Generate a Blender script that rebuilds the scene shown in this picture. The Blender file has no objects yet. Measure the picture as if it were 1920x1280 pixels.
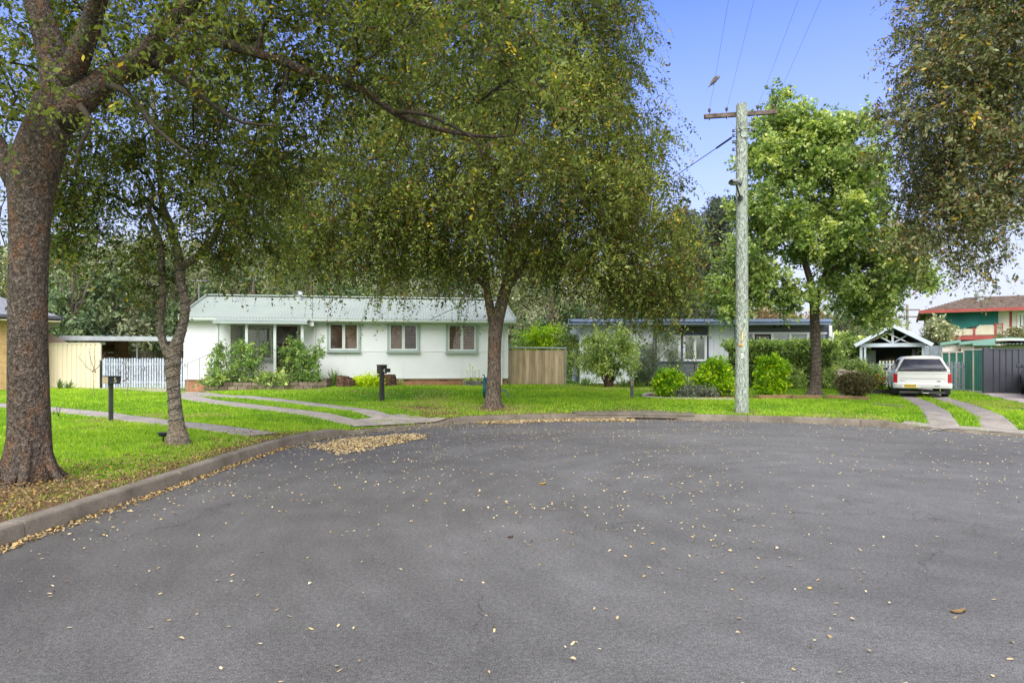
import bpy, math, random
import numpy as np
from mathutils import Vector
R = math.radians
rng = np.random.default_rng(11)
random.seed(11)
scene = bpy.context.scene
COL = scene.collection
CH, F, CX, HY = 1.45, 1280.0, 960.0, 680.0      # camera height; focal length, centre and horizon of the 1920x1280 photo

# ------------------------------------------------------------------ materials
def nodes(m):
    m.use_nodes = True
    nt = m.node_tree
    nt.nodes.clear()
    out = nt.nodes.new('ShaderNodeOutputMaterial')
    return nt, out
def N(nt, typ, **kw):
    n = nt.nodes.new(typ)
    for k, v in kw.items():
        if k in n.inputs.keys(): n.inputs[k].default_value = v
        else: setattr(n, k, v)
    return n
def ramp(nt, fac, stops):
    r = nt.nodes.new('ShaderNodeValToRGB')
    el = r.color_ramp.elements
    while len(el) < len(stops): el.new(0.5)
    for e, (p, c) in zip(el, stops):
        e.position = p; e.color = (*c, 1)
    if fac is not None: nt.links.new(fac, r.inputs[0])
    return r
def coords(nt, scale=(1, 1, 1), rot=(0, 0, 0)):
    tc = nt.nodes.new('ShaderNodeNewGeometry')
    mp = nt.nodes.new('ShaderNodeMapping')
    mp.inputs['Scale'].default_value = scale
    mp.inputs['Rotation'].default_value = rot
    nt.links.new(tc.outputs['Position'], mp.inputs['Vector'])
    return mp.outputs[0]
def noise(nt, vec, scale, detail=4, rough=0.6):
    n = N(nt, 'ShaderNodeTexNoise', Scale=scale, Detail=detail, Roughness=rough)
    nt.links.new(vec, n.inputs['Vector'])
    return n.outputs['Fac']
def mixc(nt, fac, a, b, mode='MIX'):
    m = nt.nodes.new('ShaderNodeMix'); m.data_type = 'RGBA'; m.blend_type = mode
    for sock, val in ((m.inputs[0], fac), (m.inputs[6], a), (m.inputs[7], b)):
        if hasattr(val, 'is_linked'): nt.links.new(val, sock)
        elif isinstance(val, tuple): sock.default_value = (*val, 1)
        else: sock.default_value = val
    return m.outputs[2]
def principled(nt, out, col, rough=0.7, spec=0.3, metal=0.0, coat=0.0, bump=None, bstr=0.2, bdist=0.02):
    p = N(nt, 'ShaderNodeBsdfPrincipled', Roughness=rough, Metallic=metal)
    p.inputs['Specular IOR Level'].default_value = spec
    p.inputs['Coat Weight'].default_value = coat
    if isinstance(col, tuple): p.inputs['Base Color'].default_value = (*col, 1)
    else: nt.links.new(col, p.inputs['Base Color'])
    if bump is not None:
        b = N(nt, 'ShaderNodeBump', Strength=bstr, Distance=bdist)
        nt.links.new(bump, b.inputs['Height']); nt.links.new(b.outputs[0], p.inputs['Normal'])
    nt.links.new(p.outputs[0], out.inputs[0])
    return p
def plain(name, c, rough=0.6, var=0.12, scale=3.0, spec=0.3, metal=0.0, coat=0.0, bump=0.0, bscale=40, stretch=(1, 1, 1), dirt=0.0):
    """painted or raw surface with blotchy tone variation, optional fine bump and grime low down"""
    m = bpy.data.materials.new(name); nt, out = nodes(m)
    v = coords(nt, stretch)
    f = noise(nt, v, scale, 6)
    d = tuple(x * (1 - var * 2.2) for x in c); l = tuple(min(1, x * (1 + var)) for x in c)
    r = ramp(nt, f, [(0.3, d), (0.7, l)])
    col = r.outputs[0]
    bm = noise(nt, v, bscale, 3) if bump else None
    principled(nt, out, col, rough, spec, metal, coat, bm, bump)
    return m
def tinted(name, stops, rough=0.7, grain=None, spec=0.25, bump=0.15):
    """colour picked per face by the 'tint' attribute, broken up by noise"""
    m = bpy.data.materials.new(name); nt, out = nodes(m)
    a = N(nt, 'ShaderNodeAttribute', attribute_name='tint')
    r = ramp(nt, a.outputs['Fac'], stops)
    v = coords(nt, grain or (1, 1, 1))
    f = noise(nt, v, 9.0, 6)
    g = ramp(nt, f, [(0.25, (0.55, 0.55, 0.55)), (0.7, (1.1, 1.1, 1.1))])
    col = mixc(nt, 1.0, r.outputs[0], g.outputs[0], 'MULTIPLY')
    principled(nt, out, col, rough, spec, 0, 0, f, bump)
    return m
def leafmat(name, stops, trans=0.35, rough=0.45, spec=0.35, tcol=(1.25, 1.25, 0.5)):
    m = bpy.data.materials.new(name); nt, out = nodes(m)
    a = N(nt, 'ShaderNodeAttribute', attribute_name='tint')
    r = ramp(nt, a.outputs['Fac'], stops)
    p = N(nt, 'ShaderNodeBsdfPrincipled', Roughness=rough)
    p.inputs['Specular IOR Level'].default_value = spec
    nt.links.new(r.outputs[0], p.inputs['Base Color'])
    t = N(nt, 'ShaderNodeBsdfTranslucent')
    tc = mixc(nt, 1.0, r.outputs[0], tcol, 'MULTIPLY')
    nt.links.new(tc, t.inputs[0])
    mx = N(nt, 'ShaderNodeMixShader'); mx.inputs[0].default_value = trans
    nt.links.new(p.outputs[0], mx.inputs[1]); nt.links.new(t.outputs[0], mx.inputs[2])
    nt.links.new(mx.outputs[0], out.inputs[0])
    return m
def glassmat(name, tint=(0.9, 0.95, 0.95), base=0.08):
    m = bpy.data.materials.new(name); nt, out = nodes(m)
    t = N(nt, 'ShaderNodeBsdfTransparent'); t.inputs[0].default_value = (*tint, 1)
    g = N(nt, 'ShaderNodeBsdfGlossy', Roughness=0.02)
    g.inputs[0].default_value = (1, 1, 1, 1)
    fr = N(nt, 'ShaderNodeFresnel', IOR=1.5)
    ad = N(nt, 'ShaderNodeMath', operation='ADD'); ad.inputs[1].default_value = base
    nt.links.new(fr.outputs[0], ad.inputs[0])
    mx = N(nt, 'ShaderNodeMixShader')
    nt.links.new(ad.outputs[0], mx.inputs[0]); nt.links.new(t.outputs[0], mx.inputs[1]); nt.links.new(g.outputs[0], mx.inputs[2])
    nt.links.new(mx.outputs[0], out.inputs[0])
    return m
def brickmat(name, c1, c2, mortar, bw=0.23, bh=0.076, rot=0.0, ms=0.012):
    m = bpy.data.materials.new(name); nt, out = nodes(m)
    tc = nt.nodes.new('ShaderNodeNewGeometry')
    sep = N(nt, 'ShaderNodeSeparateXYZ'); nt.links.new(tc.outputs['Position'], sep.inputs[0])
    mx = N(nt, 'ShaderNodeMath', operation='ADD')
    nt.links.new(sep.outputs[0], mx.inputs[0]); nt.links.new(sep.outputs[1], mx.inputs[1])
    cb = N(nt, 'ShaderNodeCombineXYZ')
    nt.links.new(mx.outputs[0], cb.inputs[0]); nt.links.new(sep.outputs[2], cb.inputs[1])
    b = N(nt, 'ShaderNodeTexBrick', Scale=1.0)
    b.inputs['Brick Width'].default_value = bw; b.inputs['Row Height'].default_value = bh
    b.inputs['Mortar Size'].default_value = ms; b.inputs['Color1'].default_value = (*c1, 1)
    b.inputs['Color2'].default_value = (*c2, 1); b.inputs['Mortar'].default_value = (*mortar, 1)
    nt.links.new(cb.outputs[0], b.inputs['Vector'])
    f = noise(nt, tc.outputs['Position'], 5.0, 5)
    g = ramp(nt, f, [(0.3, (0.7, 0.7, 0.7)), (0.7, (1.1, 1.1, 1.1))])
    col = mixc(nt, 1.0, b.outputs[0], g.outputs[0], 'MULTIPLY')
    principled(nt, out, col, 0.9, 0.15, bump=b.outputs['Fac'], bstr=-0.4)
    return m
def barkmat(name, dark, mid, light, patch, pscale=5.0, vs=0.45, pamt=0.5, vsc=34.0):
    m = bpy.data.materials.new(name); nt, out = nodes(m)
    v = coords(nt, (1, 1, vs))
    vo = N(nt, 'ShaderNodeTexVoronoi', Scale=vsc); vo.feature = 'F1'
    wv = N(nt, 'ShaderNodeMix', data_type='VECTOR'); wv.inputs[0].default_value = 0.05
    nz = N(nt, 'ShaderNodeTexNoise', Scale=14.0, Detail=3); nt.links.new(v, nz.inputs['Vector'])
    nt.links.new(v, wv.inputs[4]); nt.links.new(nz.outputs['Color'], wv.inputs[5])
    nt.links.new(wv.outputs[1], vo.inputs['Vector'])
    n1 = noise(nt, v, 30, 6, 0.7)
    base = ramp(nt, n1, [(0.3, dark), (0.52, mid), (0.72, light)])
    n2 = noise(nt, v, pscale, 5, 0.65)
    pm = ramp(nt, n2, [(0.5, (0, 0, 0)), (0.62, (pamt,) * 3)])
    n3 = N(nt, 'ShaderNodeSeparateColor'); nt.links.new(vo.outputs['Color'], n3.inputs[0])
    cell = ramp(nt, n3.outputs[0], [(0.0, (0.55, 0.55, 0.55)), (1.0, (1.35, 1.35, 1.35))])
    c = mixc(nt, pm.outputs[0], base.outputs[0], patch)
    c = mixc(nt, 1.0, c, cell.outputs[0], 'MULTIPLY')
    ad = N(nt, 'ShaderNodeMath', operation='ADD'); nt.links.new(n1, ad.inputs[0]); nt.links.new(vo.outputs['Distance'], ad.inputs[1])
    principled(nt, out, c, 0.9, 0.15, bump=ad.outputs[0], bstr=0.8, bdist=0.03)
    return m

# ------------------------------------------------------------------ mesh collecting
SPLIT = {'post', 'brace', 'barge_board', 'downpipe', 'pole', 'rail', 'front_step', 'trim', 'gutter', 'fascia', 'eave', 'flower', 'latch', 'porch_gutter', 'trailer_wheel', 'cable_loop', 'balcony_floor', 'side_slat'}
class MB:
    def __init__(s): s.v = []; s.f = []; s.t = []; s.m = []
    def quad(s, pts, tint=0.5, mi=0):
        n = len(s.v); s.v += [tuple(p) for p in pts]; s.f.append(tuple(range(n, n + len(pts)))); s.t.append(tint); s.m.append(mi)
    def box8(s, p, tint=0.5, mi=0):
        n = len(s.v); s.v += [tuple(q) for q in p]
        for f in ((0, 3, 2, 1), (4, 5, 6, 7), (0, 1, 5, 4), (1, 2, 6, 5), (2, 3, 7, 6), (3, 0, 4, 7)):
            s.f.append(tuple(n + i for i in f)); s.t.append(tint); s.m.append(mi)
    def box(s, x0, x1, y0, y1, z0, z1, T=None, tint=0.5, mi=0):
        p = [(x0, y0, z0), (x1, y0, z0), (x1, y1, z0), (x0, y1, z0), (x0, y0, z1), (x1, y0, z1), (x1, y1, z1), (x0, y1, z1)]
        if T: p = [T(*q) for q in p]
        s.box8(p, tint, mi)
    def beam(s, a, b, w, h, tint=0.5, mi=0, up=(0, 0, 1)):
        a = Vector(a); b = Vector(b); d = (b - a).normalized(); up = Vector(up)
        if abs(d.dot(up)) > 0.98: up = Vector((0, 1, 0))
        x = d.cross(up).normalized() * (w / 2); z = x.cross(d).normalized() * (h / 2)
        s.box8([a - x - z, a + x - z, b + x - z, b - x - z, a - x + z, a + x + z, b + x + z, b - x + z], tint, mi)
    def tube(s, pts, rad, n=8, cap=True, tint=0.5, mi=0, squash=None, lump=0.0):
        pts = [Vector(p) for p in pts]
        if not hasattr(rad, '__len__'): rad = [rad] * len(pts)
        base = len(s.v); ref = None
        for i, p in enumerate(pts):
            d = (pts[min(i + 1, len(pts) - 1)] - pts[max(i - 1, 0)])
            d = d.normalized() if d.length > 1e-9 else Vector((0, 0, 1))
            if ref is None:
                ref = d.orthogonal().normalized() if abs(d.z) < 0.9 else Vector((1, 0, 0))
            ref = (ref - d * ref.dot(d)); ref = ref.normalized() if ref.length > 1e-6 else d.orthogonal().normalized()
            b = d.cross(ref)
            for k in range(n):
                a = 2 * math.pi * k / n
                rr = rad[i] * (1 + lump * (math.sin(3 * a + i * .23) * .5 + math.sin(5 * a + 1.3 + i * .11) * .35 + random.uniform(-.4, .4)))
                s.v.append(tuple(p + (ref * math.cos(a) + b * math.sin(a)) * rr))
        for i in range(len(pts) - 1):
            for k in range(n):
                k2 = (k + 1) % n
                s.f.append((base + i * n + k, base + i * n + k2, base + (i + 1) * n + k2, base + (i + 1) * n + k)); s.t.append(tint); s.m.append(mi)
        if cap:
            s.f.append(tuple(base + k for k in reversed(range(n)))); s.t.append(tint); s.m.append(mi)
            e = base + (len(pts) - 1) * n
            s.f.append(tuple(e + k for k in range(n))); s.t.append(tint); s.m.append(mi)
    def lathe(s, o, prof, n=16, axis=(0, 0, 1), tint=0.5, mi=0):
        a = Vector(axis).normalized(); o = Vector(o)
        s.tube([o + a * h for r, h in prof], [max(r, 1e-4) for r, h in prof], n, True, tint, mi)
    def prism(s, poly, T, v0, v1, tint=0.5, mi=0):
        """polygon in (u, z), extruded along v"""
        n = len(s.v); k = len(poly)
        s.v += [tuple(T(u, v0, z)) for u, z in poly] + [tuple(T(u, v1, z)) for u, z in poly]
        s.f.append(tuple(n + i for i in range(k))); s.f.append(tuple(n + k + i for i in reversed(range(k))))
        for i in range(k): s.f.append((n + i, n + k + i, n + k + (i + 1) % k, n + (i + 1) % k))
        s.t += [tint] * (k + 2); s.m += [mi] * (k + 2)
    def grid(s, P, tint=0.5, mi=0):
        """P[i][j] points"""
        n = len(s.v); a = len(P); b = len(P[0])
        for row in P: s.v += [tuple(p) for p in row]
        for i in range(a - 1):
            for j in range(b - 1):
                s.f.append((n + i * b + j, n + i * b + j + 1, n + (i + 1) * b + j + 1, n + (i + 1) * b + j)); s.t.append(tint); s.m.append(mi)
    def pieces(s):
        p = list(range(len(s.v)))
        def f(a):
            while p[a] != a: p[a] = p[p[a]]; a = p[a]
            return a
        for fc in s.f:
            for b in fc[1:]:
                x, y = f(fc[0]), f(b)
                if x != y: p[x] = y
        out = {}
        for i, fc in enumerate(s.f): out.setdefault(f(fc[0]), []).append(i)
        res = []
        for ids in out.values():
            q = MB(); mp = {}
            for i in ids:
                for k in s.f[i]:
                    if k not in mp: mp[k] = len(q.v); q.v.append(s.v[k])
                q.f.append(tuple(mp[k] for k in s.f[i])); q.t.append(s.t[i]); q.m.append(s.m[i])
            res.append(q)
        return res
    def build(s, name, mat, parent=None, smooth=False, bevel=0.0, loc=None, auto=None):
        if name in SPLIT and parent:
            ps = s.pieces()
            if len(ps) > 1: return [q.build(name, mat, parent, smooth, bevel, loc, auto) if True else None for q in ps][0]
        o0 = origin(parent) if parent else Vector(loc or (0, 0, 0))
        me = bpy.data.meshes.new(name)
        me.from_pydata([(x - o0.x, y - o0.y, z - o0.z) for x, y, z in s.v], [], s.f)
        mats = mat if isinstance(mat, (list, tuple)) else [mat]
        for m in mats: me.materials.append(m)
        if len(mats) > 1: me.polygons.foreach_set('material_index', s.m)
        at = me.attributes.new('tint', 'FLOAT', 'FACE'); at.data.foreach_set('value', s.t)
        if smooth: me.polygons.foreach_set('use_smooth', [True] * len(s.f))
        import bmesh
        bm = bmesh.new(); bm.from_mesh(me); bmesh.ops.recalc_face_normals(bm, faces=bm.faces); bm.to_mesh(me); bm.free()
        if auto is not None: me.set_sharp_from_angle(angle=R(auto))
        me.update()
        o = bpy.data.objects.new(name, me); COL.objects.link(o)
        if parent: o.parent = parent
        else: o.location = o0
        if bevel:
            b = o.modifiers.new('edge', 'BEVEL'); b.width = bevel; b.segments = 2; b.limit_method = 'ANGLE'
        return o
def origin(o):
    v = Vector(o.location)
    while o.parent: o = o.parent; v += o.location
    return v
def npmesh(name, V, Fc, mat, parent=None, tint=None, smooth=False, loc=None):
    o0 = origin(parent) if parent else Vector(loc or (0, 0, 0))
    V = (V - np.array(o0)[None, :]).astype(np.float32); k = Fc.shape[1]; n = len(Fc)
    me = bpy.data.meshes.new(name)
    me.vertices.add(len(V)); me.vertices.foreach_set('co', V.ravel())
    me.loops.add(n * k); me.loops.foreach_set('vertex_index', Fc.astype(np.int32).ravel())
    me.polygons.add(n); me.polygons.foreach_set('loop_start', np.arange(0, n * k, k, dtype=np.int32))
    me.materials.append(mat)
    if tint is not None:
        me.attributes.new('tint', 'FLOAT', 'FACE').data.foreach_set('value', tint.astype(np.float32))
    if smooth: me.polygons.foreach_set('use_smooth', np.ones(n, dtype=bool))
    me.update(calc_edges=True)
    o = bpy.data.objects.new(name, me); COL.objects.link(o)
    if parent: o.parent = parent
    else: o.location = o0
    return o
def tag(o, label=None, cat=None, group=None, kind=None):
    if label: o['label'] = label
    if cat: o['category'] = cat
    if group: o['group'] = group
    if kind: o['kind'] = kind
    return o
def thing(name, label, cat, loc, group=None):
    o = bpy.data.objects.new(name, None); COL.objects.link(o); o.location = loc
    o.empty_display_size = 0.2
    return tag(o, label, cat, group)
def copy_tree(o, parent=None):
    c = o.copy(); COL.objects.link(c)
    if parent: c.parent = parent
    for ch in list(o.children): copy_tree(ch, c)
    return c
def text(s, size, T, mat, name, parent, depth=0.004):
    """lettering: T maps (x, y) of the text to a world point"""
    cu = bpy.data.curves.new('lettering', 'FONT'); cu.body = s; cu.size = size; cu.align_x = 'CENTER'; cu.align_y = 'CENTER'; cu.offset = size * 0.012
    o = bpy.data.objects.new('lettering', cu); COL.objects.link(o)
    dg = bpy.context.evaluated_depsgraph_get(); me = o.evaluated_get(dg).to_mesh()
    mb = MB(); mb.v = [tuple(T(v.co.x, v.co.y)) for v in me.vertices]; mb.f = [tuple(p.vertices) for p in me.polygons]
    mb.t = [0.5] * len(mb.f); mb.m = [0] * len(mb.f)
    o.evaluated_get(dg).to_mesh_clear(); bpy.data.objects.remove(o); bpy.data.curves.remove(cu)
    return mb.build(name, mat, parent)

# ------------------------------------------------------------------ terrain
def catmull(P, step):
    P = [np.array(p, float) for p in P]; P = [2 * P[0] - P[1]] + P + [2 * P[-1] - P[-2]]
    out = []
    for i in range(1, len(P) - 2):
        p0, p1, p2, p3 = P[i - 1], P[i], P[i + 1], P[i + 2]
        k = max(2, int(np.linalg.norm(p2 - p1) / step))
        for j in range(k):
            t = j / k
            out.append(0.5 * ((2 * p1) + (p2 - p0) * t + (2 * p0 - 5 * p1 + 4 * p2 - p3) * t * t + (3 * p1 - p0 - 3 * p2 + p3) * t ** 3))
    out.append(P[-2]); return np.array(out)
KC = catmull([(-3.95, -4), (-3.97, 0), (-4.0, 3), (-4.02, 5.8), (-3.98, 7.8), (-3.98, 10), (-3.85, 12.2), (-3.3, 13.9), (-2.35, 15.2), (-1.4, 16.15), (-.4, 16.95),
              (1.85, 17.6), (3.8, 17.45), (5.8, 16.95), (7.2, 16.35), (8.5, 15.4), (9.4, 14.3), (10.2, 13.1), (10.9, 11.5), (11.4, 9), (11.6, 5), (11.6, 0), (11.6, -4)], 0.2)
for _ in range(6): KC[1:-1] = 0.25 * KC[:-2] + 0.5 * KC[1:-1] + 0.25 * KC[2:]
KC = np.vstack([[(-3.95, -300), (-3.95, -100), (-3.95, -40), (-3.95, -15)], KC, [(11.6, -15), (11.6, -40), (11.6, -100), (11.6, -300)]])
tg = np.gradient(KC, axis=0); tg /= np.linalg.norm(tg, axis=1)[:, None]
KN = np.stack([-tg[:, 1], tg[:, 0]], 1)            # outward normal (left of travel direction)
def sstep(a, b, x):
    t = np.clip((x - a) / (b - a), 0, 1); return t * t * (3 - 2 * t)
def kerb_height(P):
    x, y = P[:, 0], P[:, 1]
    h = np.full(len(P), 0.14)
    m = sstep(-3.55, -3.15, x) * (1 - sstep(-1.75, -1.2, x)) * (y > 10)
    m2 = sstep(8.3, 9.0, x) * (1 - sstep(11.2, 11.5, x)) * (y > 6)
    return h - 0.105 * np.maximum(m, m2)
KH = kerb_height(KC)
SP = np.array([(-5.2, 7.4, .2), (-8.5, 14.5, .2), (-5.25, 10.7, .2), (-12, 8, .25), (-14, 14, .25), (-17, 27.8, .41), (-14.8, 27, .42), (-12.5, 25.5, .36),
               (-0.1, 27.8, .53), (-4.8, 26.6, .50), (1, 28.5, .52), (-6.3, 25.2, .56), (-4.7, 25.6, .60), (-7.6, 24.9, .44), (-3.9, 21.3, .25), (-.5, 18.8, .2), (3.8, 21.6, .3), (2, 25, .42), (7, 32, .5),
               (8, 23, .36), (11, 24, .3), (11, 28, .48), (13.6, 23.6, .21), (16.5, 23.6, .21), (15.5, 29, .36), (19.5, 26.5, .24), (20, 20, .18), (6, 17.9, .19), (-20, 20, .35), (0, 45, .6), (-30, 45, .6),
               (30, 45, .5), (0, 80, .6), (-60, 20, .4), (60, 20, .3), (0, 150, .6), (-8, 0, .2), (16, 5, .2)])
def field(x, y):
    out = np.zeros(len(x))
    for i in range(0, len(x), 20000):
        q = slice(i, i + 20000)
        d2 = (x[q, None] - SP[None, :, 0]) ** 2 + (y[q, None] - SP[None, :, 1]) ** 2
        w = 1 / (d2 + 0.6) ** 1.6
        out[q] = (w * SP[None, :, 2]).sum(1) / w.sum(1)
    return out
def kdist(x, y):
    """signed distance from the kerb face (positive outside the road) and the kerb height there"""
    D = np.zeros(len(x)); H = np.zeros(len(x)); K = KC.astype(np.float32)
    for i in range(0, len(x), 20000):
        q = slice(i, i + 20000)
        dx = x[q, None].astype(np.float32) - K[None, :, 0]; dy = y[q, None].astype(np.float32) - K[None, :, 1]
        d2 = dx * dx + dy * dy; j = d2.argmin(1); r = np.arange(len(j))
        D[q] = dx[r, j] * KN[j, 0] + dy[r, j] * KN[j, 1]
        far = np.abs(D[q]) < 0.999 * np.sqrt(d2[r, j])
        D[q] = np.where(far & (D[q] > 0), np.sqrt(d2[r, j]), D[q]); H[q] = KH[j]
    return D, H
def hgtv(x, y):
    x = np.asarray(x, float); y = np.asarray(y, float)
    d, h = kdist(x, y)
    s = sstep(0.1, 2.2, d)
    z = h + (field(x, y) - h) * s
    return np.where(d > -0.01, z, 0.0)
def hgt(x, y): return float(hgtv(np.array([x]), np.array([y]))[0])
def G(px, py, dz=0.0):
    """where the line of sight through a photo pixel meets the ground"""
    z = 0.25
    for _ in range(12):
        Y = (CH - z) * F / max(py - HY, 1); X = (px - CX) / F * Y
        z = 0.5 * z + 0.5 * hgt(X, Y)
    return Vector((X, Y, hgt(X, Y) + dz))
def P(px, py, Y): return Vector(((px - CX) / F * Y, Y, CH + (HY - py) / F * Y))
def on(x, y, dz=0.0): return Vector((x, y, hgt(x, y) + dz))
class Fr:
    """a facade's frame: u along the front from A to B, v into the house, z up"""
    def __init__(s, A, B):
        s.a = np.array(A, float); e = np.array(B, float) - s.a; s.L = np.linalg.norm(e); s.ex = e / s.L; s.ey = np.array([-s.ex[1], s.ex[0]])
    def u(s, px, v=0.0):
        k = (px - CX) / F; a = s.a + v * s.ey
        return (k * a[1] - a[0]) / (s.ex[0] - k * s.ex[1])
    def z(s, py, u, v=0.0): return CH + (HY - py) / F * (s.a[1] + v * s.ey[1] + u * s.ex[1])
    def w(s, u, v, z):
        p = s.a + u * s.ex + v * s.ey; return Vector((p[0], p[1], z))
    def rect(s, x0, y0, x1, y1, v=0.0):
        u0, u1 = s.u(x0, v), s.u(x1, v); um = (u0 + u1) / 2
        return u0, u1, s.z(y1, um, v), s.z(y0, um, v)
    def box(s, mb, u0, u1, v0, v1, z0, z1, tint=0.5, mi=0): mb.box(u0, u1, v0, v1, z0, z1, s.w, tint, mi)

# ------------------------------------------------------------------ plants
def blob(px, py, Y, rx, ry, rz, w=1.0):
    c = P(px, py, Y); return (np.array(c), np.array([rx / F * Y, ry, rz / F * Y]), w)
def sample_blobs(blobs, n, shell=2.0):
    wt = np.array([b[1].prod() ** (2 / 3) * b[2] for b in blobs]); wt /= wt.sum()
    k = rng.choice(len(blobs), n, p=wt)
    d = rng.normal(size=(n, 3)); d /= np.linalg.norm(d, axis=1)[:, None]
    r = rng.random(n) ** (1 / (3 * shell) * 1.5)
    c = np.array([b[0] for b in blobs])[k]; rr = np.array([b[1] for b in blobs])[k]
    return c + d * rr * r[:, None], c, rr
def grow(paths, anchors, zmin, seg=0.5, rtwig=0.011, lift=0.12, jig=0.12, expo=0.47):
    """boughs from the given limbs out to every anchor; returns tubes and the tip directions"""
    pos, rad, path_tubes, parent, cnt = [], [], [], [], []
    for pts, rr in paths:
        pts = np.array([tuple(p) for p in pts], float)
        for i in range(len(pts) - 1):
            k = max(1, int(np.linalg.norm(pts[i + 1] - pts[i]) / 0.25))
            for j in range(k):
                t = j / k; pos.append(pts[i] * (1 - t) + pts[i + 1] * t); rad.append(rr[i] * (1 - t) + rr[i + 1] * t); parent.append(-1)
        pos.append(pts[-1]); rad.append(rr[-1]); parent.append(-1)
    nfix = len(pos); cap = 4000 + nfix + len(anchors) * 12
    A = np.zeros((cap, 3)); A[:nfix] = pos; n = nfix
    ok = np.zeros(cap, bool); ok[:nfix] = A[:nfix, 2] > zmin
    d0 = np.array([np.linalg.norm(A[:nfix][ok[:nfix]] - a, axis=1).min() for a in anchors])
    tips = np.zeros((len(anchors), 3)); lines = []
    for ai in np.argsort(d0):
        a = anchors[ai]
        d = np.linalg.norm(A[:n] - a, axis=1) + np.where(ok[:n], 0, 1e6)
        j = int(d.argmin()); L = d[j]; p0 = A[j]
        k = max(2, int(L / seg) + 1)
        mid = (p0 + a) / 2 + np.array([0, 0, lift * L]) + rng.normal(size=3) * jig * L
        idx = [j]; last = j
        for q in range(1, k + 1):
            t = q / k; p = p0 * (1 - t) ** 2 + 2 * mid * t * (1 - t) + a * t * t
            A[n] = p; ok[n] = True; parent.append(last); last = n; idx.append(n); n += 1
        tips[ai] = (A[last] - A[idx[-2]]) / max(1e-6, np.linalg.norm(A[last] - A[idx[-2]])); lines.append(idx)
    cnt = np.zeros(n)
    for idx in lines: cnt[idx[-1]] += 1
    for i in range(n - 1, nfix - 1, -1):
        if parent[i] >= 0: cnt[parent[i]] += cnt[i]
    mb = MB()
    for idx in lines:
        pts = [A[i] for i in idx]; rr = [rtwig * max(1, cnt[i]) ** expo for i in idx]; rr[0] = min(rr[1] * 1.15, rad[idx[0]] * .8 if idx[0] < nfix else rr[0])
        mb.tube(pts, rr, 6 if rr[1] > .03 else 4, False)
    inner = A[nfix:n]
    return mb, tips, inner
def leaves(E, D, per, tl, nl, ll, lw, droop=0.5, spread=1.0, tmean=0.4, tsd=0.13, rare=0.03, clump=0.08, out=None, flat=0.5, brown=0.0, twigs=False, jit=0.1):
    """leafy twigs at the points E: quads, tints and (optionally) ribbon twigs"""
    T = len(E) * per
    e = np.repeat(E, per, 0) + rng.normal(size=(T, 3)) * jit; d = np.repeat(D, per, 0) * 0.6 + rng.normal(size=(T, 3)) * spread
    d /= np.linalg.norm(d, axis=1)[:, None]
    L = tl * rng.uniform(0.55, 1.3, T)
    t = (np.arange(nl) + 0.5) / nl
    pos = e[:, None] + d[:, None] * (L[:, None] * t)[..., None]
    pos[..., 2] -= (droop * L[:, None] * t ** 2)
    tan = d[:, None] + np.zeros((1, nl, 1)); tan[..., 2] -= droop * 2 * t
    tan = tan / np.linalg.norm(tan, axis=2)[..., None]
    rv = rng.normal(size=(T, 1, 3)); side = np.cross(tan, rv + np.zeros_like(tan)); side /= np.linalg.norm(side, axis=2)[..., None] + 1e-9
    alt = np.where(np.arange(nl) % 2, 1, -1)[None, :, None]
    ax = tan * 0.55 + side * alt + rng.normal(size=pos.shape) * 0.35; ax[..., 2] -= 0.25 * droop
    ax /= np.linalg.norm(ax, axis=2)[..., None]
    up = rng.normal(size=pos.shape) * (1 - flat); up[..., 2] += flat
    wv = np.cross(ax, up); wv /= np.linalg.norm(wv, axis=2)[..., None] + 1e-9
    sz = np.clip(rng.lognormal(-.08, .32, pos.shape[:2]), .4, 1.7)[..., None]
    a, w = ax * ll * sz, wv * lw * sz * 0.5
    b = pos + rng.normal(size=pos.shape) * ll * 0.25
    V = np.stack([b, b + a * 0.45 + w, b + a, b + a * 0.45 - w], 2).reshape(-1, 3)
    n = T * nl
    Fc = np.arange(n * 4).reshape(-1, 4)
    ti = tmean + rng.normal(size=n) * tsd + np.repeat(np.repeat(rng.normal(size=len(E)) * clump, per), nl)
    ti = ti + np.repeat(rng.normal(size=T) * clump * .8, nl)
    ti = np.clip(ti, 0.02, 0.80)
    # yellowing comes in twigs as well as in single leaves
    yt = np.repeat(rng.random(T) < rare * 0.5, nl) & (rng.random(n) < 0.7)
    ti = np.where((rng.random(n) < rare * 0.5) | yt, rng.uniform(0.86, 1.0, n), ti)
    bt = rng.random(n) < brown; ti = np.where(bt & (ti < .81), rng.uniform(.82, .845, n), ti)
    if twigs:
        tt = np.linspace(0, 1, 5); tp = e[:, None] + d[:, None] * (L[:, None] * tt)[..., None]; tp[..., 2] -= droop * L[:, None] * tt ** 2
        return V, Fc, ti, tp
    return V, Fc, ti
def ribbons(tp, w):
    """twigs as slim three-sided stems"""
    T, k, _ = tp.shape
    o = np.array([(1, 0, 0), (-.5, .87, 0), (-.5, -.87, .3)]) * w
    taper = np.linspace(1, .35, k)[None, :, None, None]
    V = (tp[:, :, None, :] + o[None, None] * taper).reshape(-1, 3)
    b = (np.arange(T)[:, None, None] * k + np.arange(k - 1)[None, :, None]) * 3 + np.arange(3)[None, None, :]
    b2 = (np.arange(T)[:, None, None] * k + np.arange(k - 1)[None, :, None]) * 3 + (np.arange(3)[None, None, :] + 1) % 3
    Fc = np.stack([b, b2, b2 + 3, b + 3], -1).reshape(-1, 4)
    return V, Fc
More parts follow.
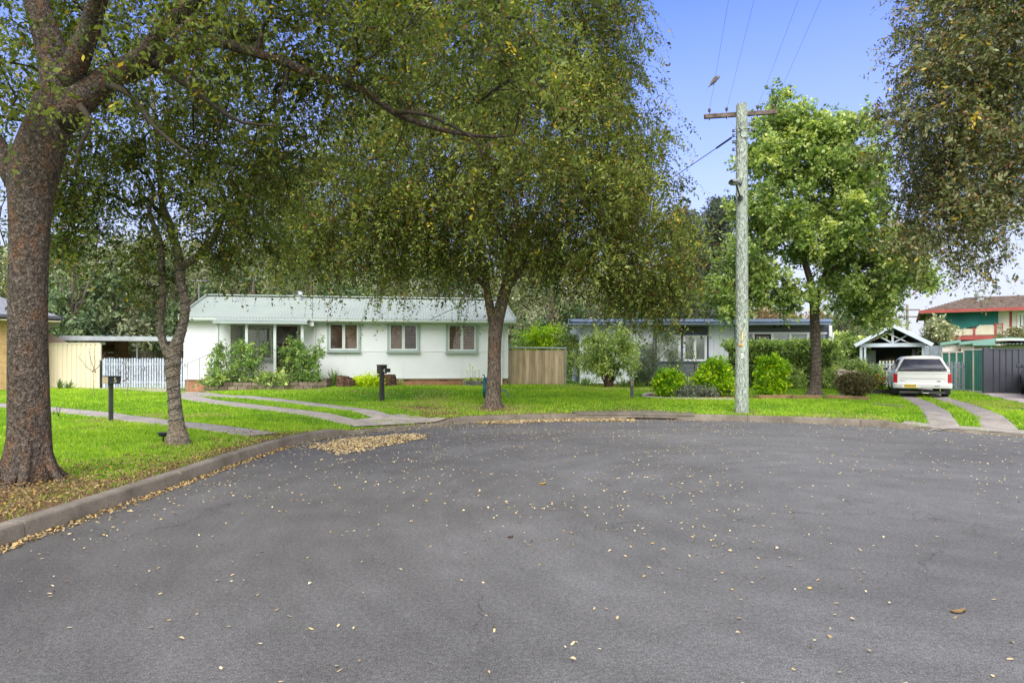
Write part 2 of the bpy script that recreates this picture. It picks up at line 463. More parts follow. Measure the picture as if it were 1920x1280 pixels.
# ------------------------------------------------------------------ palette
M = {}
def setup_materials():
    M['bark_big'] = barkmat('mottled elm bark', (.034, .026, .02), (.105, .083, .068), (.22, .185, .158), (.20, .10, .05), 7.0, 0.7, 0.45, 58.0)
    M['bark_mid'] = barkmat('red brown elm bark', (.055, .04, .03), (.165, .13, .105), (.30, .255, .215), (.24, .12, .065), 4.0, 0.4, 0.4)
    M['bark_grey'] = barkmat('grey brown bark', (.10, .08, .058), (.24, .20, .16), (.40, .35, .29), (.23, .17, .11), 3.0, 1.2, 0.5)
    M['bark_dark'] = barkmat('dark furrowed bark', (.06, .046, .038), (.16, .125, .10), (.27, .22, .18), (.2, .14, .10), 3.0, 0.9, 0.4)
    M['bark_pale'] = barkmat('pale gum bark', (.22, .17, .13), (.40, .33, .27), (.55, .48, .42), (.25, .15, .10), 2.0, 0.3, 0.6)
    M['twig'] = plain('twig bark', (.07, .055, .042), .9, .2, 20)
    elm = [(0.0, (.03, .042, .009)), (.3, (.095, .13, .024)), (.5, (.185, .24, .045)), (.7, (.33, .39, .085)), (.80, (.34, .40, .09)), (.82, (.22, .12, .05)), (.85, (.24, .13, .05)), (.88, (.55, .42, .05)), (1.0, (.78, .58, .06))]
    M['elm_leaf'] = leafmat('elm leaf', elm, .45, .42, .32)
    M['elm_far'] = leafmat('elm leaf browned', [(0.0, (.035, .045, .018)), (.3, (.115, .135, .055)), (.5, (.21, .24, .10)), (.68, (.32, .34, .16)), (.80, (.34, .35, .17)), (.82, (.30, .17, .09)), (.85, (.32, .18, .09)), (.88, (.55, .38, .05)), (1.0, (.75, .52, .06))], .38, .35, .5)
    M['bright_leaf'] = leafmat('fresh green leaf', [(0.0, (0.065, 0.101, 0.037)), (.35, (0.192, 0.300, 0.097)), (.6, (0.417, 0.542, 0.170)), (.84, (0.801, 0.833, 0.343)), (1.0, (0.850, 0.833, 0.246))], .42, .4, .5)
    M['lime_leaf'] = leafmat('lime leaf', [(0.0, (0.049, 0.115, 0.007)), (.35, (0.165, 0.345, 0.011)), (.6, (0.364, 0.604, 0.017)), (.84, (0.743, 0.850, 0.022)), (1.0, (0.850, 0.850, 0.043))], .4)
    M['rose_leaf'] = leafmat('shrub leaf', [(0.0, (0.055, 0.106, 0.034)), (.35, (0.155, 0.270, 0.077)), (.6, (0.310, 0.463, 0.136)), (.84, (0.577, 0.696, 0.193)), (1.0, (0.850, 0.850, 0.193))], .4)
    M['hedge_leaf'] = leafmat('hedge leaf', [(0.0, (0.043, 0.082, 0.026)), (.35, (0.177, 0.274, 0.082)), (.6, (0.354, 0.498, 0.146)), (.84, (0.707, 0.850, 0.257)), (1.0, (0.850, 0.643, 0.257))], .3)
    M['needle'] = leafmat('grey green needle', [(0.0, (0.070, 0.113, 0.063)), (.5, (0.183, 0.253, 0.155)), (.84, (0.309, 0.393, 0.239)), (1.0, (0.421, 0.421, 0.253))], .3)
    M['needle_dark'] = leafmat('dark she-oak needle', [(0.0, (.03, .042, .026)), (.5, (.085, .11, .07)), (.84, (.16, .19, .12)), (1.0, (.2, .2, .12))], .25)
    M['cable'] = plain('weathered aluminium cable', (.12, .125, .14), .6, .1, 5)
    M['brown_leaf'] = leafmat('dull bush leaf', [(0.0, (0.046, 0.033, 0.019)), (.35, (0.104, 0.085, 0.039)), (.6, (0.156, 0.156, 0.058)), (.84, (0.260, 0.260, 0.091)), (1.0, (0.325, 0.208, 0.104))], .25)
    M['gum_leaf'] = leafmat('gum leaf', [(0.0, (0.067, 0.082, 0.053)), (.3, (0.185, 0.219, 0.123)), (.55, (0.370, 0.395, 0.232)), (.84, (0.676, 0.643, 0.424)), (1.0, (0.807, 0.767, 0.385))], .35)
    M['dark_leaf'] = leafmat('dark evergreen leaf', [(0.0, (0.048, 0.080, 0.038)), (.35, (0.120, 0.184, 0.088)), (.6, (0.240, 0.320, 0.156)), (.84, (0.432, 0.512, 0.258)), (1.0, (0.640, 0.576, 0.190))], .3)
    M['rust_leaf'] = leafmat('autumn leaf', [(0.0, (0.078, 0.065, 0.026)), (.35, (0.234, 0.169, 0.078)), (.6, (0.364, 0.260, 0.130)), (.84, (0.468, 0.325, 0.156)), (1.0, (0.650, 0.390, 0.130))], .35)
    M['grass'] = leafmat('lawn grass', [(0.0, (.07, .13, .012)), (.35, (.20, .38, .022)), (.6, (.34, .56, .032)), (.84, (.56, .72, .06)), (.88, (.50, .42, .15)), (1.0, (.58, .50, .24))], .4, .55, .25, (1.15, 1.15, .45))
    M['litter'] = tinted('dry leaf', [(0, (0.065, 0.032, 0.016)), (.3, (0.144, 0.083, 0.040)), (.6, (0.259, 0.166, 0.072)), (.85, (0.396, 0.288, 0.137)), (1, (0.518, 0.317, 0.043))], .75, bump=0)
    M['gold_litter'] = tinted('golden leaf', [(0, (.11, .06, .03)), (.3, (.27, .165, .075)), (.6, (.44, .30, .13)), (.85, (.58, .43, .20)), (1, (.70, .42, .05))], .75, bump=0)
    M['pale_litter'] = tinted('bleached leaf', [(0, (.16, .08, .04)), (.3, (.40, .27, .14)), (.6, (.62, .48, .27)), (.85, (.74, .62, .38)), (1, (.72, .46, .08))], .75, bump=0)
    # asphalt
    m = bpy.data.materials.new('asphalt'); nt, out = nodes(m); v = coords(nt)
    big = noise(nt, v, .32, 5, .6); med = noise(nt, v, 2.6, 8, .75); fine = noise(nt, v, 130, 3, .7); grit = noise(nt, v, 34, 4, .8)
    b = ramp(nt, big, [(.3, (.100, .096, .092)), (.55, (.130, .126, .122)), (.74, (.158, .155, .153))])
    mm = ramp(nt, med, [(.25, (.88, .875, .87)), (.75, (1.1, 1.1, 1.1))])
    ff = ramp(nt, fine, [(.3, (.3, .3, .3)), (.5, (.98, .98, .98)), (.7, (2.0, 1.97, 1.94))])
    c = mixc(nt, 1., b.outputs[0], mm.outputs[0], 'MULTIPLY'); c = mixc(nt, 1., c, ff.outputs[0], 'MULTIPLY')
    gg = ramp(nt, grit, [(.3, (.62, .62, .62)), (.5, (1., 1., 1.)), (.7, (1.45, 1.44, 1.42))]); c = mixc(nt, 1., c, gg.outputs[0], 'MULTIPLY')
    # worn wheel tracks curving round the turning circle
    sep = N(nt, 'ShaderNodeMapping'); sep.inputs['Location'].default_value = (-4.2, -7.2, 0); nt.links.new(v, sep.inputs['Vector'])
    ln = N(nt, 'ShaderNodeVectorMath', operation='LENGTH'); nt.links.new(sep.outputs[0], ln.inputs[0])
    sx = N(nt, 'ShaderNodeSeparateXYZ'); nt.links.new(sep.outputs[0], sx.inputs[0]); an = N(nt, 'ShaderNodeMath', operation='ARCTAN2'); nt.links.new(sx.outputs[1], an.inputs[0]); nt.links.new(sx.outputs[0], an.inputs[1])
    pl = N(nt, 'ShaderNodeCombineXYZ'); nt.links.new(ln.outputs['Value'], pl.inputs[0]); nt.links.new(an.outputs[0], pl.inputs[1])
    st = noise(nt, pl.outputs[0], 2.6, 7, .68); tr = ramp(nt, st, [(.3, (.84, .835, .83)), (.5, (1., 1., 1.)), (.7, (1.16, 1.16, 1.17))]); c = mixc(nt, 1., c, tr.outputs[0], 'MULTIPLY')
    # left side painted darker for the elms' shade, with some edge dirt
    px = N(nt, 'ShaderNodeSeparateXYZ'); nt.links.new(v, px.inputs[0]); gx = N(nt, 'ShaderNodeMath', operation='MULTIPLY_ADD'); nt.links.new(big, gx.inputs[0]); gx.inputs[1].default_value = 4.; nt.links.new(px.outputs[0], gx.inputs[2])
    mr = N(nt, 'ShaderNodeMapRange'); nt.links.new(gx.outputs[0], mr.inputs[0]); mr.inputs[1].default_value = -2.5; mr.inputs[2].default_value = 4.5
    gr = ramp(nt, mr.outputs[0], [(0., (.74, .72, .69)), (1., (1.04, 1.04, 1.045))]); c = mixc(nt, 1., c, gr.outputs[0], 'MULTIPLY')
    vo = N(nt, 'ShaderNodeTexVoronoi', Scale=.55); vo.feature = 'DISTANCE_TO_EDGE'
    dn = N(nt, 'ShaderNodeTexNoise', Scale=3., Detail=6); nt.links.new(v, dn.inputs['Vector'])
    va = N(nt, 'ShaderNodeVectorMath', operation='MULTIPLY_ADD'); nt.links.new(dn.outputs['Color'], va.inputs[0]); va.inputs[1].default_value = (.5, .5, .5); nt.links.new(v, va.inputs[2]); nt.links.new(va.outputs[0], vo.inputs['Vector'])
    cr = ramp(nt, vo.outputs['Distance'], [(.0, (.45,) * 3), (.007, (1.,) * 3)]); crm = ramp(nt, noise(nt, v, .45, 2), [(.50, (0.,) * 3), (.6, (.8,) * 3)])
    c = mixc(nt, crm.outputs[0], c, mixc(nt, 1., c, cr.outputs[0], 'MULTIPLY'))
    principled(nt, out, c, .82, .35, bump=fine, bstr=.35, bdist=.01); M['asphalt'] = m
    # bare ground under the grass, more earth and leaf litter where 'dirt' is high
    m = bpy.data.materials.new('lawn soil'); nt, out = nodes(m); v = coords(nt)
    a = N(nt, 'ShaderNodeAttribute', attribute_name='dirt')
    g = ramp(nt, noise(nt, v, 1.3, 6, .7), [(.3, (.05, .13, .008)), (.7, (.12, .26, .018))])
    s = ramp(nt, noise(nt, v, 22, 6, .75), [(.3, (.05, .028, .016)), (.5, (.15, .085, .05)), (.7, (.30, .20, .12))])
    mk = N(nt, 'ShaderNodeMath', operation='MULTIPLY_ADD'); nt.links.new(noise(nt, v, 4, 5, .7), mk.inputs[0]); mk.inputs[1].default_value = .9; 
    sb = N(nt, 'ShaderNodeMath', operation='SUBTRACT'); nt.links.new(a.outputs['Fac'], sb.inputs[0]); sb.inputs[1].default_value = .45; nt.links.new(sb.outputs[0], mk.inputs[2])
    r = ramp(nt, mk.outputs[0], [(.4, (0,) * 3), (.6, (1,) * 3)])
    c = mixc(nt, r.outputs[0], g.outputs[0], s.outputs[0]); principled(nt, out, c, .95, .1, bump=noise(nt, v, 40, 4), bstr=.5); M['soil_lawn'] = m
    def concrete(name, dark, light, sc=1.5):
        m = bpy.data.materials.new(name); nt, out = nodes(m); v = coords(nt)
        a = ramp(nt, noise(nt, v, sc, 6, .7), [(.3, dark), (.7, light)]); f = noise(nt, v, 90, 3, .7)
        ff = ramp(nt, f, [(.3, (.6,) * 3), (.7, (1.3,) * 3)])
        principled(nt, out, mixc(nt, 1., a.outputs[0], ff.outputs[0], 'MULTIPLY'), .9, .2, bump=f, bstr=.3); M[name] = m
    concrete('kerb', (.12, .10, .078), (.29, .25, .205), 1.6)
    concrete('path', (.26, .225, .195), (.47, .415, .365), 2.6)
    concrete('pale_concrete', (.36, .29, .24), (.56, .48, .42), .8)
    concrete('slab', (.24, .20, .17), (.40, .35, .30))
    M['bed_soil'] = plain('mulch', (.16, .075, .05), .95, .35, 18, .1, bump=.6)
    M['white_wall'] = plain('white painted sheet', (.76, .78, .805), .55, .03, .6, .3)
    M['white_trim'] = plain('white gloss paint', (.75, .75, .745), .4, .05, 2, .4)
    M['sage_trim'] = plain('sage green paint', (.34, .41, .385), .45, .06, 2, .4)
    M['sage_light'] = plain('pale sage paint', (.58, .63, .61), .45, .05, 2, .4)
    M['roof_sage'] = plain('pale green steel', (.33, .37, .315), .62, .06, .7, .15)
    M['zinc'] = plain('galvanised steel', (.48, .51, .53), .4, .12, 2, .5, .3)
    M['zinc_pale'] = plain('white roof sheet', (.66, .70, .74), .45, .08, 2, .5)
    M['brick_orange'] = brickmat('orange brick', (.46, .19, .09), (.38, .15, .075), (.40, .30, .22))
    M['brick_yellow'] = brickmat('yellow brick', (.60, .38, .15), (.52, .32, .12), (.44, .33, .2))
    M['stone_block'] = brickmat('split stone block', (.20, .155, .12), (.14, .105, .085), (.05, .04, .035), .32, .14, ms=.014)
    M['grey_block'] = brickmat('grey painted block', (.17, .18, .20), (.15, .16, .18), (.10, .105, .12), .4, .2)
    M['blind'] = tinted('bamboo blind', [(0, (.15, .08, .048)), (1, (.26, .145, .09))], .7)
    M['white_blind'] = plain('white blind', (.88, .89, .90), .6, .03, 3)
    M['slat_blind'] = tinted('slatted blind', [(0, (.16, .17, .19)), (.5, (.5, .52, .55)), (1, (.8, .81, .82))], .6, bump=0)
    M['curtain'] = plain('cream curtain', (.46, .45, .37), .8, .15, 1.5, .1, stretch=(9, 9, .4))
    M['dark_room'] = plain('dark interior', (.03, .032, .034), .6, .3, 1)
    M['glass'] = glassmat('window glass', base=.0)
    M['dark_glass'] = plain('tinted glass', (.055, .055, .085), .12, .2, 2, .25)
    M['door_brown'] = plain('dark brown door', (.045, .02, .016), .35, .2, 3)
    M['white_door'] = plain('lattice security door', (.55, .56, .58), .5, .05, 3)
    M['fascia_blue'] = plain('blue metal fascia', (.20, .255, .42), .4, .08, 2, .5)
    M['panel_blue'] = plain('pale blue grey panel', (.64, .68, .73), .5, .05, 1)
    M['charcoal'] = plain('charcoal board', (.085, .085, .085), .6, .08, 2)
    M['navy'] = plain('navy trim', (.05, .075, .16), .5, .1, 3)
    M['roof_brown'] = plain('weathered pinkish roof sheet', (.27, .20, .19), .7, .15, 2)
    M['picket_blue'] = tinted('pale blue grey picket paint', [(0, (.38, .43, .52)), (1, (.56, .61, .70))], .7)
    M['picket_grey'] = tinted('blue grey picket paint', [(0, (.17, .20, .23)), (1, (.29, .33, .37))], .7)
    M['cream_steel'] = plain('cream steel sheet', (.72, .635, .46), .45, .03, 1, .4)
    M['paling'] = tinted('weathered pine paling', [(0, (.33, .235, .145)), (.5, (.54, .405, .26)), (1, (.68, .54, .375))], .85, (1, 1, .12), bump=.3)
    M['old_paling'] = tinted('grey old paling', [(0, (.20, .175, .12)), (1, (.37, .33, .24))], .9, (1, 1, .12), bump=.3)
    M['brown_timber'] = plain('brown timber', (.16, .075, .045), .7, .2, 4)
    M['sleeper'] = plain('hardwood sleeper', (.32, .19, .11), .85, .2, 6, .15, bump=.4, bscale=30, stretch=(.3, 1, 1))
    M['shade_beige'] = plain('beige shade cloth', (.50, .38, .27), .8, .04, 1)
    M['green_steel'] = plain('green steel sheet', (.055, .22, .155), .4, .08, 1.5, .4)
    M['green_trim'] = plain('pale green gutter', (.20, .36, .30), .45, .08, 2, .4)
    M['cream_trim'] = plain('cream post', (.75, .68, .54), .5, .05, 2)
    M['grey_steel'] = plain('dark grey steel sheet', (.066, .068, .085), .4, .08, 1.5, .4)
    M['weatherboard'] = plain('cream weatherboard', (.80, .72, .66), .6, .04, 1)
    M['red_trim'] = plain('red painted timber', (.36, .075, .065), .55, .1, 3)
    M['tile_brown'] = plain('brown roof tile', (.19, .145, .125), .75, .22, 5, .2, bump=.4)
    M['tile_grey'] = plain('grey roof tile', (.24, .24, .27), .7, .15, 4, .2)
    M['shade_green'] = plain('green shade cloth', (.035, .16, .15), .8, .12, 1.2, .1)
    M['pole_wood'] = barkmat('green treated pole', (.30, .335, .285), (.37, .42, .36), (.43, .485, .42), (.40, .43, .37), 3.0, .35, .3)
    M['arm_wood'] = plain('grey hardwood arm', (.20, .155, .13), .9, .3, 8, .1, bump=.4)
    M['steel'] = plain('grey steel', (.33, .35, .37), .45, .1, 5, .5, .5)
    M['ceramic'] = plain('brown ceramic', (.10, .075, .07), .3, .2, 9, .5)
    M['black'] = plain('black paint', (.018, .018, .019), .45, .1, 5, .4)
    M['wire'] = plain('black cable', (.02, .02, .022), .6, .1, 5)
    M['letterbox_black'] = plain('charcoal letterbox', (.032, .034, .036), .5, .15, 6, .4)
    M['letterbox_brown'] = plain('weathered brown letterbox', (.065, .052, .048), .6, .25, 8, .3)
    M['gold'] = plain('brass number', (.55, .50, .30), .35, .1, 9, .5)
    M['box_tan'] = plain('tan letterbox side', (.42, .34, .22), .6, .1, 6)
    M['number_white'] = plain('white number', (.85, .85, .85), .5, .02, 5)
    M['yellow_sign'] = plain('yellow plate', (.72, .47, .08), .5, .08, 6)
    M['white_sign'] = plain('white plate', (.78, .82, .79), .5, .04, 6)
    M['car_white'] = plain('white car paint', (.82, .82, .82), .32, .03, 1.2, .4, coat=.3)
    M['canopy_white'] = plain('off white canopy shell', (.83, .81, .75), .4, .03, 1.2, .4)
    M['car_dark'] = plain('navy car paint', (.018, .024, .035), .22, .1, 2, .5, coat=.8)
    M['rubber'] = plain('tyre rubber', (.018, .017, .017), .85, .2, 9, .2)
    M['alloy'] = plain('alloy wheel', (.55, .56, .58), .3, .1, 9, .5, .7)
    M['plastic'] = plain('black plastic', (.03, .03, .033), .6, .1, 9)
    M['lamp_red'] = plain('red lamp lens', (.52, .012, .018), .15, .1, 9, .6)
    M['plate_yellow'] = plain('yellow number plate', (.80, .56, .06), .45, .04, 9)
    M['teal_metal'] = plain('teal painted metal', (.02, .14, .13), .4, .15, 6, .5)
    M['tube_grey'] = plain('grey green tube', (.12, .19, .20), .4, .1, 6, .5)
    M['stump'] = barkmat('rotting stump', (.04, .022, .016), (.12, .066, .045), (.33, .25, .2), (.2, .09, .05), 6, .3, .5)
    M['white_canvas'] = plain('white canvas', (.85, .85, .85), .6, .03, 2)
    M['yellow_paint'] = plain('yellow paint', (.62, .50, .06), .4, .08, 4)
    M['tarp_brown'] = plain('brown tarp', (.30, .21, .13), .8, .25, 5)
    M['terracotta'] = plain('terracotta', (.52, .17, .08), .8, .12, 6)
    M['flower_red'] = leafmat('red flower', [(0, (.5, .03, .01)), (1, (.75, .10, .03))], .2)
    M['lily'] = leafmat('white lily', [(0, (.8, .8, .6)), (1, (.85, .85, .75))], .3)
    M['bird'] = plain('grey bird plumage', (.22, .20, .18), .8, .25, 30, .1)
setup_materials()

# ------------------------------------------------------------------ the setting
def make_ground():
    ds = np.array([.13, .16, .25, .4, .6, .85, 1.1, 1.4, 1.8, 2.2, 2.7, 3.2, 3.8, 4.5, 5.2, 6, 6.8, 7.6, 8.4, 9.2, 10, 11, 12, 13, 14, 16, 18, 20, 23, 27, 32, 40, 55, 80, 130, 250, 600])
    V = KC[:, None, :] + KN[:, None, :] * ds[None, :, None]
    x, y = V[..., 0].ravel(), V[..., 1].ravel()
    z = hgtv(x, y)
    z = np.where(np.hypot(x, y) > 200, .3, z)
    z = z - np.tile(np.where(ds < .2, .012, 0), len(KC))
    n, k = len(KC), len(ds)
    i, j = np.meshgrid(np.arange(n - 1), np.arange(k - 1), indexing='ij'); b = (i * k + j).ravel()
    Fc = np.stack([b, b + k, b + k + 1, b + 1], 1)
    o = npmesh('ground', np.stack([x, y, z], 1), Fc, M['soil_lawn'], smooth=True)
    o.data.attributes.new('dirt', 'FLOAT', 'POINT').data.foreach_set('value', dirt(x, y).astype(np.float32))
    tag(o, kind='structure')
DIRT = []     # (x, y, radius, amount)
def dirt(x, y):
    d, h = kdist(x, y)
    v = .85 * np.exp(-np.maximum(d - .1, 0) / .5) * np.where(x < 3, 1, .55) + .25 * np.exp(-np.maximum(d - .1, 0) / 1.4) * (x < -1) * (y < 13)
    for cx, cy, r, a in DIRT: v = np.maximum(v, a * np.exp(-((x - cx) ** 2 + (y - cy) ** 2) / (r * r)))
    return v
DIRT += [(-5.2, 7.0, 1.2, 1.0), (-5.0, 6.0, 1.2, .95), (-4.6, 7.2, .8, .9), (-4.8, 9.2, .7, .6), (-.5, 18.4, .9, .75), (-4.3, 8.4, .5, .8), (-2.4, 18.2, 1.1, .85), (-1.8, 17.2, .9, .8), (-3.6, 20.7, .6, .75), (6.0, 17.7, .55, .9), (-5.2, 10.5, .5, .6), (3.2, 18.0, 1.2, .7)]
make_ground()
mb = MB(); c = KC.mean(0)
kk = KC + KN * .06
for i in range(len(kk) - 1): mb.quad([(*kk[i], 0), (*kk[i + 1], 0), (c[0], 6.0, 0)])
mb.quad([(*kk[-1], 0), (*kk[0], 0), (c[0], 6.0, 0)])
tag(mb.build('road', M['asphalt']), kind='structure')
# kerb: near-vertical face, rounded nose, flat top
prof = [(-.002, -.08), (0, .0), (.006, .80), (.014, .94), (.032, 1.0), (.15, 1.0), (.152, .2)]
rows = []
lip = rng.normal(0, .004, len(KC)); lip = np.convolve(lip, np.ones(5) / 5, 'same'); run = 0
for i in range(3, len(KC) - 3):
    row = lambda e, a, b: rows.append([(*(KC[i] + tg[i] * e + KN[i] * (d + lip[i] + a)), KH[i] * h + (.006 if h == 1 else 0) + lip[i] * .8 * (h > .3) - b * (h > .3)) for d, h in prof])
    row(0, 0, 0); run += np.linalg.norm(KC[i + 1] - KC[i])
    if run > 2.4 and KH[i] > .1: run = 0; row(.008, .02, .016); row(.02, .02, .016); row(.028, 0, 0)
mb = MB(); mb.grid(rows)
tag(mb.build('kerb', M['kerb'], smooth=True, auto=28), kind='structure')
PATHS = []    # (polyline, half width): where no grass grows
def ribbon(name, pts, hw, dz, mat, mask=True, kind='structure', mbin=None):
    c = catmull([tuple(p)[:2] for p in pts], .3); t = np.gradient(c, axis=0); t /= np.linalg.norm(t, axis=1)[:, None]; nn = np.stack([-t[:, 1], t[:, 0]], 1)
    s = np.linspace(-1, 1, 7); w = hw * (1 + .05 * np.sin(np.arange(len(c)) * .9) + rng.normal(0, .02, len(c)))
    V = c[:, None] + nn[:, None] * (s[None, :] * w[:, None])[..., None]
    z = hgtv(V[..., 0].ravel(), V[..., 1].ravel()).reshape(V.shape[:2]) + dz
    z[:, 0] -= .05; z[:, -1] -= .05
    mb = mbin or MB(); mb.grid([[(V[i, j, 0], V[i, j, 1], z[i, j]) for j in range(7)] for i in range(len(c))])
    if mask: PATHS.append((c, hw * .97))
    if mbin is None: tag(mb.build(name, mat, smooth=True), kind=kind)
def patch(name, c, n, m, dz, mat, mask=True, mbin=None):
    """bilinear patch between four ground points, laid on the terrain"""
    c = [np.array(tuple(p)[:2]) for p in c]
    U, W = np.meshgrid(np.linspace(0, 1, n), np.linspace(0, 1, m), indexing='ij')
    V = (c[0] * ((1 - U) * (1 - W))[..., None] + c[1] * (U * (1 - W))[..., None] + c[2] * (U * W)[..., None] + c[3] * ((1 - U) * W)[..., None])
    z = hgtv(V[..., 0].ravel(), V[..., 1].ravel()).reshape(V.shape[:2]) + dz
    mb = mbin or MB(); mb.grid([[(V[i, j, 0], V[i, j, 1], z[i, j]) for j in range(m)] for i in range(n)])
    if mask:
        for j in range(m):
            PATHS.append((V[:, j], max(np.linalg.norm(V[0, 0] - V[0, -1]), np.linalg.norm(V[-1, 0] - V[-1, -1])) / (m - 1) * .55))
    if mbin is None: tag(mb.build(name, mat, smooth=True), kind='structure')
# footpath on the left, the twin strips of both driveways, aprons at the kerb
ribbon('footpath', [(-15, 17.2), G(-60, 757), G(110, 769), G(210, 780), G(350, 797), G(450, 809), G(497, 815)], .48, .016, M['path'])
dv = MB()
ribbon('driveway', [G(352, 735), G(400, 741), G(470, 745), G(560, 755), G(640, 765), G(720, 781), G(772, 791)], .42, .018, M['path'], mbin=dv)
ribbon('driveway', [G(330, 739), G(380, 750), G(450, 759), G(540, 770), G(610, 780), G(690, 797)], .42, .018, M['path'], mbin=dv)
patch('driveway', [G(664, 800.5), G(838, 791), G(752, 777), G(648, 790)], 12, 6, .022, M['path'], mbin=dv)
tag(dv.build('driveway', M['path'], smooth=True), kind='structure')
patch('courtyard', [(-17.0, 26.9), (-12.9, 25.2), (-12.6, 26.4), (-17.0, 28.4)], 10, 6, .02, M['pale_concrete'])
ua = np.array((math.sin(R(26.6)), math.cos(R(26.6)))); ub = np.array((ua[1], -ua[0]))
dv = MB(); d0 = np.array(tuple(G(1772, 801))[:2]); d1 = np.array(tuple(G(1878, 806))[:2])
ribbon('driveway', [d0 - ua * .4, d0 + ua * 4, d0 + ua * 8.5, d0 + ua * 13, d0 + ua * 18], .36, .018, M['path'], mbin=dv)
ribbon('driveway', [d1 - ua * .3, d1 + ua * 4.2, d1 + ua * 9, d1 + ua * 13, d1 + ua * 18], .36, .018, M['path'], mbin=dv)
ks = [i for i in range(len(KC)) if KC[i, 0] > 8.55 and KC[i, 1] > 9.6]
for a, b in zip(ks[:-1], ks[1:]):
    p = [KC[a] + KN[a] * .15, KC[b] + KN[b] * .15, KC[b] + KN[b] * .62, KC[a] + KN[a] * .62]
    q = [(*v, hgt(*v) + .012) for v in p]; dv.quad(q)
PATHS.append((KC[ks] + KN[ks] * .4, .24))
tag(dv.build('driveway', M['path']), kind='structure')
dr = MB()
ribbon('concrete_driveway', [(12.9, 12.2), (15.2, 17), (17.8, 22), (19.8, 26.4)], 1.75, .02, M['pale_concrete'])
# garden bed before the pole: mulch
bed = [G(1212, 742), G(1300, 745), G(1400, 746), G(1500, 747), G(1600, 748), G(1648, 749)]
ribbon('garden_bed', [p + Vector((0, .35, 0)) for p in bed], .62, .02, M['bed_soil'])
ribbon('garden_bed', [(3.0, 30.6), (5.5, 30.4), (8.5, 30.2)], 1.0, .02, M['bed_soil'])
patch('garden_bed', [(-12.1, 25.3), (-7.9, 25.9), (-7.9, 26.7), (-12.1, 26.0)], 6, 4, .02, M['bed_soil'])

# ------------------------------------------------------------------ grass and fallen leaves
def pathmask(x, y, grow=0.0):
    m = np.zeros(len(x), bool)
    for c, hw in PATHS:
        lo = c.min(0) - hw - .3; hi = c.max(0) + hw + .3
        k = np.where((x > lo[0]) & (x < hi[0]) & (y > lo[1]) & (y < hi[1]))[0]
        if not len(k): continue
        a, b = c[:-1], c[1:]; ab = b - a; L2 = (ab ** 2).sum(1) + 1e-9
        for q in range(0, len(k), 8000):
            kk = k[q:q + 8000]; p = np.stack([x[kk], y[kk]], 1)
            t = np.clip(((p[:, None] - a[None]) * ab[None]).sum(2) / L2[None], 0, 1)
            d = np.linalg.norm(p[:, None] - (a[None] + ab[None] * t[..., None]), axis=2).min(1)
            m[kk] |= d < hw + (grow[kk] if np.ndim(grow) else grow)
    return m
def vnoise(x, y, s, seed=0):
    r = np.random.default_rng(seed); t = r.random((64, 64))
    u, v = x / s + 100, y / s + 100; i, j = np.floor(u).astype(int), np.floor(v).astype(int); fu, fv = u - i, v - j
    fu = fu * fu * (3 - 2 * fu); fv = fv * fv * (3 - 2 * fv)
    g = lambda a, b: t[a % 64, b % 64]
    return (g(i, j) * (1 - fu) * (1 - fv) + g(i + 1, j) * fu * (1 - fv) + g(i, j + 1) * (1 - fu) * fv + g(i + 1, j + 1) * fu * fv)
H4 = Fr((-12.49, 26.0), (-0.175, 28.0)); H3 = Fr((3.2, 32.2), (14.9, 32.2))
def indoors(x, y):
    m = np.zeros(len(x), bool)
    for f, v0, v1, pad in ((H4, -.05, 7, .1), (H3, -.1, 7, .2)):
        px, py = x - f.a[0], y - f.a[1]; u = px * f.ex[0] + py * f.ex[1]; v = px * f.ey[0] + py * f.ey[1]
        m |= (u > -pad) & (u < f.L + pad) & (v > v0) & (v < v1)
    return m
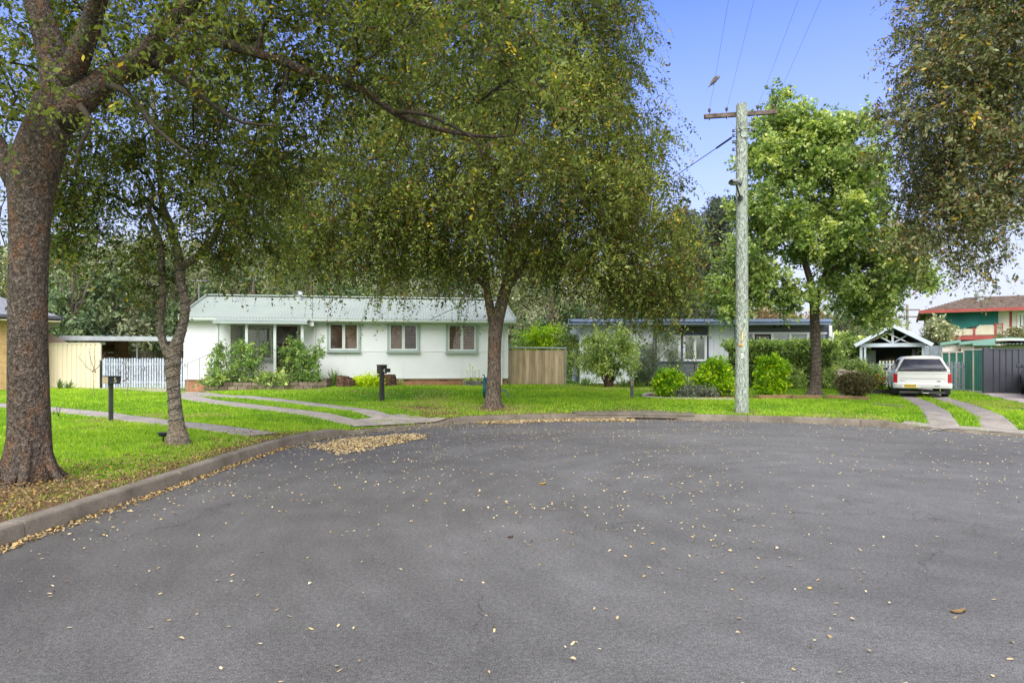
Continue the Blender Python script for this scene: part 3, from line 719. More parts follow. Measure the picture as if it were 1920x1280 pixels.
def make_grass(nmax=560000):
    # density falls with distance while the tufts grow coarser
    X = []; Y = []
    for y0, y1, x0, x1, dens in ((4.6, 8, -8, -3.9, 4200), (8, 11, -10.5, -3.9, 3000), (11, 14, -13, -3.2, 1700), (14, 18, -15, 12.5, 1000), (18, 22, -17, 16, 700), (22, 27, -19, 20.5, 430), (27, 31, -19, 22, 260)):
        n = int((y1 - y0) * (x1 - x0) * dens); X.append(rng.uniform(x0, x1, n)); Y.append(rng.uniform(y0, y1, n))
    x = np.concatenate(X); y = np.concatenate(Y)
    d, h = kdist(x, y); k = d > .17; x, y = x[k], y[k]
    k = ~pathmask(x, y, -.03 - .20 * vnoise(x, y, .22, 21) * vnoise(x, y, .9, 22)); x, y = x[k], y[k]
    k = ~indoors(x, y); x, y = x[k], y[k]
    k = (x < 12.6 + (y - 12) * .5); x, y = x[k], y[k]
    dd = dirt(x, y); n1 = vnoise(x, y, .35, 1); n2 = .6 * vnoise(x, y, 1.7, 2) + .4 * vnoise(x, y, 4.3, 7); dry = np.clip((vnoise(x, y, 2.6, 12) + .5 * vnoise(x, y, .6, 13) - .95) * 2.2, 0, .5)
    k = rng.random(len(x)) > np.clip((dd - .38 + .45 * (n1 - .5)) * 2.2, 0, .86); x, y, n1, n2, dd, dry = x[k], y[k], n1[k], n2[k], dd[k], dry[k]
    z = hgtv(x, y); n = len(x)
    sc = np.clip(y / 9, .8, 2.3)
    hh = rng.uniform(.022, .062, n) * (.75 + .6 * n2) * (1 + .16 * (sc - 1)) * np.where(dd > .4, .8, 1); w = rng.uniform(.004, .008, n) * sc
    a = rng.uniform(0, 2 * np.pi, n); lx = rng.normal(0, .55, n) * hh; ly = rng.normal(0, .55, n) * hh
    b = np.stack([x, y, z - .006], 1); wd = np.stack([np.cos(a) * w, np.sin(a) * w, 0 * w], 1)
    V = np.stack([b - wd, b + wd, b + np.stack([lx, ly, hh], 1)], 1).reshape(-1, 3)
    t = .50 + .34 * (n2 - .5) + .28 * (n1 - .5) + rng.normal(0, .12, n) + .05 * np.clip((y - 14) / 10, 0, 1); t = np.clip(t, .03, .84)
    t = np.where(rng.random(n) < .03 + .25 * np.clip(dd, 0, 1) + dry, rng.uniform(.86, 1, n), t)
    o = npmesh('lawn_grass', V, np.arange(n * 3).reshape(-1, 3), M['grass'], tint=t)
    tag(o, 'short bright green lawn grass covering verges and front yards', 'grass', kind='stuff')
make_grass()
def litter_mesh(name, x, y, size, mat, label, dz=.004, tilt=.25):
    n = len(x); z = np.where(kdist(x, y)[0] > 0, hgtv(x, y) + .018, 0) + dz + rng.random(n) * .012
    a = rng.uniform(0, 2 * np.pi, n); L = size * rng.uniform(.6, 1.25, n); w = L * rng.uniform(.38, .6, n) * .5
    ax = np.stack([np.cos(a), np.sin(a), rng.normal(0, tilt, n)], 1) * L[:, None]; sd = np.stack([-np.sin(a), np.cos(a), rng.normal(0, tilt, n)], 1) * w[:, None]
    lift = np.stack([0 * w, 0 * w, w * rng.uniform(-.1, .9, n)], 1)
    c = np.stack([x, y, z], 1); b = c - ax * .5
    mid0, mid1 = b + ax * .3, b + ax * .68
    V = np.stack([b, mid0 + sd + lift, mid1 + sd * .9 + lift, b + ax, mid1 - sd * .9 + lift * .6, mid0 - sd + lift * .6], 1).reshape(-1, 3)
    i = np.arange(n)[:, None] * 6
    Fc = np.concatenate([i + np.array([[0, 1, 2, 3]]), i + np.array([[0, 3, 4, 5]])], 1).reshape(-1, 4)
    V[:, 2] = np.maximum(V[:, 2], np.repeat(z, 6) - .004)
    t = np.repeat(np.clip(rng.normal(.62, .2, n), 0, 1), 2)
    return tag(npmesh(name, V, Fc, mat, tint=t), label, 'leaf litter', kind='stuff')
def along_kerb(n, px0, px1, d0, d1, power=1.0):
    """points beside the kerb between two places, offset d0..d1 from its face"""
    i0 = np.linalg.norm(KC - np.array(px0), axis=1).argmin(); i1 = np.linalg.norm(KC - np.array(px1), axis=1).argmin()
    f = rng.uniform(i0, i1 - 1, n); i = f.astype(int); t = (f - i)[:, None]
    c = KC[i] * (1 - t) + KC[i + 1] * t; nn = KN[i]; d = d0 + (d1 - d0) * rng.random(n) ** power
    q = c + nn * d[:, None]; return q[:, 0], q[:, 1]
def make_litter():
    X, Y = [], []
    def add(p): X.append(p[0]); Y.append(p[1])
    n = 27000; x = rng.uniform(-4, 11, n); y = rng.uniform(1.6, 17.5, n); k = rng.random(n) < np.where(x < 3, .8, .45) * np.clip((y - 1) / 11, .04, 1) ** 1.35 * (.2 + 1.2 * vnoise(x, y, 1.6, 5) * vnoise(x, y, .5, 6) * 1.6); add((x[k], y[k]))
    gx, gy = along_kerb(2200, (-3.95, 1.5), (-3.9, 12), -.015, -.15, 1.3)
    litter_mesh('gutter_leaves', gx, gy, .032, M['gold_litter'], 'golden brown leaves packed in the gutter along the left kerb', .004, .45)
    add(along_kerb(500, (-3.95, 1.5), (-3.9, 12), -.02, -.7, 2.2))
    add(along_kerb(1000, (-3.9, 11.5), (-1.5, 16), -.02, -.5, 1.8))
    add(along_kerb(3200, (-1.0, 16.5), (3.2, 17.6), -.03, -.62, 1.1)); add(along_kerb(900, (-2, 15.6), (5.5, 17), -.02, -1.1, 1.8)); add(along_kerb(500, (4, 17.4), (10.9, 11.5), -.02, -.35, 1.5))
    x = np.concatenate(X); y = np.concatenate(Y); k = kdist(x, y)[0] < -.01
    litter_mesh('fallen_leaves', x[k], y[k], .029, M['pale_litter'], 'scattered pale fallen leaves lying on the asphalt and along the gutter')
    # the drift below the left-hand driveway
    a, b, c = np.array(tuple(G(585, 838))[:2]), np.array(tuple(G(800, 818))[:2]), np.array(tuple(G(690, 843))[:2])
    a = np.array((-3.62, 11.3)); b = np.array((-1.6, 14.2)); c = np.array((-2.75, 11.6)); e = np.array((-3.2, 13.2))
    n = 14000; poly = np.array([(-3.5, 11.7), (-2.75, 10.75), (-2.35, 11.45), (-1.55, 13.45), (-2.2, 13.8), (-3.3, 12.9)]); q = np.stack([rng.uniform(-3.6, -1.4, n), rng.uniform(10.6, 14, n)], 1); e0 = poly; e1 = np.roll(poly, -1, 0); cr = ((e1 - e0)[None, :, 0] * (q[:, None, 1] - e0[None, :, 1]) - (e1 - e0)[None, :, 1] * (q[:, None, 0] - e0[None, :, 0])) / np.linalg.norm(e1 - e0, axis=1)[None]; dd = cr.min(1) + .25 * (vnoise(q[:, 0], q[:, 1], .3, 8) - .5); q = q[rng.random(n) < np.clip(.25 + dd * 3, 0, 1) * (dd > -.07)]
    litter_mesh('leaf_drift', q[:, 0], q[:, 1], .046, M['pale_litter'], 'thick drift of tan dry leaves swept together below the left driveway', .008, .4)
    kx, ky = along_kerb(4200, (-.9, 16.6), (3.4, 17.6), -.03, -.75, 1.3); q = np.random.default_rng(3).random(len(kx)) < .25 + .9 * vnoise(kx, ky, .5, 30)
    litter_mesh('leaf_drift', kx[q], ky[q], .05, M['pale_litter'], 'long thin drift of tan leaves in the far gutter before the stormwater inlet', .006, .4)
    X, Y = [], []
    add(along_kerb(3600, (-3.97, 3), (-3.97, 9), .18, 2.0, 1.4)); add(along_kerb(1600, (-3.98, 8), (-3.7, 12.8), .17, 1.3, 1.8)); add(along_kerb(900, (-1.9, 15.7), (3.2, 17.6), .17, 2.4, 1.6)); add(along_kerb(250, (3, 17.6), (8.4, 15.5), .17, 2.0, 1.6))
    n = 2600; add((rng.normal(-5.1, .9, n), rng.normal(6.5, .8, n))); n = 420; add((rng.normal(-2.6, .8, n), rng.normal(18.6, .7, n))); n = 300; add((rng.normal(-.5, 1.3, n), rng.normal(18.7, .8, n)))
    n = 1600; x = rng.uniform(-12, 3, n); y = rng.uniform(7, 24, n); k = kdist(x, y)[0] > .16; add((x[k], y[k]))
    n = 250; x = rng.uniform(3, 15, n); y = rng.uniform(16, 24, n); k = kdist(x, y)[0] > .16; add((x[k], y[k]))
    x = np.concatenate(X); y = np.concatenate(Y); k = kdist(x, y)[0] > .16
    litter_mesh('leaf_litter', x[k], y[k], .030, M['litter'], 'brown and yellow dry leaves littering the grass verge under the elms', .02, .5)
make_litter()
def lone_leaf(px, py, L, tint, label):
    c = G(px, py); Y = CH * F / (py - HY); X = (px - CX) / F * Y
    mb = MB(); a = random.uniform(-.5, .5); e = Vector((math.cos(a), math.sin(a), 0)); s = Vector((-math.sin(a), math.cos(a), 0)); R0 = []
    for t, w, h in ((0, .01, .012), (.2, .2, .004), (.45, .27, .004), (.7, .2, .008), (1, .01, .022)):
        p = Vector((X, Y, .004)) + e * (t - .5) * L
        R0.append([p + s * w * L + Vector((0, 0, h * L * 12 + .006)), p + Vector((0, 0, .002)), p - s * w * L + Vector((0, 0, h * L * 8 + .004))])
    mb.grid(R0, tint); o = mb.build('fallen_leaf', M['litter'], loc=(X, Y, 0), smooth=True); tag(o, label, 'leaf')
lone_leaf(1796, 1149, .085, .55, 'large curled tan leaf alone on the asphalt at lower right')
lone_leaf(1017, 908, .085, 1.0, 'bright orange leaf lying alone in the middle of the road')
lone_leaf(957, 1008, .05, .02, 'small dark brown leaf lying on the road left of centre')
# ------------------------------------------------------------------ trees
def limb(pts, Y0=None):
    """photo-traced limb: (px, py, depth, radius in photo pixels)"""
    return [P(a, b, c) for a, b, c, r in pts], [r / F * c * F / math.hypot(F, a - CX) for a, b, c, r in pts]
def smooth_limb(l, step=.18):
    pts, rr = l; A = np.array([[*p, r] for p, r in zip(pts, rr)]); C = catmull(A, step); return C[:, :3], C[:, 3]
def tree(name, label, cat, base, limbs, bark, leafm, blobs, nanch, leafkw, zmin, group=None, n=14, lump=.05, flare=None, twigs=0.0035, growkw={}, inner_frac=.5, filt=None, twigmat='twig', lshell=2.0, dark=()):
    root = thing(name, label, cat, base, group)
    mb = MB(); S = [smooth_limb(l) for l in limbs]
    for i, (p, r) in enumerate(S):
        r = np.array(r)
        mb.tube(p, r, n if i == 0 else max(7, n - 4), True, lump=lump, mi=1 if i in dark else 0)
    if flare: root_flare(mb, base, *flare)
    anchors, cc, rr = sample_blobs(blobs, nanch, lshell)
    if filt is not None: anchors = anchors[filt(anchors)]
    br, tips, inner = grow(S, anchors, zmin, **growkw)
    k = len(mb.v); mb.v += br.v; mb.f += [tuple(i + k for i in f) for f in br.f]; mb.t += br.t; mb.m += [1] * len(br.f)
    mb.build('trunk', [bark, M[twigmat]], root, smooth=True)
    E = anchors; D = tips
    if inner_frac and len(inner):
        k = rng.random(len(inner)) < inner_frac; E2 = inner[k]; D2 = rng.normal(size=E2.shape); D2 /= np.linalg.norm(D2, axis=1)[:, None]
        if filt is not None: q = filt(E2); E2, D2 = E2[q], D2[q]
        E = np.vstack([E, E2]); D = np.vstack([D, D2])
    V, Fc, ti, tp = leaves(E, D, twigs=True, **leafkw)
    npmesh('crown', V, Fc, leafm, root, ti)
    if twigs:
        V, Fc = ribbons(tp, twigs); npmesh('twigs', V, Fc, M['twig'], root)
    return root
def root_flare(mb, base, r, h, k):
    """buttress roots spreading from the foot of the trunk"""
    for i in range(k):
        a = 2 * math.pi * i / k + random.uniform(-.3, .3); L = r * random.uniform(1.35, 1.75)
        b = Vector(base); d = Vector((math.cos(a), math.sin(a), 0))
        pts = [b + d * r * .30 + Vector((0, 0, h * 1.5)), b + d * r * .58 + Vector((0, 0, h * .6)), b + d * r * .92 + Vector((0, 0, h * .14)), b + d * L + Vector((0, 0, -.06))]
        mb.tube([tuple(p) for p in catmull([tuple(p) for p in pts], .06)], list(np.linspace(r * .26, r * .13, len(catmull([tuple(p) for p in pts], .06)))), 8, True, lump=.08)
def big_elm():
    Y = 7.4; b = on(*tuple(P(56, 890, Y))[:2])
    L = [limb([(52, 915, Y, 64), (54, 880, Y, 58), (55, 830, Y, 51), (54, 740, Y, 47), (53, 600, Y, 45), (55, 470, Y, 45), (58, 380, Y, 50), (62, 330, Y, 58), (78, 270, Y, 56), (100, 210, Y, 52), (112, 150, Y, 47), (95, 90, Y, 36), (72, 20, Y, 31), (50, -90, Y, 28), (30, -260, Y + .2, 20)]),
         limb([(45, 350, Y, 38), (10, 300, Y, 32), (-25, 255, Y, 29), (-75, 180, Y + .1, 27), (-140, 60, Y + .3, 22), (-220, -100, Y + .6, 16)]),
         limb([(108, 230, Y, 40), (150, 185, Y, 38), (190, 156, Y + .05, 32), (230, 130, Y + .1, 27), (268, 105, Y + .1, 22), (290, 75, Y + .1, 19), (318, 42, Y, 17), (352, 14, Y - .1, 15), (400, -25, Y - .3, 13), (520, -110, Y - .6, 10)]),
         limb([(215, 142, Y + .1, 24), (260, 135, Y + .25, 19), (300, 112, Y + .4, 17), (345, 92, Y + .5, 16), (390, 76, Y + .6, 14), (430, 84, Y + .7, 12), (480, 100, Y + .8, 11), (540, 120, Y + .9, 10), (600, 146, Y + 1, 9.5), (650, 157, Y + 1.1, 9), (700, 182, Y + 1.2, 8), (740, 212, Y + 1.3, 7), (800, 235, Y + 1.4, 6), (860, 250, Y + 1.5, 5), (930, 257, Y + 1.6, 3), (965, 252, Y + 1.7, 2)]),
         limb([(325, 40, Y, 13), (322, 66, Y - .05, 11), (333, 78, Y - .1, 8), (336, 80, Y - .1, 7)]),
         limb([(200, 158, Y, 12), (235, 172, Y - .1, 7), (262, 198, Y - .1, 6), (284, 232, Y - .2, 5.2), (312, 258, Y - .15, 4.6), (336, 277, Y - .2, 3), (370, 300, Y - .1, 1.5)]),
         limb([(285, 118, Y + .3, 8), (330, 148, Y + .3, 6.5), (375, 178, Y + .3, 6), (410, 205, Y + .3, 5), (455, 230, Y + .3, 4), (520, 236, Y + .3, 2)]),
         limb([(120, 170, Y, 32), (150, 100, Y - .2, 28), (175, 30, Y - .4, 23), (200, -60, Y - .8, 18), (240, -200, Y - 1.2, 12)]),
         limb([(150, 200, Y - .1, 10), (168, 225, Y - .15, 6), (160, 255, Y - .15, 5), (146, 285, Y - .15, 4), (140, 330, Y - .1, 2.5)]),
         limb([(740, 212, Y + 1.3, 5), (800, 215, Y + 1.1, 4), (890, 262, Y + 1.5, 2.5), (905, 300, Y + 1.6, 2)])]
    B = [blob(60, 60, 9.20, 230, 1.6, 120, 1), blob(330, 60, 8.90, 230, 1.6, 150, 1), blob(560, 50, 8.80, 220, 1.5, 170, 1.1), blob(760, 30, 8.60, 230, 1.5, 190, 1.0), blob(900, 90, 9.00, 160, 1.2, 160, .8),
         blob(20, 120, 6.7, 110, .5, 120, .35), blob(180, 90, 6.5, 150, .6, 90, .45), blob(330, 30, 6.8, 130, .6, 70, .45), blob(620, 240, 9.30, 170, 1.1, 110, .8), blob(230, 250, 9.80, 170, 1.2, 100, .6), blob(430, 300, 9.80, 150, 1.1, 110, .7), blob(-40, 330, 9.40, 110, 1.1, 210, .8), blob(150, 380, 10.20, 90, 1, 130, .5), 
         blob(300, -230, 7.00, 600, 3.4, 160, .35), blob(-100, -230, 7.60, 300, 2.6, 200, .35)]
    L = [(p, [q * (.86 if i else .87) for q in r]) for i, (p, r) in enumerate(L)]
    t = tree('elm_tree', 'thickest trunked elm with mottled orange and grey bark and big bare limbs, beside the kerb', 'tree', b, L, M['bark_big'], M['elm_leaf'], B, 410,
             dict(per=7, tl=.55, nl=15, ll=.062, lw=.030, droop=.5, spread=.75, rare=.035, tmean=.40, tsd=.10, clump=.14, flat=.45, jit=.14, brown=.05), 3.1, group='street elms round the turning circle', n=24, lump=.035, flare=(.31, .5, 7), growkw=dict(lift=.12, seg=.45, rtwig=.0055), twigs=.0028, inner_frac=.55, dark=(5, 6, 8, 9))
    return t
big_elm()
def wrap_wire(pts_fn, z0, z1, turns, rad_fn, r=.006):
    p = []; n = int(turns * 22)
    for i in range(n + 1):
        t = i / n; z = z0 + (z1 - z0) * t; c = pts_fn(z); a = 2 * math.pi * turns * t; rr = rad_fn(z) + r * .8
        p.append((c[0] + math.cos(a) * rr, c[1] + math.sin(a) * rr, z + .018 * math.sin(a * .7 + z * 9)))
    return p
def along(l):
    pts, rr = smooth_limb(l); z = pts[:, 2]; o = np.argsort(z); z = z[o]; pts = pts[o]; rr = np.array(rr)[o]
    return (lambda h: (np.interp(h, z, pts[:, 0]), np.interp(h, z, pts[:, 1]))), (lambda h: np.interp(h, z, rr) * 1.04), z[0], z[-1]
def fork_elm():
    Y = 10.7; b = on(*tuple(P(333, 826, Y))[:2])
    L = [limb([(334, 842, Y, 26), (333, 822, Y, 23), (331, 795, Y, 15.5), (328, 760, Y, 13.2), (325, 720, Y, 12.8), (324, 685, Y, 15.5), (328, 655, Y, 14), (337, 630, Y, 10.5), (345, 600, Y, 9.5), (347, 565, Y, 9.5), (338, 530, Y, 9.5), (338, 500, Y, 10), (330, 460, Y + .1, 8), (318, 420, Y + .1, 7.5), (305, 385, Y + .2, 6.5), (300, 340, Y + .2, 5.5), (297, 290, Y + .3, 4.5), (290, 220, Y + .4, 3.5), (280, 140, Y + .5, 2.5)]),
         limb([(318, 668, Y, 10.5), (309, 650, Y, 8.5), (301, 622, Y, 8), (299, 590, Y, 8.5), (306, 555, Y, 7.5), (303, 510, Y, 7), (303, 470, Y - .05, 6.5), (296, 440, Y - .1, 6), (284, 412, Y - .1, 5), (280, 390, Y - .1, 4.5), (290, 365, Y - .1, 4), (278, 330, Y - .2, 2)]),
         limb([(340, 500, Y, 9), (362, 486, Y - .1, 8), (385, 468, Y - .15, 7.5), (402, 445, Y - .2, 7), (410, 425, Y - .25, 6.5), (416, 408, Y - .25, 6), (440, 385, Y - .3, 5.5), (468, 355, Y - .4, 5), (500, 325, Y - .5, 4), (540, 290, Y - .6, 2.5)])]
    B = [blob(210, 330, 10.6, 120, 1.0, 90, 1), blob(380, 280, 10.7, 150, 1.1, 100, 1), blob(470, 420, 10.6, 110, .9, 90, 1), blob(300, 190, 10.9, 200, 1.2, 100, 1), blob(180, 440, 10.8, 100, .8, 70, .8), blob(410, 470, 10.4, 70, .6, 40, .5),
         blob(262, 520, 10.4, 50, .5, 70, .8), blob(420, 340, 10.3, 110, .8, 80, .7), blob(110, 380, 11, 90, .8, 90, .7), blob(540, 350, 10.6, 80, .8, 110, .8), blob(350, 430, 10.5, 70, .6, 60, .7)]
    t = tree('elm_tree', 'slender elm with its grey trunk forked low and wrapped in black wire', 'tree', b, L, M['bark_grey'], M['elm_leaf'], B, 215,
             dict(per=8, tl=.42, nl=14, ll=.058, lw=.030, droop=.5, spread=.8, rare=.035, tmean=.40, tsd=.10, clump=.14, flat=.45, jit=.1, brown=.05), 3.0, group='street elms round the turning circle', n=16, lump=.03, flare=(.15, .28, 6), growkw=dict(seg=.4, rtwig=.0055), twigs=.003, inner_frac=.4)
    mb = MB()
    for l, z0, z1, n in ((L[0], .42, 3.6, 19), (L[1], 1.75, 3.5, 9)):
        f, r, a, c = along(l); mb.tube(wrap_wire(f, z0, z1, n, r), .0042, 5)
    tag(mb.build('string_lights', M['wire'], loc=b), 'black fairy light wire wound round the forked grey elm', 'string lights')
fork_elm()
def middle_elm():
    Y = 18.8; b = on(*tuple(P(925, 765, Y))[:2])
    L = [limb([(924, 774, Y, 22), (924, 764, Y, 18.5), (924, 745, Y, 15), (926, 700, Y, 13), (927, 650, Y, 12.5), (930, 610, Y, 13), (938, 580, Y, 11.5), (946, 550, Y, 11), (955, 520, Y, 10), (962, 480, Y, 8.5), (964, 440, Y, 7.5), (968, 390, Y, 6), (955, 330, Y, 4.5), (950, 240, Y, 3.5), (940, 120, Y, 2.5), (930, -20, Y, 2)]),
         limb([(926, 605, Y, 10), (917, 570, Y, 8), (912, 535, Y - .1, 6.5), (905, 500, Y - .1, 6), (903, 460, Y - .2, 5), (880, 420, Y - .3, 4), (850, 370, Y - .5, 3)]),
         limb([(950, 540, Y, 8), (970, 515, Y, 7), (990, 488, Y - .1, 6), (1002, 460, Y - .2, 5), (1040, 420, Y - .4, 3.5), (1080, 380, Y - .6, 2.5)]),
         limb([(972, 512, Y, 5), (1005, 494, Y, 4.5), (1040, 494, Y + .1, 4), (1085, 508, Y + .2, 3.5), (1120, 522, Y + .3, 3)]),
         limb([(912, 540, Y, 5), (870, 500, Y + .3, 4), (810, 470, Y + .5, 3.2), (740, 455, Y + .7, 2.5)]),
         limb([(964, 445, Y, 5), (1000, 400, Y + 1.2, 4), (1030, 340, Y + 2, 3)]), limb([(960, 470, Y, 5), (930, 420, Y - 1.4, 4), (900, 350, Y - 2.4, 3)])]
    B = [blob(930, 70, 18.8, 270, 3.6, 190, 1), blob(920, 290, 18.8, 320, 4.4, 150, 1), blob(960, 400, 18.8, 325, 4.6, 85, 1.1), blob(720, 455, 18.5, 150, 2.6, 60, .8), blob(610, 380, 18.3, 130, 2.5, 120, .8), blob(1185, 470, 18.6, 118, 2.5, 100, 1.0),
         blob(1130, 240, 18.8, 100, 2, 150, .9), blob(1110, 60, 18.8, 95, 1.8, 110, .8), blob(930, -190, 18.8, 230, 3.4, 150, .8), blob(1110, 500, 18.2, 160, 2.2, 50, .65), blob(850, 480, 18.0, 90, 1.6, 40, .35), blob(1255, 530, 18.6, 50, 1.2, 45, .6), blob(530, 410, 18.4, 60, 1.5, 90, .6)]
    t = tree('elm_tree', 'wide spreading elm with drooping green twigs and a straight trunk before the white house', 'tree', b, L, M['bark_mid'], M['elm_leaf'], B, 860,
             dict(per=11, tl=.82, nl=25, ll=.082, lw=.040, droop=.85, spread=.7, rare=.03, tmean=.46, tsd=.11, clump=.15, flat=.45, jit=.25, brown=.09), 3.2, group='street elms round the turning circle', n=16, lump=.05, flare=(.27, .4, 6), growkw=dict(seg=.6, rtwig=.007), twigs=.004, inner_frac=.35)
middle_elm()
def right_elm():
    b = on(14.6, 15.2); Y = 15.2
    x = float(b.x); p = lambda dx, z, dy, r: (Vector((x + dx, Y + dy, z)), r)
    def lm(*a): return [q[0] for q in a], [q[1] for q in a]
    L = [lm(p(0, 0, 0, .34), p(0, .5, 0, .26), p(.02, 1.5, 0, .23), p(0, 2.6, 0, .24), p(-.1, 3.4, 0, .19), p(-.2, 4.8, .1, .15), p(-.1, 6.5, .2, .11), p(0, 8.5, .3, .07)),
         lm(p(0, 2.5, 0, .17), p(-.7, 3.2, -.1, .13), p(-1.7, 3.9, -.2, .10), p(-2.8, 4.5, -.3, .07), p(-3.9, 4.8, -.3, .04)),
         lm(p(-.1, 3.3, 0, .14), p(-.9, 4.6, .2, .11), p(-2.0, 5.7, .3, .08), p(-3.2, 6.6, .4, .06), p(-4.3, 7.2, .4, .04)),
         lm(p(0, 2.6, 0, .15), p(.9, 3.6, 0, .12), p(2.0, 5, .2, .09), p(3, 6.2, .3, .05)), lm(p(-.2, 4.5, .1, .10), p(-1.2, 6.4, -.5, .07), p(-2.2, 8, -.9, .05), p(-2.8, 9.3, -1, .03))]
    B = [blob(1850, 60, 14.8, 160, 2.4, 130, 1), blob(1780, 210, 14.8, 115, 2.0, 110, 1), blob(1850, 310, 14.8, 150, 2.2, 90, 1), blob(1775, 420, 14.6, 70, 1.5, 60, .9), blob(1790, 470, 14.6, 60, 1.2, 35, .5), blob(1900, 490, 14.2, 35, .7, 50, .2), blob(2010, 130, 15, 150, 2.4, 200, .4), blob(1960, -100, 15, 230, 2.8, 160, .8), blob(2110, 150, 15.5, 160, 2.6, 200, .2)]
    tree('elm_tree', 'elm with browned drooping foliage reaching in over the ute and the driveway', 'tree', b, L, M['bark_mid'], M['elm_far'], B, 470,
         dict(per=9, tl=.62, nl=19, ll=.085, lw=.040, droop=.5, spread=.7, rare=.03, tmean=.42, tsd=.12, clump=.15, flat=.45, jit=.2, brown=.12), 3.0, group='street elms round the turning circle', n=14, growkw=dict(seg=.55, rtwig=.008), twigs=.004, inner_frac=.35)
right_elm()
def green_tree():
    Y = 24.0; b = on(*tuple(P(1528, 745, Y))[:2])
    L = [limb([(1528, 755, Y, 24), (1528, 744, Y, 20), (1529, 730, Y, 12.5), (1530, 690, Y, 10.2), (1529, 640, Y, 9.8), (1527, 590, Y, 9), (1525, 555, Y, 8.2), (1518, 520, Y, 6), (1505, 470, Y, 5), (1490, 400, Y, 4), (1478, 330, Y, 3), (1465, 250, Y, 2)]),
         limb([(1526, 560, Y, 7), (1545, 520, Y, 6), (1558, 470, Y, 5), (1562, 400, Y, 4.5), (1568, 330, Y, 3.5), (1580, 260, Y, 2)]),
         limb([(1525, 570, Y, 5), (1505, 550, Y - .2, 4), (1470, 525, Y - .4, 3.2), (1430, 505, Y - .6, 2.5), (1380, 500, Y - .8, 1.5)]),
         limb([(1530, 565, Y, 5), (1565, 535, Y - .2, 4), (1610, 505, Y - .4, 3.2), (1660, 480, Y - .5, 2)]),
         limb([(1524, 553, Y, 4), (1510, 505, Y + 1, 3.5), (1490, 440, Y + 1.8, 2.5)]), limb([(1540, 530, Y, 4), (1590, 470, Y - .8, 3), (1630, 400, Y - 1.2, 2)])]
    B = [blob(1458, 215, 24, 42, 1.0, 42, 1), blob(1500, 245, 24, 60, 1.2, 35, .9), blob(1448, 300, 24, 60, 1.3, 45, 1), blob(1590, 250, 24, 62, 1.3, 36, 1), blob(1560, 320, 23.8, 85, 1.6, 40, 1), blob(1450, 390, 23.8, 75, 1.5, 42, 1), blob(1610, 330, 24, 45, 1.3, 50, .8),
         blob(1590, 400, 23.6, 80, 1.6, 38, 1), blob(1510, 450, 23.6, 90, 1.6, 35, .8), blob(1390, 480, 23.5, 55, 1.2, 30, .9), blob(1620, 470, 23.6, 90, 1.6, 34, 1), blob(1690, 470, 23.8, 55, 1.2, 45, .8), blob(1365, 545, 23.4, 48, 1.1, 34, .9), blob(1440, 545, 23.5, 60, 1.2, 30, .7),
         blob(1600, 540, 23.5, 75, 1.4, 34, .9), blob(1690, 535, 23.8, 55, 1.2, 34, .8), blob(1630, 580, 23.6, 45, 1.0, 26, .8), blob(1372, 575, 23.2, 30, .8, 22, .6), blob(1500, 560, 23.2, 40, .8, 22, .4), blob(1560, 195+30, 24, 30, .8, 30, .4)]
    tree('shade_tree', 'bright green leafy tree behind the utility pole with its dark trunk wrapped in wire', 'tree', b, L, M['bark_dark'], M['bright_leaf'], B, 680,
         dict(per=9, tl=.38, nl=14, ll=.105, lw=.085, droop=.25, spread=.9, rare=.012, tmean=.48, tsd=.15, clump=.12, flat=.6, jit=.16), 3.2, n=14, flare=(.30, .34, 8), growkw=dict(seg=.5, rtwig=.009, lift=.05), twigs=.004, inner_frac=.25, lshell=1.6)
    mb = MB(); f, r, a, c = along(L[0])
    mb.tube(wrap_wire(f, .6, 3.0, 16, r, .005), .0055, 5)
    tag(mb.build('string_lights', M['wire'], loc=b), 'dark wire wound round the trunk of the bright green tree', 'string lights')
green_tree()

# ------------------------------------------------------------------ trees behind the houses
def crown_tree(name, label, base, h, r, zc, leafm, bark, kw, nb=9, nanch=70, lean=0, group=None, tr=.16, cat='tree', spire=False, seedtop=None):
    x, y, z = base; L = [([Vector((x, y, z - .1)), Vector((x + lean * .2, y, z + h * .3)), Vector((x + lean * .6, y, z + h * .62)), Vector((x + lean, y, z + h * .93))], [tr * 1.3, tr, tr * .7, tr * .2])]
    for i in range(5):
        a = random.uniform(0, 6.28); s = random.uniform(.45, .75); q = Vector((x + lean * .3, y, z + h * random.uniform(.25, .5)))
        e = Vector((x + math.cos(a) * r * s, y + math.sin(a) * r * s, z + h * random.uniform(.55, .85))); L.append(([q, (q + e) / 2 + Vector((0, 0, .2)), e], [tr * .6, tr * .4, tr * .15]))
    B = []
    for i in range(nb):
        if spire:
            t = (i + .5) / nb; zz = z + zc + (h - zc) * t; rr = r * (1 - t * .8) * random.uniform(.8, 1.1); a = random.uniform(0, 6.28); q = rr * .35
            B.append((np.array([x + math.cos(a) * q, y + math.sin(a) * q, zz]), np.array([rr * .75, rr * .75, (h - zc) / nb * 1.0]), 1))
        else:
            a = random.uniform(0, 6.28); q = r * random.uniform(.15, .65); t = random.uniform(0, 1); zz = z + zc + (h - zc) * (.12 + .76 * t); s = r * random.uniform(.34, .55) * (1.0 - .35 * abs(t - .4))
            B.append((np.array([x + lean * t + math.cos(a) * q, y + math.sin(a) * q, zz]), np.array([s, s, s * .72]), 1))
    return tree(name, label, cat, Vector(base), L, bark, leafm, B, nanch, kw, z + h * .15, group, n=8, lump=.04, twigs=0, growkw=dict(seg=1.2, rtwig=.02), inner_frac=.25)
GK = dict(per=6, tl=1.1, nl=11, ll=.24, lw=.11, droop=.5, spread=.8, rare=.02, tmean=.42, tsd=.15, clump=.13, flat=.3, jit=.3)
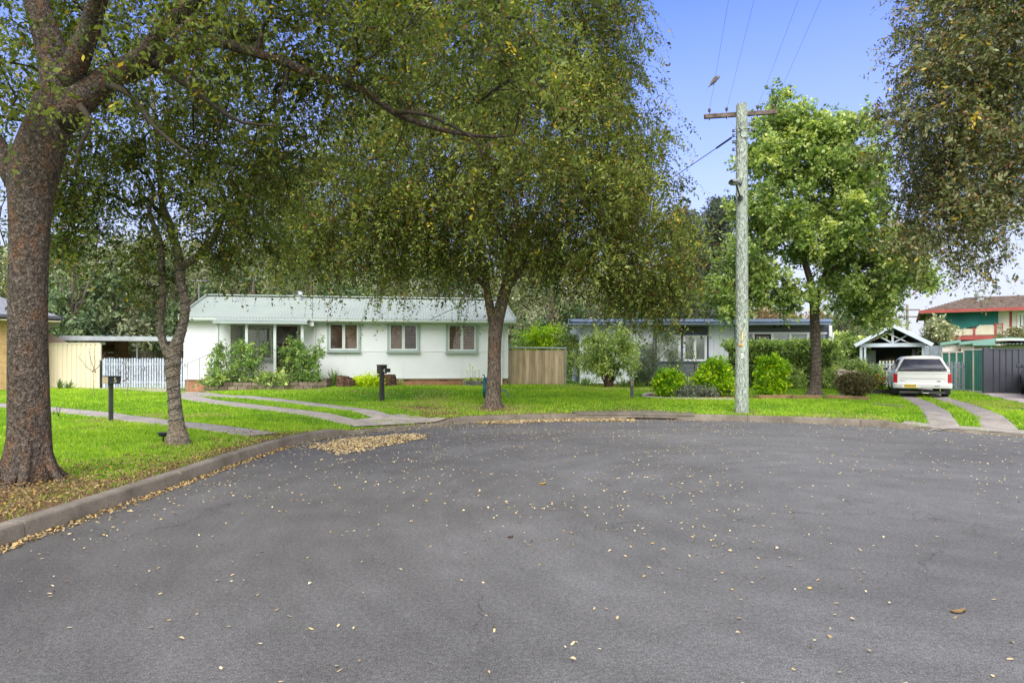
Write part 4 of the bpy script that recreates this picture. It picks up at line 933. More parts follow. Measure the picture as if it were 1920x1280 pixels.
DK = dict(per=6, tl=.9, nl=12, ll=.24, lw=.13, droop=.2, spread=.9, rare=.01, tmean=.40, tsd=.15, clump=.13, flat=.4, jit=.3)
NK = dict(per=13, tl=1.1, nl=14, ll=.34, lw=.075, droop=.6, spread=.7, rare=.0, tmean=.42, tsd=.16, clump=.13, flat=.3, jit=.3)
BG = 'tall trees growing behind the houses'
KINDS = {}
def back_trees():
    spec = [('gum', 'gum_leaf', 'bark_pale', GK, 11, 4.2, 2.6), ('gum', 'gum_leaf', 'bark_grey', GK, 9, 3.6, 1.6), ('evergreen', 'dark_leaf', 'bark_dark', DK, 9, 3.2, .8), ('sheoak', 'needle_dark', 'bark_dark', NK, 12, 2.5, 1.2), ('autumn', 'rust_leaf', 'bark_grey', GK, 7, 2.8, 1.6)]
    nm = {'gum': 'gum_tree', 'evergreen': 'evergreen_tree', 'sheoak': 'sheoak_tree', 'autumn': 'autumn_tree'}
    # (kind, photo x, depth, scale, label)
    T = [(2, 128, 37, .92, 'dark evergreen tree rising directly behind the cream steel fence'),
         (1, 205, 40, .92, 'olive gum tree rising behind the left end of the carport roof'),
         (0, 272, 44, .85, 'pale trunked gum tree standing behind the carport and the picket gate'),
         (2, 330, 42, .86, 'dark evergreen tree behind the forked elm and the carport'),
         (1, 400, 46, .95, 'olive gum tree behind the left end of the white house'),
         (2, 465, 44, .86, 'dark green tree behind the white house, left of its roof ventilator'),
         (0, 520, 47, .82, 'grey green gum tree behind the roof ventilator of the white house'),
         (2, 585, 43, .85, 'dark dense tree behind the white house, right of its roof ventilator'),
         (1, 650, 48, .95, 'olive gum tree behind the middle of the white roof, over the first plain window'),
         (2, 720, 45, .9, 'dark evergreen tree behind the white roof, over the second plain window'),
         (0, 790, 48, .8, 'gum tree behind the white roof, left of the middle elm trunk'),
         (2, 870, 46, .85, 'dark tree behind the right end of the white house roof'),
         (1, 960, 46, .85, 'olive gum tree behind the wooden side gate'),
         (2, 1030, 44, .72, 'dark evergreen tree behind the yellow green ferny shrub'),
         (1, 1110, 47, .9, 'olive gum tree behind the left end of the blue grey house'),
         (2, 1190, 46, .8, 'dark tree behind the blue grey house, under the elm canopy'),
         (3, 1285, 45, .88, 'tall grey green she-oak with spiky top behind the blue grey house, left one of two'),
         (3, 1345, 47, .98, 'tall grey green she-oak beside the pole, right one of two'),
         (4, 1450, 50, .75, 'rusty autumn tree glimpsed over the blue fascia, right of the pole'),
         (4, 1545, 52, .72, 'rusty autumn tree glimpsed beside the dark trunk of the bright green tree'),
         (2, 1590, 40, .55, 'dark green tree between the blue grey house and the gabled carport'),
         (2, 60, 44, 1.0, 'dark evergreen tree behind the thick trunked elm'), (1, -30, 42, 1.0, 'olive gum tree behind the yellow brick house'),
         (1, 1660, 62, .62, 'thin olive gum tree behind the gabled carport roof'),
         (0, 165, 54, 1.0, 'tall distant gum tree beyond the carport, left of the olive one'), (1, 355, 56, 1.05, 'tall distant gum tree beyond the carport, right of the forked elm'), (0, 610, 58, 1.0, 'tall distant gum tree far behind the middle of the white house'), (0, 470, 60, 1.0, 'tall distant gum tree far behind the left half of the white house'), (1, 740, 60, 1.0, 'tall distant gum tree far behind the right half of the white house'), (0, 1010, 60, 1.0, 'tall distant gum tree far beyond the wooden side gate'), (1, 1210, 60, .9, 'tall distant gum tree far beyond the blue grey house')]
    for k, px, Y, sc, lab in T:
        base = P(px, 680, Y); base.z = .55
        if k not in KINDS:
            kd, lf, bk, kw, h, r, zc = spec[k]
            KINDS[k] = crown_tree(nm[kd], lab, base, h, r, zc, M[lf], M[bk], kw, group=BG, spire=kd == 'sheoak', nb=12 if kd != 'sheoak' else 9, nanch=95 if kd != 'sheoak' else 150, lean=.5)
            KINDS[k].scale = (sc,) * 3; continue
        o = copy_tree(KINDS[k]); o.location = base; o.rotation_euler.z = random.uniform(0, 6.28); o.scale = (sc * random.uniform(.92, 1.08), sc * random.uniform(.92, 1.08), sc); tag(o, lab, 'tree', BG)
back_trees()
def backdrop_wood():
    # the reserve beyond the back fences: one unbroken mass of foliage
    n = 5200; x = rng.uniform(-62, 34, n); y = rng.uniform(62, 76, n)
    top = 9.5 + 3.0 * vnoise(x, y, 7, 9) - np.clip(x - 2, 0, 40) * .22; z = .4 + rng.random(n) ** .8 * top
    E = np.stack([x, y, z], 1); D = rng.normal(size=E.shape); D /= np.linalg.norm(D, axis=1)[:, None]
    V, Fc, ti = leaves(E, D, per=2, tl=1.3, nl=9, ll=.5, lw=.26, droop=.3, spread=1, rare=.01, tmean=.36, tsd=.16, clump=.16, flat=.3, jit=.5)
    tag(npmesh('bushland', V, Fc, M['gum_leaf'], tint=ti), 'dense olive green bushland filling the background beyond the back fences', 'woodland', kind='stuff')
backdrop_wood()

# ------------------------------------------------------------------ shrubs
def shrub(name, label, base, size, leafm, kw, nanch=60, blobs=None, stems=5, bark='twig', cat='shrub', group=None, lift=.15, low=.25, sr=.02, rtw=.004):
    x, y, z = base; w, d, h = size
    L = []
    for i in range(stems):
        a = 6.28 * i / stems + random.uniform(-.4, .4); q = .55
        L.append(([Vector((x + math.cos(a) * .03 * w, y + math.sin(a) * .03 * d, z - .03)), Vector((x + math.cos(a) * w * .16, y + math.sin(a) * d * .16, z + h * .3)), Vector((x + math.cos(a) * w * q * .5, y + math.sin(a) * d * q * .5, z + h * random.uniform(.55, .8)))], [sr, sr * .7, sr * .3]))
    if blobs is None: blobs = [(.0, .0, .55, 1.0, 1.0, .9)]
    B = [(np.array([x + bx * w / 2, y + by * d / 2, z + bz * h]), np.array([rx * w / 2, ry * d / 2, rz * h / 2]), 1) for bx, by, bz, rx, ry, rz in blobs]
    root = thing(name, label, cat, Vector(base), group)
    mb = MB()
    for p, r in L: pp, rr = smooth_limb((p, r), .1); mb.tube(pp, rr, 6)
    A, _, _ = sample_blobs(B, nanch, 1.6); A[:, 2] = np.maximum(A[:, 2], z + low * .2)
    br, tips, inner = grow([smooth_limb(l, .1) for l in L], A, z + .02, seg=.2, rtwig=rtw, lift=lift)
    br.v, br.f = br.v, br.f; n = len(mb.v); mb.v += br.v; mb.f += [tuple(i + n for i in f) for f in br.f]; mb.t += br.t; mb.m += br.m
    mb.build('stems', M[bark], root, smooth=True)
    k = rng.random(len(inner)) < .35; E = np.vstack([A, inner[k]]); D = np.vstack([tips, rng.normal(size=(k.sum(), 3))])
    V, Fc, ti = leaves(E, D, **kw); V[:, 2] = np.maximum(V[:, 2], z + .01)
    npmesh('foliage', V, Fc, leafm, root, ti)
    return root
def tuft(name, label, base, n, L, w, mat, cat='plant', spread=.8, tm=.45, group=None, bend=.5, r0=.06, extra=None):
    """strap-leaved clump: arching blades from one crown"""
    b = np.array(base); a = rng.uniform(0, 6.28, n); el = np.abs(rng.normal(0, spread, n)).clip(0, 1.5); ll = L * rng.uniform(.55, 1.15, n)
    k = 6; t = np.linspace(0, 1, k); V = []; Fc = []
    d = np.stack([np.cos(a) * np.sin(el), np.sin(a) * np.sin(el), np.cos(el)], 1); o = b[None] + np.stack([np.cos(a), np.sin(a), 0 * a], 1) * (r0 * rng.random(n))[:, None]
    c = o[:, None] + d[:, None] * (ll[:, None] * t)[..., None]; c[..., 2] -= bend * ll[:, None] * t ** 2.2 * np.sin(el)[:, None]; c[..., 0] += (np.cos(a) * bend * .3 * ll)[:, None] * t ** 2; c[..., 1] += (np.sin(a) * bend * .3 * ll)[:, None] * t ** 2
    c[..., 2] = np.maximum(c[..., 2], b[2] + .01)
    s = np.stack([-np.sin(a), np.cos(a), 0 * a], 1)[:, None] * (w * .5 * np.sqrt(np.clip(1 - t ** 2, .0, 1)) * (.6 + .4 * np.minimum(1, t * 4)))[None, :, None]
    V = np.stack([c - s, c + s], 2).reshape(-1, 3); i = (np.arange(n)[:, None] * k + np.arange(k - 1)[None]) .ravel() * 2
    Fc = np.stack([i, i + 1, i + 3, i + 2], 1); ti = np.repeat(np.clip(rng.normal(tm, .16, n), 0, .84), k - 1)
    return tag(npmesh(name, V, Fc, mat, tint=ti, loc=base), label, cat, group)
# ------------------------------------------------------------------ white house
def corrugated(mb, f, u0, u1, v0, z0, v1, z1, pitch=.115, amp=.014, sag=0):
    """sheet with ribs running from (v0, z0) up to (v1, z1)"""
    n = int((u1 - u0) / pitch * 4); rows = []
    for i in range(n + 1):
        u = u0 + (u1 - u0) * i / n; h = amp * math.sin(2 * math.pi * i / 4 + .4)
        rows.append([f.w(u, v0 + (v1 - v0) * t, z0 + (z1 - z0) * t + h) for t in (0, .33, .66, 1)])
    mb.grid(rows)
def window(f, root, u0, u1, z0, z1, v, fm, sm, bm, fw=.10, sash=2, sill=True, blind_slats=0, depth=.07, label=None):
    mb = MB()
    f.box(mb, u0, u0 + fw, v - depth, v + .02, z0, z1); f.box(mb, u1 - fw, u1, v - depth, v + .02, z0, z1)
    f.box(mb, u0 + fw, u1 - fw, v - depth + .004, v + .02, z1 - fw * .9, z1 - .003); f.box(mb, u0 + fw, u1 - fw, v - depth + .004, v + .02, z0 + .003, z0 + fw * .7)
    w = mb.build('window', fm, root, bevel=.006)
    if label: w['label'] = label
    a, b = u0 + fw, u1 - fw; c, d = z0 + fw * .7, z1 - fw * .9; s = .055; k = (b - a) / sash
    mb = MB()
    for i in range(sash):
        p, q = a + i * k + .002, a + (i + 1) * k - .002
        f.box(mb, p, p + s, v - depth + .018, v - .02, c, d); f.box(mb, q - s, q, v - depth + .018, v - .02, c, d)
        f.box(mb, p + s, q - s, v - depth + .021, v - .02, c, c + s); f.box(mb, p + s, q - s, v - depth + .021, v - .02, d - s, d)
    mb.build('sash', sm, w)
    mb = MB()
    for i in range(sash): p, q = a + i * k + s, a + (i + 1) * k - s; mb.quad([f.w(p, v - .035, c + s), f.w(q, v - .035, c + s), f.w(q, v - .035, d - s), f.w(p, v - .035, d - s)])
    mb.build('pane', M['glass'], w)
    mb = MB()
    if blind_slats:
        h = (d - c) / blind_slats
        for i in range(blind_slats):
            z = c + i * h; t = (.5 + .5 * math.sin(i * 2.1)) * .7 + random.uniform(0, .3)
            mb.box8([f.w(a + s, v - .012, z), f.w(b - s, v - .012, z), f.w(b - s, v - .008, z), f.w(a + s, v - .008, z), f.w(a + s, v - .022, z + h * .93), f.w(b - s, v - .022, z + h * .93), f.w(b - s, v - .018, z + h * .93), f.w(a + s, v - .018, z + h * .93)], t)
    else: mb.quad([f.w(a, v - .012, c), f.w(b, v - .012, c), f.w(b, v - .012, d), f.w(a, v - .012, d)])
    mb.build('blind', bm, w)
    if sill:
        mb = MB(); f.box(mb, u0 - .03, u1 + .03, v - depth - .05, v + .01, z0 - .05, z0 - .002); mb.build('sill', fm, w)
    return w
def white_house():
    f = H4; L = f.L
    root = thing('white_house', 'low white sheet-clad house with pale green corrugated roof, three front windows and brick base', 'house', f.w(L / 2, 3.5, .4))
    zb, zt = .84, 3.06; ua, ub = f.u(432), f.u(563); D = 7.0
    mb = MB(); f.box(mb, 0, ua, 0, D, zb, zt); f.box(mb, ub, L, 0, D, zb, zt); f.box(mb, ua, ub, 1.25, D - .01, zb, zt - .002)
    # gable ends under the roof
    for u in (0.002, L - .1): mb.prism([(0.01, zt), (D - .01, zt), (D / 2, zt + 1.12)], lambda a, b, z, u=u: f.w(u + b, a, z), 0, .098)
    mb.build('wall', M['white_wall'], root)
    mb = MB(); zs = f.z(658, 6.5)
    f.box(mb, 0.0, ua, -.012, .0, zs - .02, zs + .02); f.box(mb, ub, L, -.012, 0, zs - .02, zs + .02)
    for px in (648, 757, 866): u = f.u(px); f.box(mb, u - .018, u + .018, -.010, 0, zb + .06, zs - .022)
    for a, b in ((-.012, ua), (ub, L + .012)): f.box(mb, a, b, -.03, .0, zb - .03, zb + .04)
    zq = f.z(617, 6.5)
    for a, b in ((0, ua), (ub, f.u(612)), (f.u(677), f.u(725)), (f.u(787), f.u(835)), (f.u(896), L)): f.box(mb, a + .005, b - .005, -.008, 0, zq - .012, zq + .012)
    f.box(mb, L - .06, L + .015, -.014, .06, zb + .041, zt - .02); f.box(mb, -.015, .06, -.014, .06, zb + .041, zt - .02)
    mb.build('cover_strip', M['white_trim'], root)
    mb = MB(); f.box(mb, .03, ua - .02, .03, D - .03, -.1, zb - .001); f.box(mb, ua - .02, L - .03, .03, D - .03, -.1, zb - .002); mb.build('brick_base', M['brick_orange'], root)
    for px in (761, 830):
        u = f.u(px + 0); mb = MB(); z0 = f.z(714, u)
        f.box(mb, u - .15, u - .13, .005, .05, z0, z0 + .14); f.box(mb, u + .13, u + .15, .005, .05, z0, z0 + .14)
        for i in range(4): f.box(mb, u - .13, u + .13, .012, .05, z0 + .01 + i * .034, z0 + .03 + i * .034)
        mb.build('vent', M['brown_timber'], root)
    # roof: two corrugated pitches, ridge roll, barge boards
    e0, ze, rz = -.32, 3.17, 4.34; u0, u1 = -.10, L + .30; vr = D / 2
    mb = MB(); corrugated(mb, f, u0, u1, e0, ze, vr, rz); corrugated(mb, f, u0, u1, D + .32, ze, vr, rz)
    roof = mb.build('roof', M['roof_sage'], root, smooth=True)
    mb = MB(); mb.tube([f.w(u0, vr, rz + .02), f.w(u1, vr, rz + .02)], .055, 8)
    for s in (-1, 1):
        mb.quad([f.w(u0, vr, rz + .05), f.w(u1, vr, rz + .05), f.w(u1, vr + s * .17, rz + .015), f.w(u0, vr + s * .17, rz + .015)])
        for u in (u0, u1): mb.beam(f.w(u, vr + s * .05, rz + .0), f.w(u, vr + s * (vr + .31), ze - .0), .05, .14)
    mb.build('ridge_cap', M['roof_sage'], roof)
    # whirlybird ventilator
    u, v = f.u(560, 3.0), 2.9; z = ze + (rz - ze) * (v - e0) / (vr - e0); o = f.w(u, v, z); mb = MB()
    mb.lathe(o, [(.13, -.06), (.13, .12), (.10, .14)], 14)
    for k in range(18):
        a = 2 * math.pi * k / 18; pts = []
        for t in np.linspace(0, 1, 7):
            r = .05 + .125 * math.sin(math.pi * (.12 + t * .80)); aa = a + t * .5; pts.append(o + Vector((math.cos(aa) * r, math.sin(aa) * r, .14 + .24 * t)))
        for p, q in zip(pts[:-1], pts[1:]):
            n = Vector((p.x - o.x, p.y - o.y, 0)).normalized(); s = Vector((-n.y, n.x, 0)) * .022 + n * .012; mb.quad([p - s, p + s, q + s, q - s])
    mb.lathe(o, [(.07, .36), (.06, .385), (.01, .395)], 12)
    mb.build('roof_ventilator', M['zinc'], roof)
    # aerial on the back slope
    u, v = f.u(373, 4.6), 4.6; o = f.w(u, v, rz - .35); mb = MB(); mb.tube([o, o + Vector((0, 0, 1.15))], .018, 6)
    for k in range(6): q = o + Vector((0, 0, 1.12)) + Vector((-.3 + k * .12, 0, 0)); mb.tube([q + Vector((0, -.3, 0)), q + Vector((0, .3, 0))], .008, 4)
    mb.tube([o + Vector((-.35, 0, 1.12)), o + Vector((.35, 0, 1.12))], .01, 4); mb.build('tv_aerial', M['steel'], roof)
    # gutter, fascia, soffit, downpipes
    mb = MB(); gp = [(0, 0), (.005, -.10), (-.06, -.115), (-.105, -.09), (-.115, -.005), (-.10, -.005), (-.09, -.08), (-.02, -.09)]
    mb.prism([(a, b) for a, b in gp], lambda v, u, z: f.w(u, e0 + v - .0, ze + z - .012), u0 + .02, u1 - .02); mb.build('gutter', M['sage_light'], root)
    mb = MB(); f.box(mb, u0 + .03, u1 - .03, e0 + .006, e0 + .03, ze - .16, ze - .02); f.box(mb, u0 + .03, u1 - .03, e0 + .031, -.002, ze - .15, ze - .13); mb.build('fascia', M['white_trim'], root)
    mb = MB(); u = L - .28; T = [f.w(u, e0 - .05, ze - .10), f.w(u, e0 - .05, ze - .17), f.w(u, -.08, ze - .33), f.w(u, -.08, .5)]; mb.tube(T, .05, 8); u = f.u(590); T = [f.w(u, -.07, ze - .16), f.w(u, -.07, .9)]; mb.tube(T, .04, 8)
    mb.build('downpipe', M['white_trim'], root)
    mb = MB(); u = f.u(587); f.box(mb, u - .09, u + .07, e0 - .05, e0 + .02, ze - .30, ze - .11); mb.build('rain_head', M['white_trim'], root)
    for x0, y0, x1, y1 in ((613, 603, 676, 658.5), (726, 604, 786.5, 659), (836, 605, 895.5, 660)):
        a, b, c, d = f.rect(x0, y0, x1, y1); window(f, root, a, b, c, d, 0, M['sage_trim'], M['sage_light'], M['blind'], .085, 2, True, 26)
    mb = MB(); u = f.u(799); o = f.w(u, -.02, f.z(602, u)); mb.box(o.x - .06, o.x + .06, o.y - .1, o.y, o.z - .08, o.z + .06); mb.lathe(o + Vector((-.05, -.12, -.06)), [(.02, 0), (.045, .02), (.045, .07), (.02, .09)], 8); mb.lathe(o + Vector((.05, -.12, -.08)), [(.02, 0), (.045, .02), (.045, .07), (.02, .09)], 8); mb.build('service_bracket', M['ceramic'], root)
    # porch: floor with brick edge, posts, little corrugated roof, recessed window and door
    p0, p1, pv = f.u(405, -.95), f.u(568, -.95), -.95
    mb = MB(); f.box(mb, p0 - .03, p1 + .03, pv - .06, 1.25, zb - .10, zb - .02); mb.build('porch_floor', M['slab'], root)
    mb = MB(); f.box(mb, p0, p1, pv, .028, .1, zb - .101); mb.build('porch_base', M['brick_orange'], root)
    for px in (407.5, 462.5, 515.5, 567):
        u = f.u(px, pv + .06); mb = MB(); f.box(mb, u - .05, u + .05, pv + .02, pv + .12, zb - .019, 2.93); mb.build('porch_post', M['sage_light'], root, bevel=.006)
    mb = MB(); q0, q1 = f.u(400, -1.05), f.u(576, -1.05); corrugated(mb, f, q0, q1, -1.08, 3.00, e0 - .13, 3.13); pr = mb.build('porch_roof', M['roof_sage'], root, smooth=True)
    mb = MB(); f.box(mb, q0, q1, -1.16, -1.07, 2.90, 2.99); f.box(mb, q0 + .02, q0 + .06, -1.06, e0, 2.9, 2.97); f.box(mb, q1 - .06, q1 - .02, -1.06, e0, 2.9, 2.97); mb.build('porch_gutter', M['sage_trim'], pr)
    mb = MB(); f.box(mb, q0 + .07, q1 - .07, -1.0, 1.24, 2.935, 2.955); mb.build('porch_ceiling', M['white_trim'], pr)
    v = 1.25; a, b, c, d = f.rect(452, 610, 515, 676, v); w = window(f, root, a, b, c, d, v, M['sage_trim'], M['sage_light'], M['curtain'], .08, 2, True, label='wide porch window with cream curtain')
    a, b, c, d = f.rect(519, 609, 558, 700, v); mb = MB(); f.box(mb, a - .06, a, v - .08, v, zb - .02, d + .06); f.box(mb, b, b + .06, v - .08, v, zb - .02, d + .06); f.box(mb, a, b, v - .08, v, d, d + .06); mb.build('door_frame', M['sage_light'], root)
    mb = MB(); f.box(mb, a + .003, b - .003, v - .05, v - .005, zb - .018, d - .003); dr = mb.build('front_door', M['door_brown'], root)
    mb = MB(); n = 12
    for i in range(n):
        t = i / n
        for s in (-1, 1):
            p = f.w(a + (b - a) * t, v - .057, d - .75); q = f.w(min(b, max(a, a + (b - a) * t + s * .7)), v - .057, d - .75 + abs(min(b, max(a, a + (b - a) * t + s * .7)) - a - (b - a) * t)); 
            if (p - q).length > .05: mb.beam(p, q, .008, .006)
    mb.build('lattice_grille', M['steel'], dr)
    mb = MB(); f.box(mb, b - .1, b - .06, v - .10, v - .052, 1.72, 1.80); mb.build('door_handle', M['steel'], dr)
    # steps and handrail at the left end of the porch
    mb = MB()
    for i in range(3): f.box(mb, p0 - .35 * (i + 1) - .03, p0 - .35 * i - .031, pv - .05, pv + .95, -.1, zb - .12 - .16 * (i + 0))
    mb.build('front_step', M['brick_orange'], root)
    mb = MB(); R0 = [f.w(p0 - 1.0, pv - .03, 1.42), f.w(p0 - .05, pv - .03, 1.85)]; mb.tube([f.w(p0 - 1.0, pv - .03, 1.34), f.w(p0 - 1.07, pv - .03, 1.30), f.w(p0 - 1.10, pv - .03, 1.36), f.w(p0 - 1.06, pv - .03, 1.42)] + R0, .016, 6)
    for t in (0.02, .45, .9): o = R0[0].lerp(R0[1], t); mb.tube([o, Vector((o.x, o.y, .42 + .4 * t))], .013, 6)
    mb.build('handrail', M['steel'], root)
white_house()
def block_wall(name, label, pts, h, mat, cat='garden wall', th=.16, top=None):
    mb = MB(); P0 = [on(*p) for p in pts]
    for a, b in zip(P0[:-1], P0[1:]):
        n = max(1, round((b - a).length / .32)); dr = (b - a).normalized()
        for r in range(int(h / .14)):
            for i in range(n + 1):
                t0 = max(0, (i - (.5 if r % 2 else 0)) / n); t1 = min(1, (i + 1 - (.5 if r % 2 else 0)) / n)
                if t1 - t0 < .02 / n: continue
                if top and not top(r, (t0 + t1) / 2): continue
                p = a.lerp(b, t0) + dr * .006; q = a.lerp(b, t1) - dr * .006; j = random.uniform(-.012, .012); s = Vector((-dr.y, dr.x, 0))
                z0 = min(a.z, b.z) - .06 + r * .14 + .003
                mb.box8([p + s * j - Vector((0, 0, p.z - z0)), q + s * j - Vector((0, 0, q.z - z0)), q + s * (th + j) - Vector((0, 0, q.z - z0)), p + s * (th + j) - Vector((0, 0, p.z - z0)), p + s * j - Vector((0, 0, p.z - z0 - .134)), q + s * j - Vector((0, 0, q.z - z0 - .134)), q + s * (th + j) - Vector((0, 0, q.z - z0 - .134)), p + s * (th + j) - Vector((0, 0, p.z - z0 - .134))], random.random())
    return tag(mb.build(name, mat, loc=P0[0], bevel=.012), label, cat)
M['block_tint'] = tinted('split block', [(0, (.13, .095, .07)), (.5, (.21, .16, .12)), (1, (.29, .225, .175))], .92, bump=.5)
M['block_grey'] = tinted('grey split block', [(0, (.16, .15, .14)), (1, (.30, .28, .26))], .92, bump=.5)
def h4(px, v): u = H4.u(px, v); p = H4.w(u, v, 0); return (p.x, p.y)
block_wall('garden_wall', 'low wall of rough brown blocks edging the rose bed before the porch', [h4(382, -1.75), h4(612, -1.75), h4(624, -1.2)], .45, M['block_tint'], top=lambda r, t: r < 2 or .18 < t)
block_wall('planter_wall', 'small grey block planter edge holding lilies at the white wall', [h4(868, -.55), h4(910, -.55), h4(914, -.1)], .28, M['block_grey'], 'planter')
SK = dict(per=7, tl=.26, nl=9, ll=.075, lw=.045, droop=.2, spread=.9, rare=.02, tmean=.45, tsd=.16, clump=.12, flat=.4, jit=.06)
def at4(px, v): p = h4(px, v); return on(*p)
shrub('rose_bush', 'tall loose green rose bush before the porch window', at4(452, -1.3), (2.6, 1.0, 2.05), M['rose_leaf'], SK, 66, [(-.1, 0, .66, .62, 1, .62), (.38, 0, .60, .6, .9, .5), (-.55, 0, .35, .42, .8, .5), (-.15, 0, .25, .6, .8, .4), (-.75, 0, .62, .2, .4, .3), (.1, 0, .85, .3, .6, .28)], 6, group='bushes in the porch bed', sr=.022)
shrub('rose_bush', 'bushy green shrub before the brown front door of the white house', at4(566, -1.3), (2.0, 1.0, 1.9), M['rose_leaf'], SK, 64, [(-.15, 0, .62, .7, 1, .6), (.45, 0, .45, .6, .9, .7), (-.3, 0, .85, .5, .7, .3), (.2, 0, .2, .6, .8, .4), (.62, 0, .8, .3, .5, .3)], 6, group='bushes in the porch bed', sr=.022)
shrub('low_shrub', 'low leafy plant beside the porch handrail', at4(410, -1.35), (1.0, .7, .62), M['bright_leaf'], {**SK, 'll': .09, 'lw': .07}, 34, stems=4, group='low plants in the porch bed')
shrub('low_shrub', 'low rambling plant hanging over the brown block wall, between the two bushes', at4(508, -1.45), (1.5, .7, .72), M['bright_leaf'], {**SK, 'll': .08, 'lw': .06}, 42, stems=4, group='low plants in the porch bed')
tuft('strap_leaf_clump', 'dark strap leaved clump beside the brown block wall, next to a stump', at4(626, -.75), 130, .72, .035, M['hedge_leaf'], spread=.6, tm=.45)
# lilies
lr = thing('lily_clump', 'white arum lilies with broad leaves in the grey planter', 'plant', at4(888, -.3))
def lilies():
    b0 = at4(888, -.3)
    for name, n, L, w in (('leaf', 90, .42, .09),):
        V = []; 
    mb = MB(); fl = MB()
    for i in range(46):
        o = at4(random.uniform(871, 907), random.uniform(-.42, -.15)); o.z += .15; a = random.uniform(0, 6.28); L = random.uniform(.18, .42); d = Vector((math.cos(a) * .5, math.sin(a) * .4, .8)); s = Vector((-math.sin(a), math.cos(a), 0)); R0 = []
        for t in np.linspace(0, 1, 5): p = o + d * (L * t) - Vector((0, 0, .25 * L * t * t)); wd = .055 * math.sin(math.pi * (.12 + .86 * t)); R0.append([p - s * wd, p + Vector((0, 0, -.01)), p + s * wd])
        mb.grid(R0, random.uniform(.35, .75))
    for px, py in ((881, 686), (886, 690), (877, 697), (889, 699), (898, 697), (903, 707)):
        o = at4(px, -.3); o.z += .15; Y = o.y; top = P(px + random.uniform(-1, 1), py, Y); mb.tube([o, o.lerp(top, .6) + Vector((.01, 0, 0)), top], .008, 5)
        fl.lathe(top - Vector((0, 0, .02)), [(.008, 0), (.015, .05), (.04, .10), (.02, .14)], 8, (random.uniform(-.3, .3), random.uniform(-.3, .1), 1))
    mb.build('leaves', M['bright_leaf'], lr); fl.build('flower', M['lily'], lr, smooth=True)
lilies()
def stump(label, base, w, h, lean, cuts):
    mb = MB()
    for i, (dx, dy, r, hh) in enumerate(cuts):
        o = Vector(base) + Vector((dx, dy, -.08)); pts = [o, o + Vector((0, 0, hh * .3)), o + Vector((lean * .3, 0, hh * .7)), o + Vector((lean, 0, hh))]
        mb.tube([tuple(p) for p in catmull([tuple(p) for p in pts], .05)], list(np.linspace(r * 1.35, r, len(catmull([tuple(p) for p in pts], .05)))), 14, True, lump=.16)
    root_flare(mb, Vector(base), w * .42, h * .45, 7)
    tag(mb.build('tree_stump', M['stump'], loc=base), label, 'stump', 'rotting stumps before the white house')
stump('rotting dark stump with a pale cut top, left of the yellow ground cover', on(-6.15, 25.3), .6, .42, .02, [(-.12, 0, .2, .5), (.17, -.1, .17, .36), (.02, .12, .15, .44)])
stump('ragged brown stump behind the black letterbox post', on(-4.72, 25.55), .66, .48, .0, [(-.12, 0, .2, .50), (.14, -.02, .2, .52), (0, .12, .16, .46)])
shrub('ground_cover', 'yellow green ground cover growing between the two stumps', on(-5.35, 25.5), (1.15, .7, .36), M['lime_leaf'], {**SK, 'll': .06, 'lw': .045, 'tmean': .8, 'rare': .3}, 46, stems=4)
tuft('potted_plant', 'small green plant in a pot right of the ragged stump', on(-4.22, 25.7), 24, .38, .04, M['bright_leaf'], spread=.5)
# ------------------------------------------------------------------ side gate of palings
def paling(mb, f, u0, u1, v, z0, z1, w, th=.02, gap=.004, top=0, jit=.012, mi=0):
    n = int((u1 - u0) / w); w = (u1 - u0) / n
    for i in range(n):
        a, b = u0 + i * w + gap * random.uniform(.2, 1.6), u0 + (i + 1) * w - gap * random.uniform(.2, 1.6); q = v + random.uniform(-.006, .006); zt = z1 + random.uniform(-jit, jit); zz = z0 + random.uniform(-jit, jit)
        f.box(mb, a, b, q, q + th, zz, zt - top, random.random(), mi)
        if top: mb.prism([(a, zt - top), (b, zt - top), ((a + b) / 2, zt)], f.w, q, q + th, .5, mi)
def side_gate():
    f = Fr((-.2, 28.45), (2.3, 28.75)); a, b = f.u(952), f.u(1061); z0, z1 = f.z(721, 1.2), f.z(651.5, 1.2)
    root = thing('side_gate', 'brown timber paling gate in a grey metal frame beside the white house', 'gate', f.w(a, 0, z0))
    mb = MB(); paling(mb, f, a + .06, b - .05, .03, z0 + .02, z1 - .10, .135, jit=.006); mb.build('palings', M['paling'], root)
    mb = MB()
    mb.tube([f.w(a + .03, 0, z0 - .15), f.w(a + .03, 0, z1 + .12)], .03, 8); mb.tube([f.w(b, 0, z0 - .15), f.w(b, 0, z1 + .04)], .035, 8); mb.tube([f.w(a + .03, 0, z1), f.w(b, 0, z1 - .02)], .024, 8); mb.tube([f.w(a + .03, .06, z0 + .3), f.w(b, .06, z0 + .3)], .02, 8)
    mb.build('frame', M['steel'], root)
side_gate()
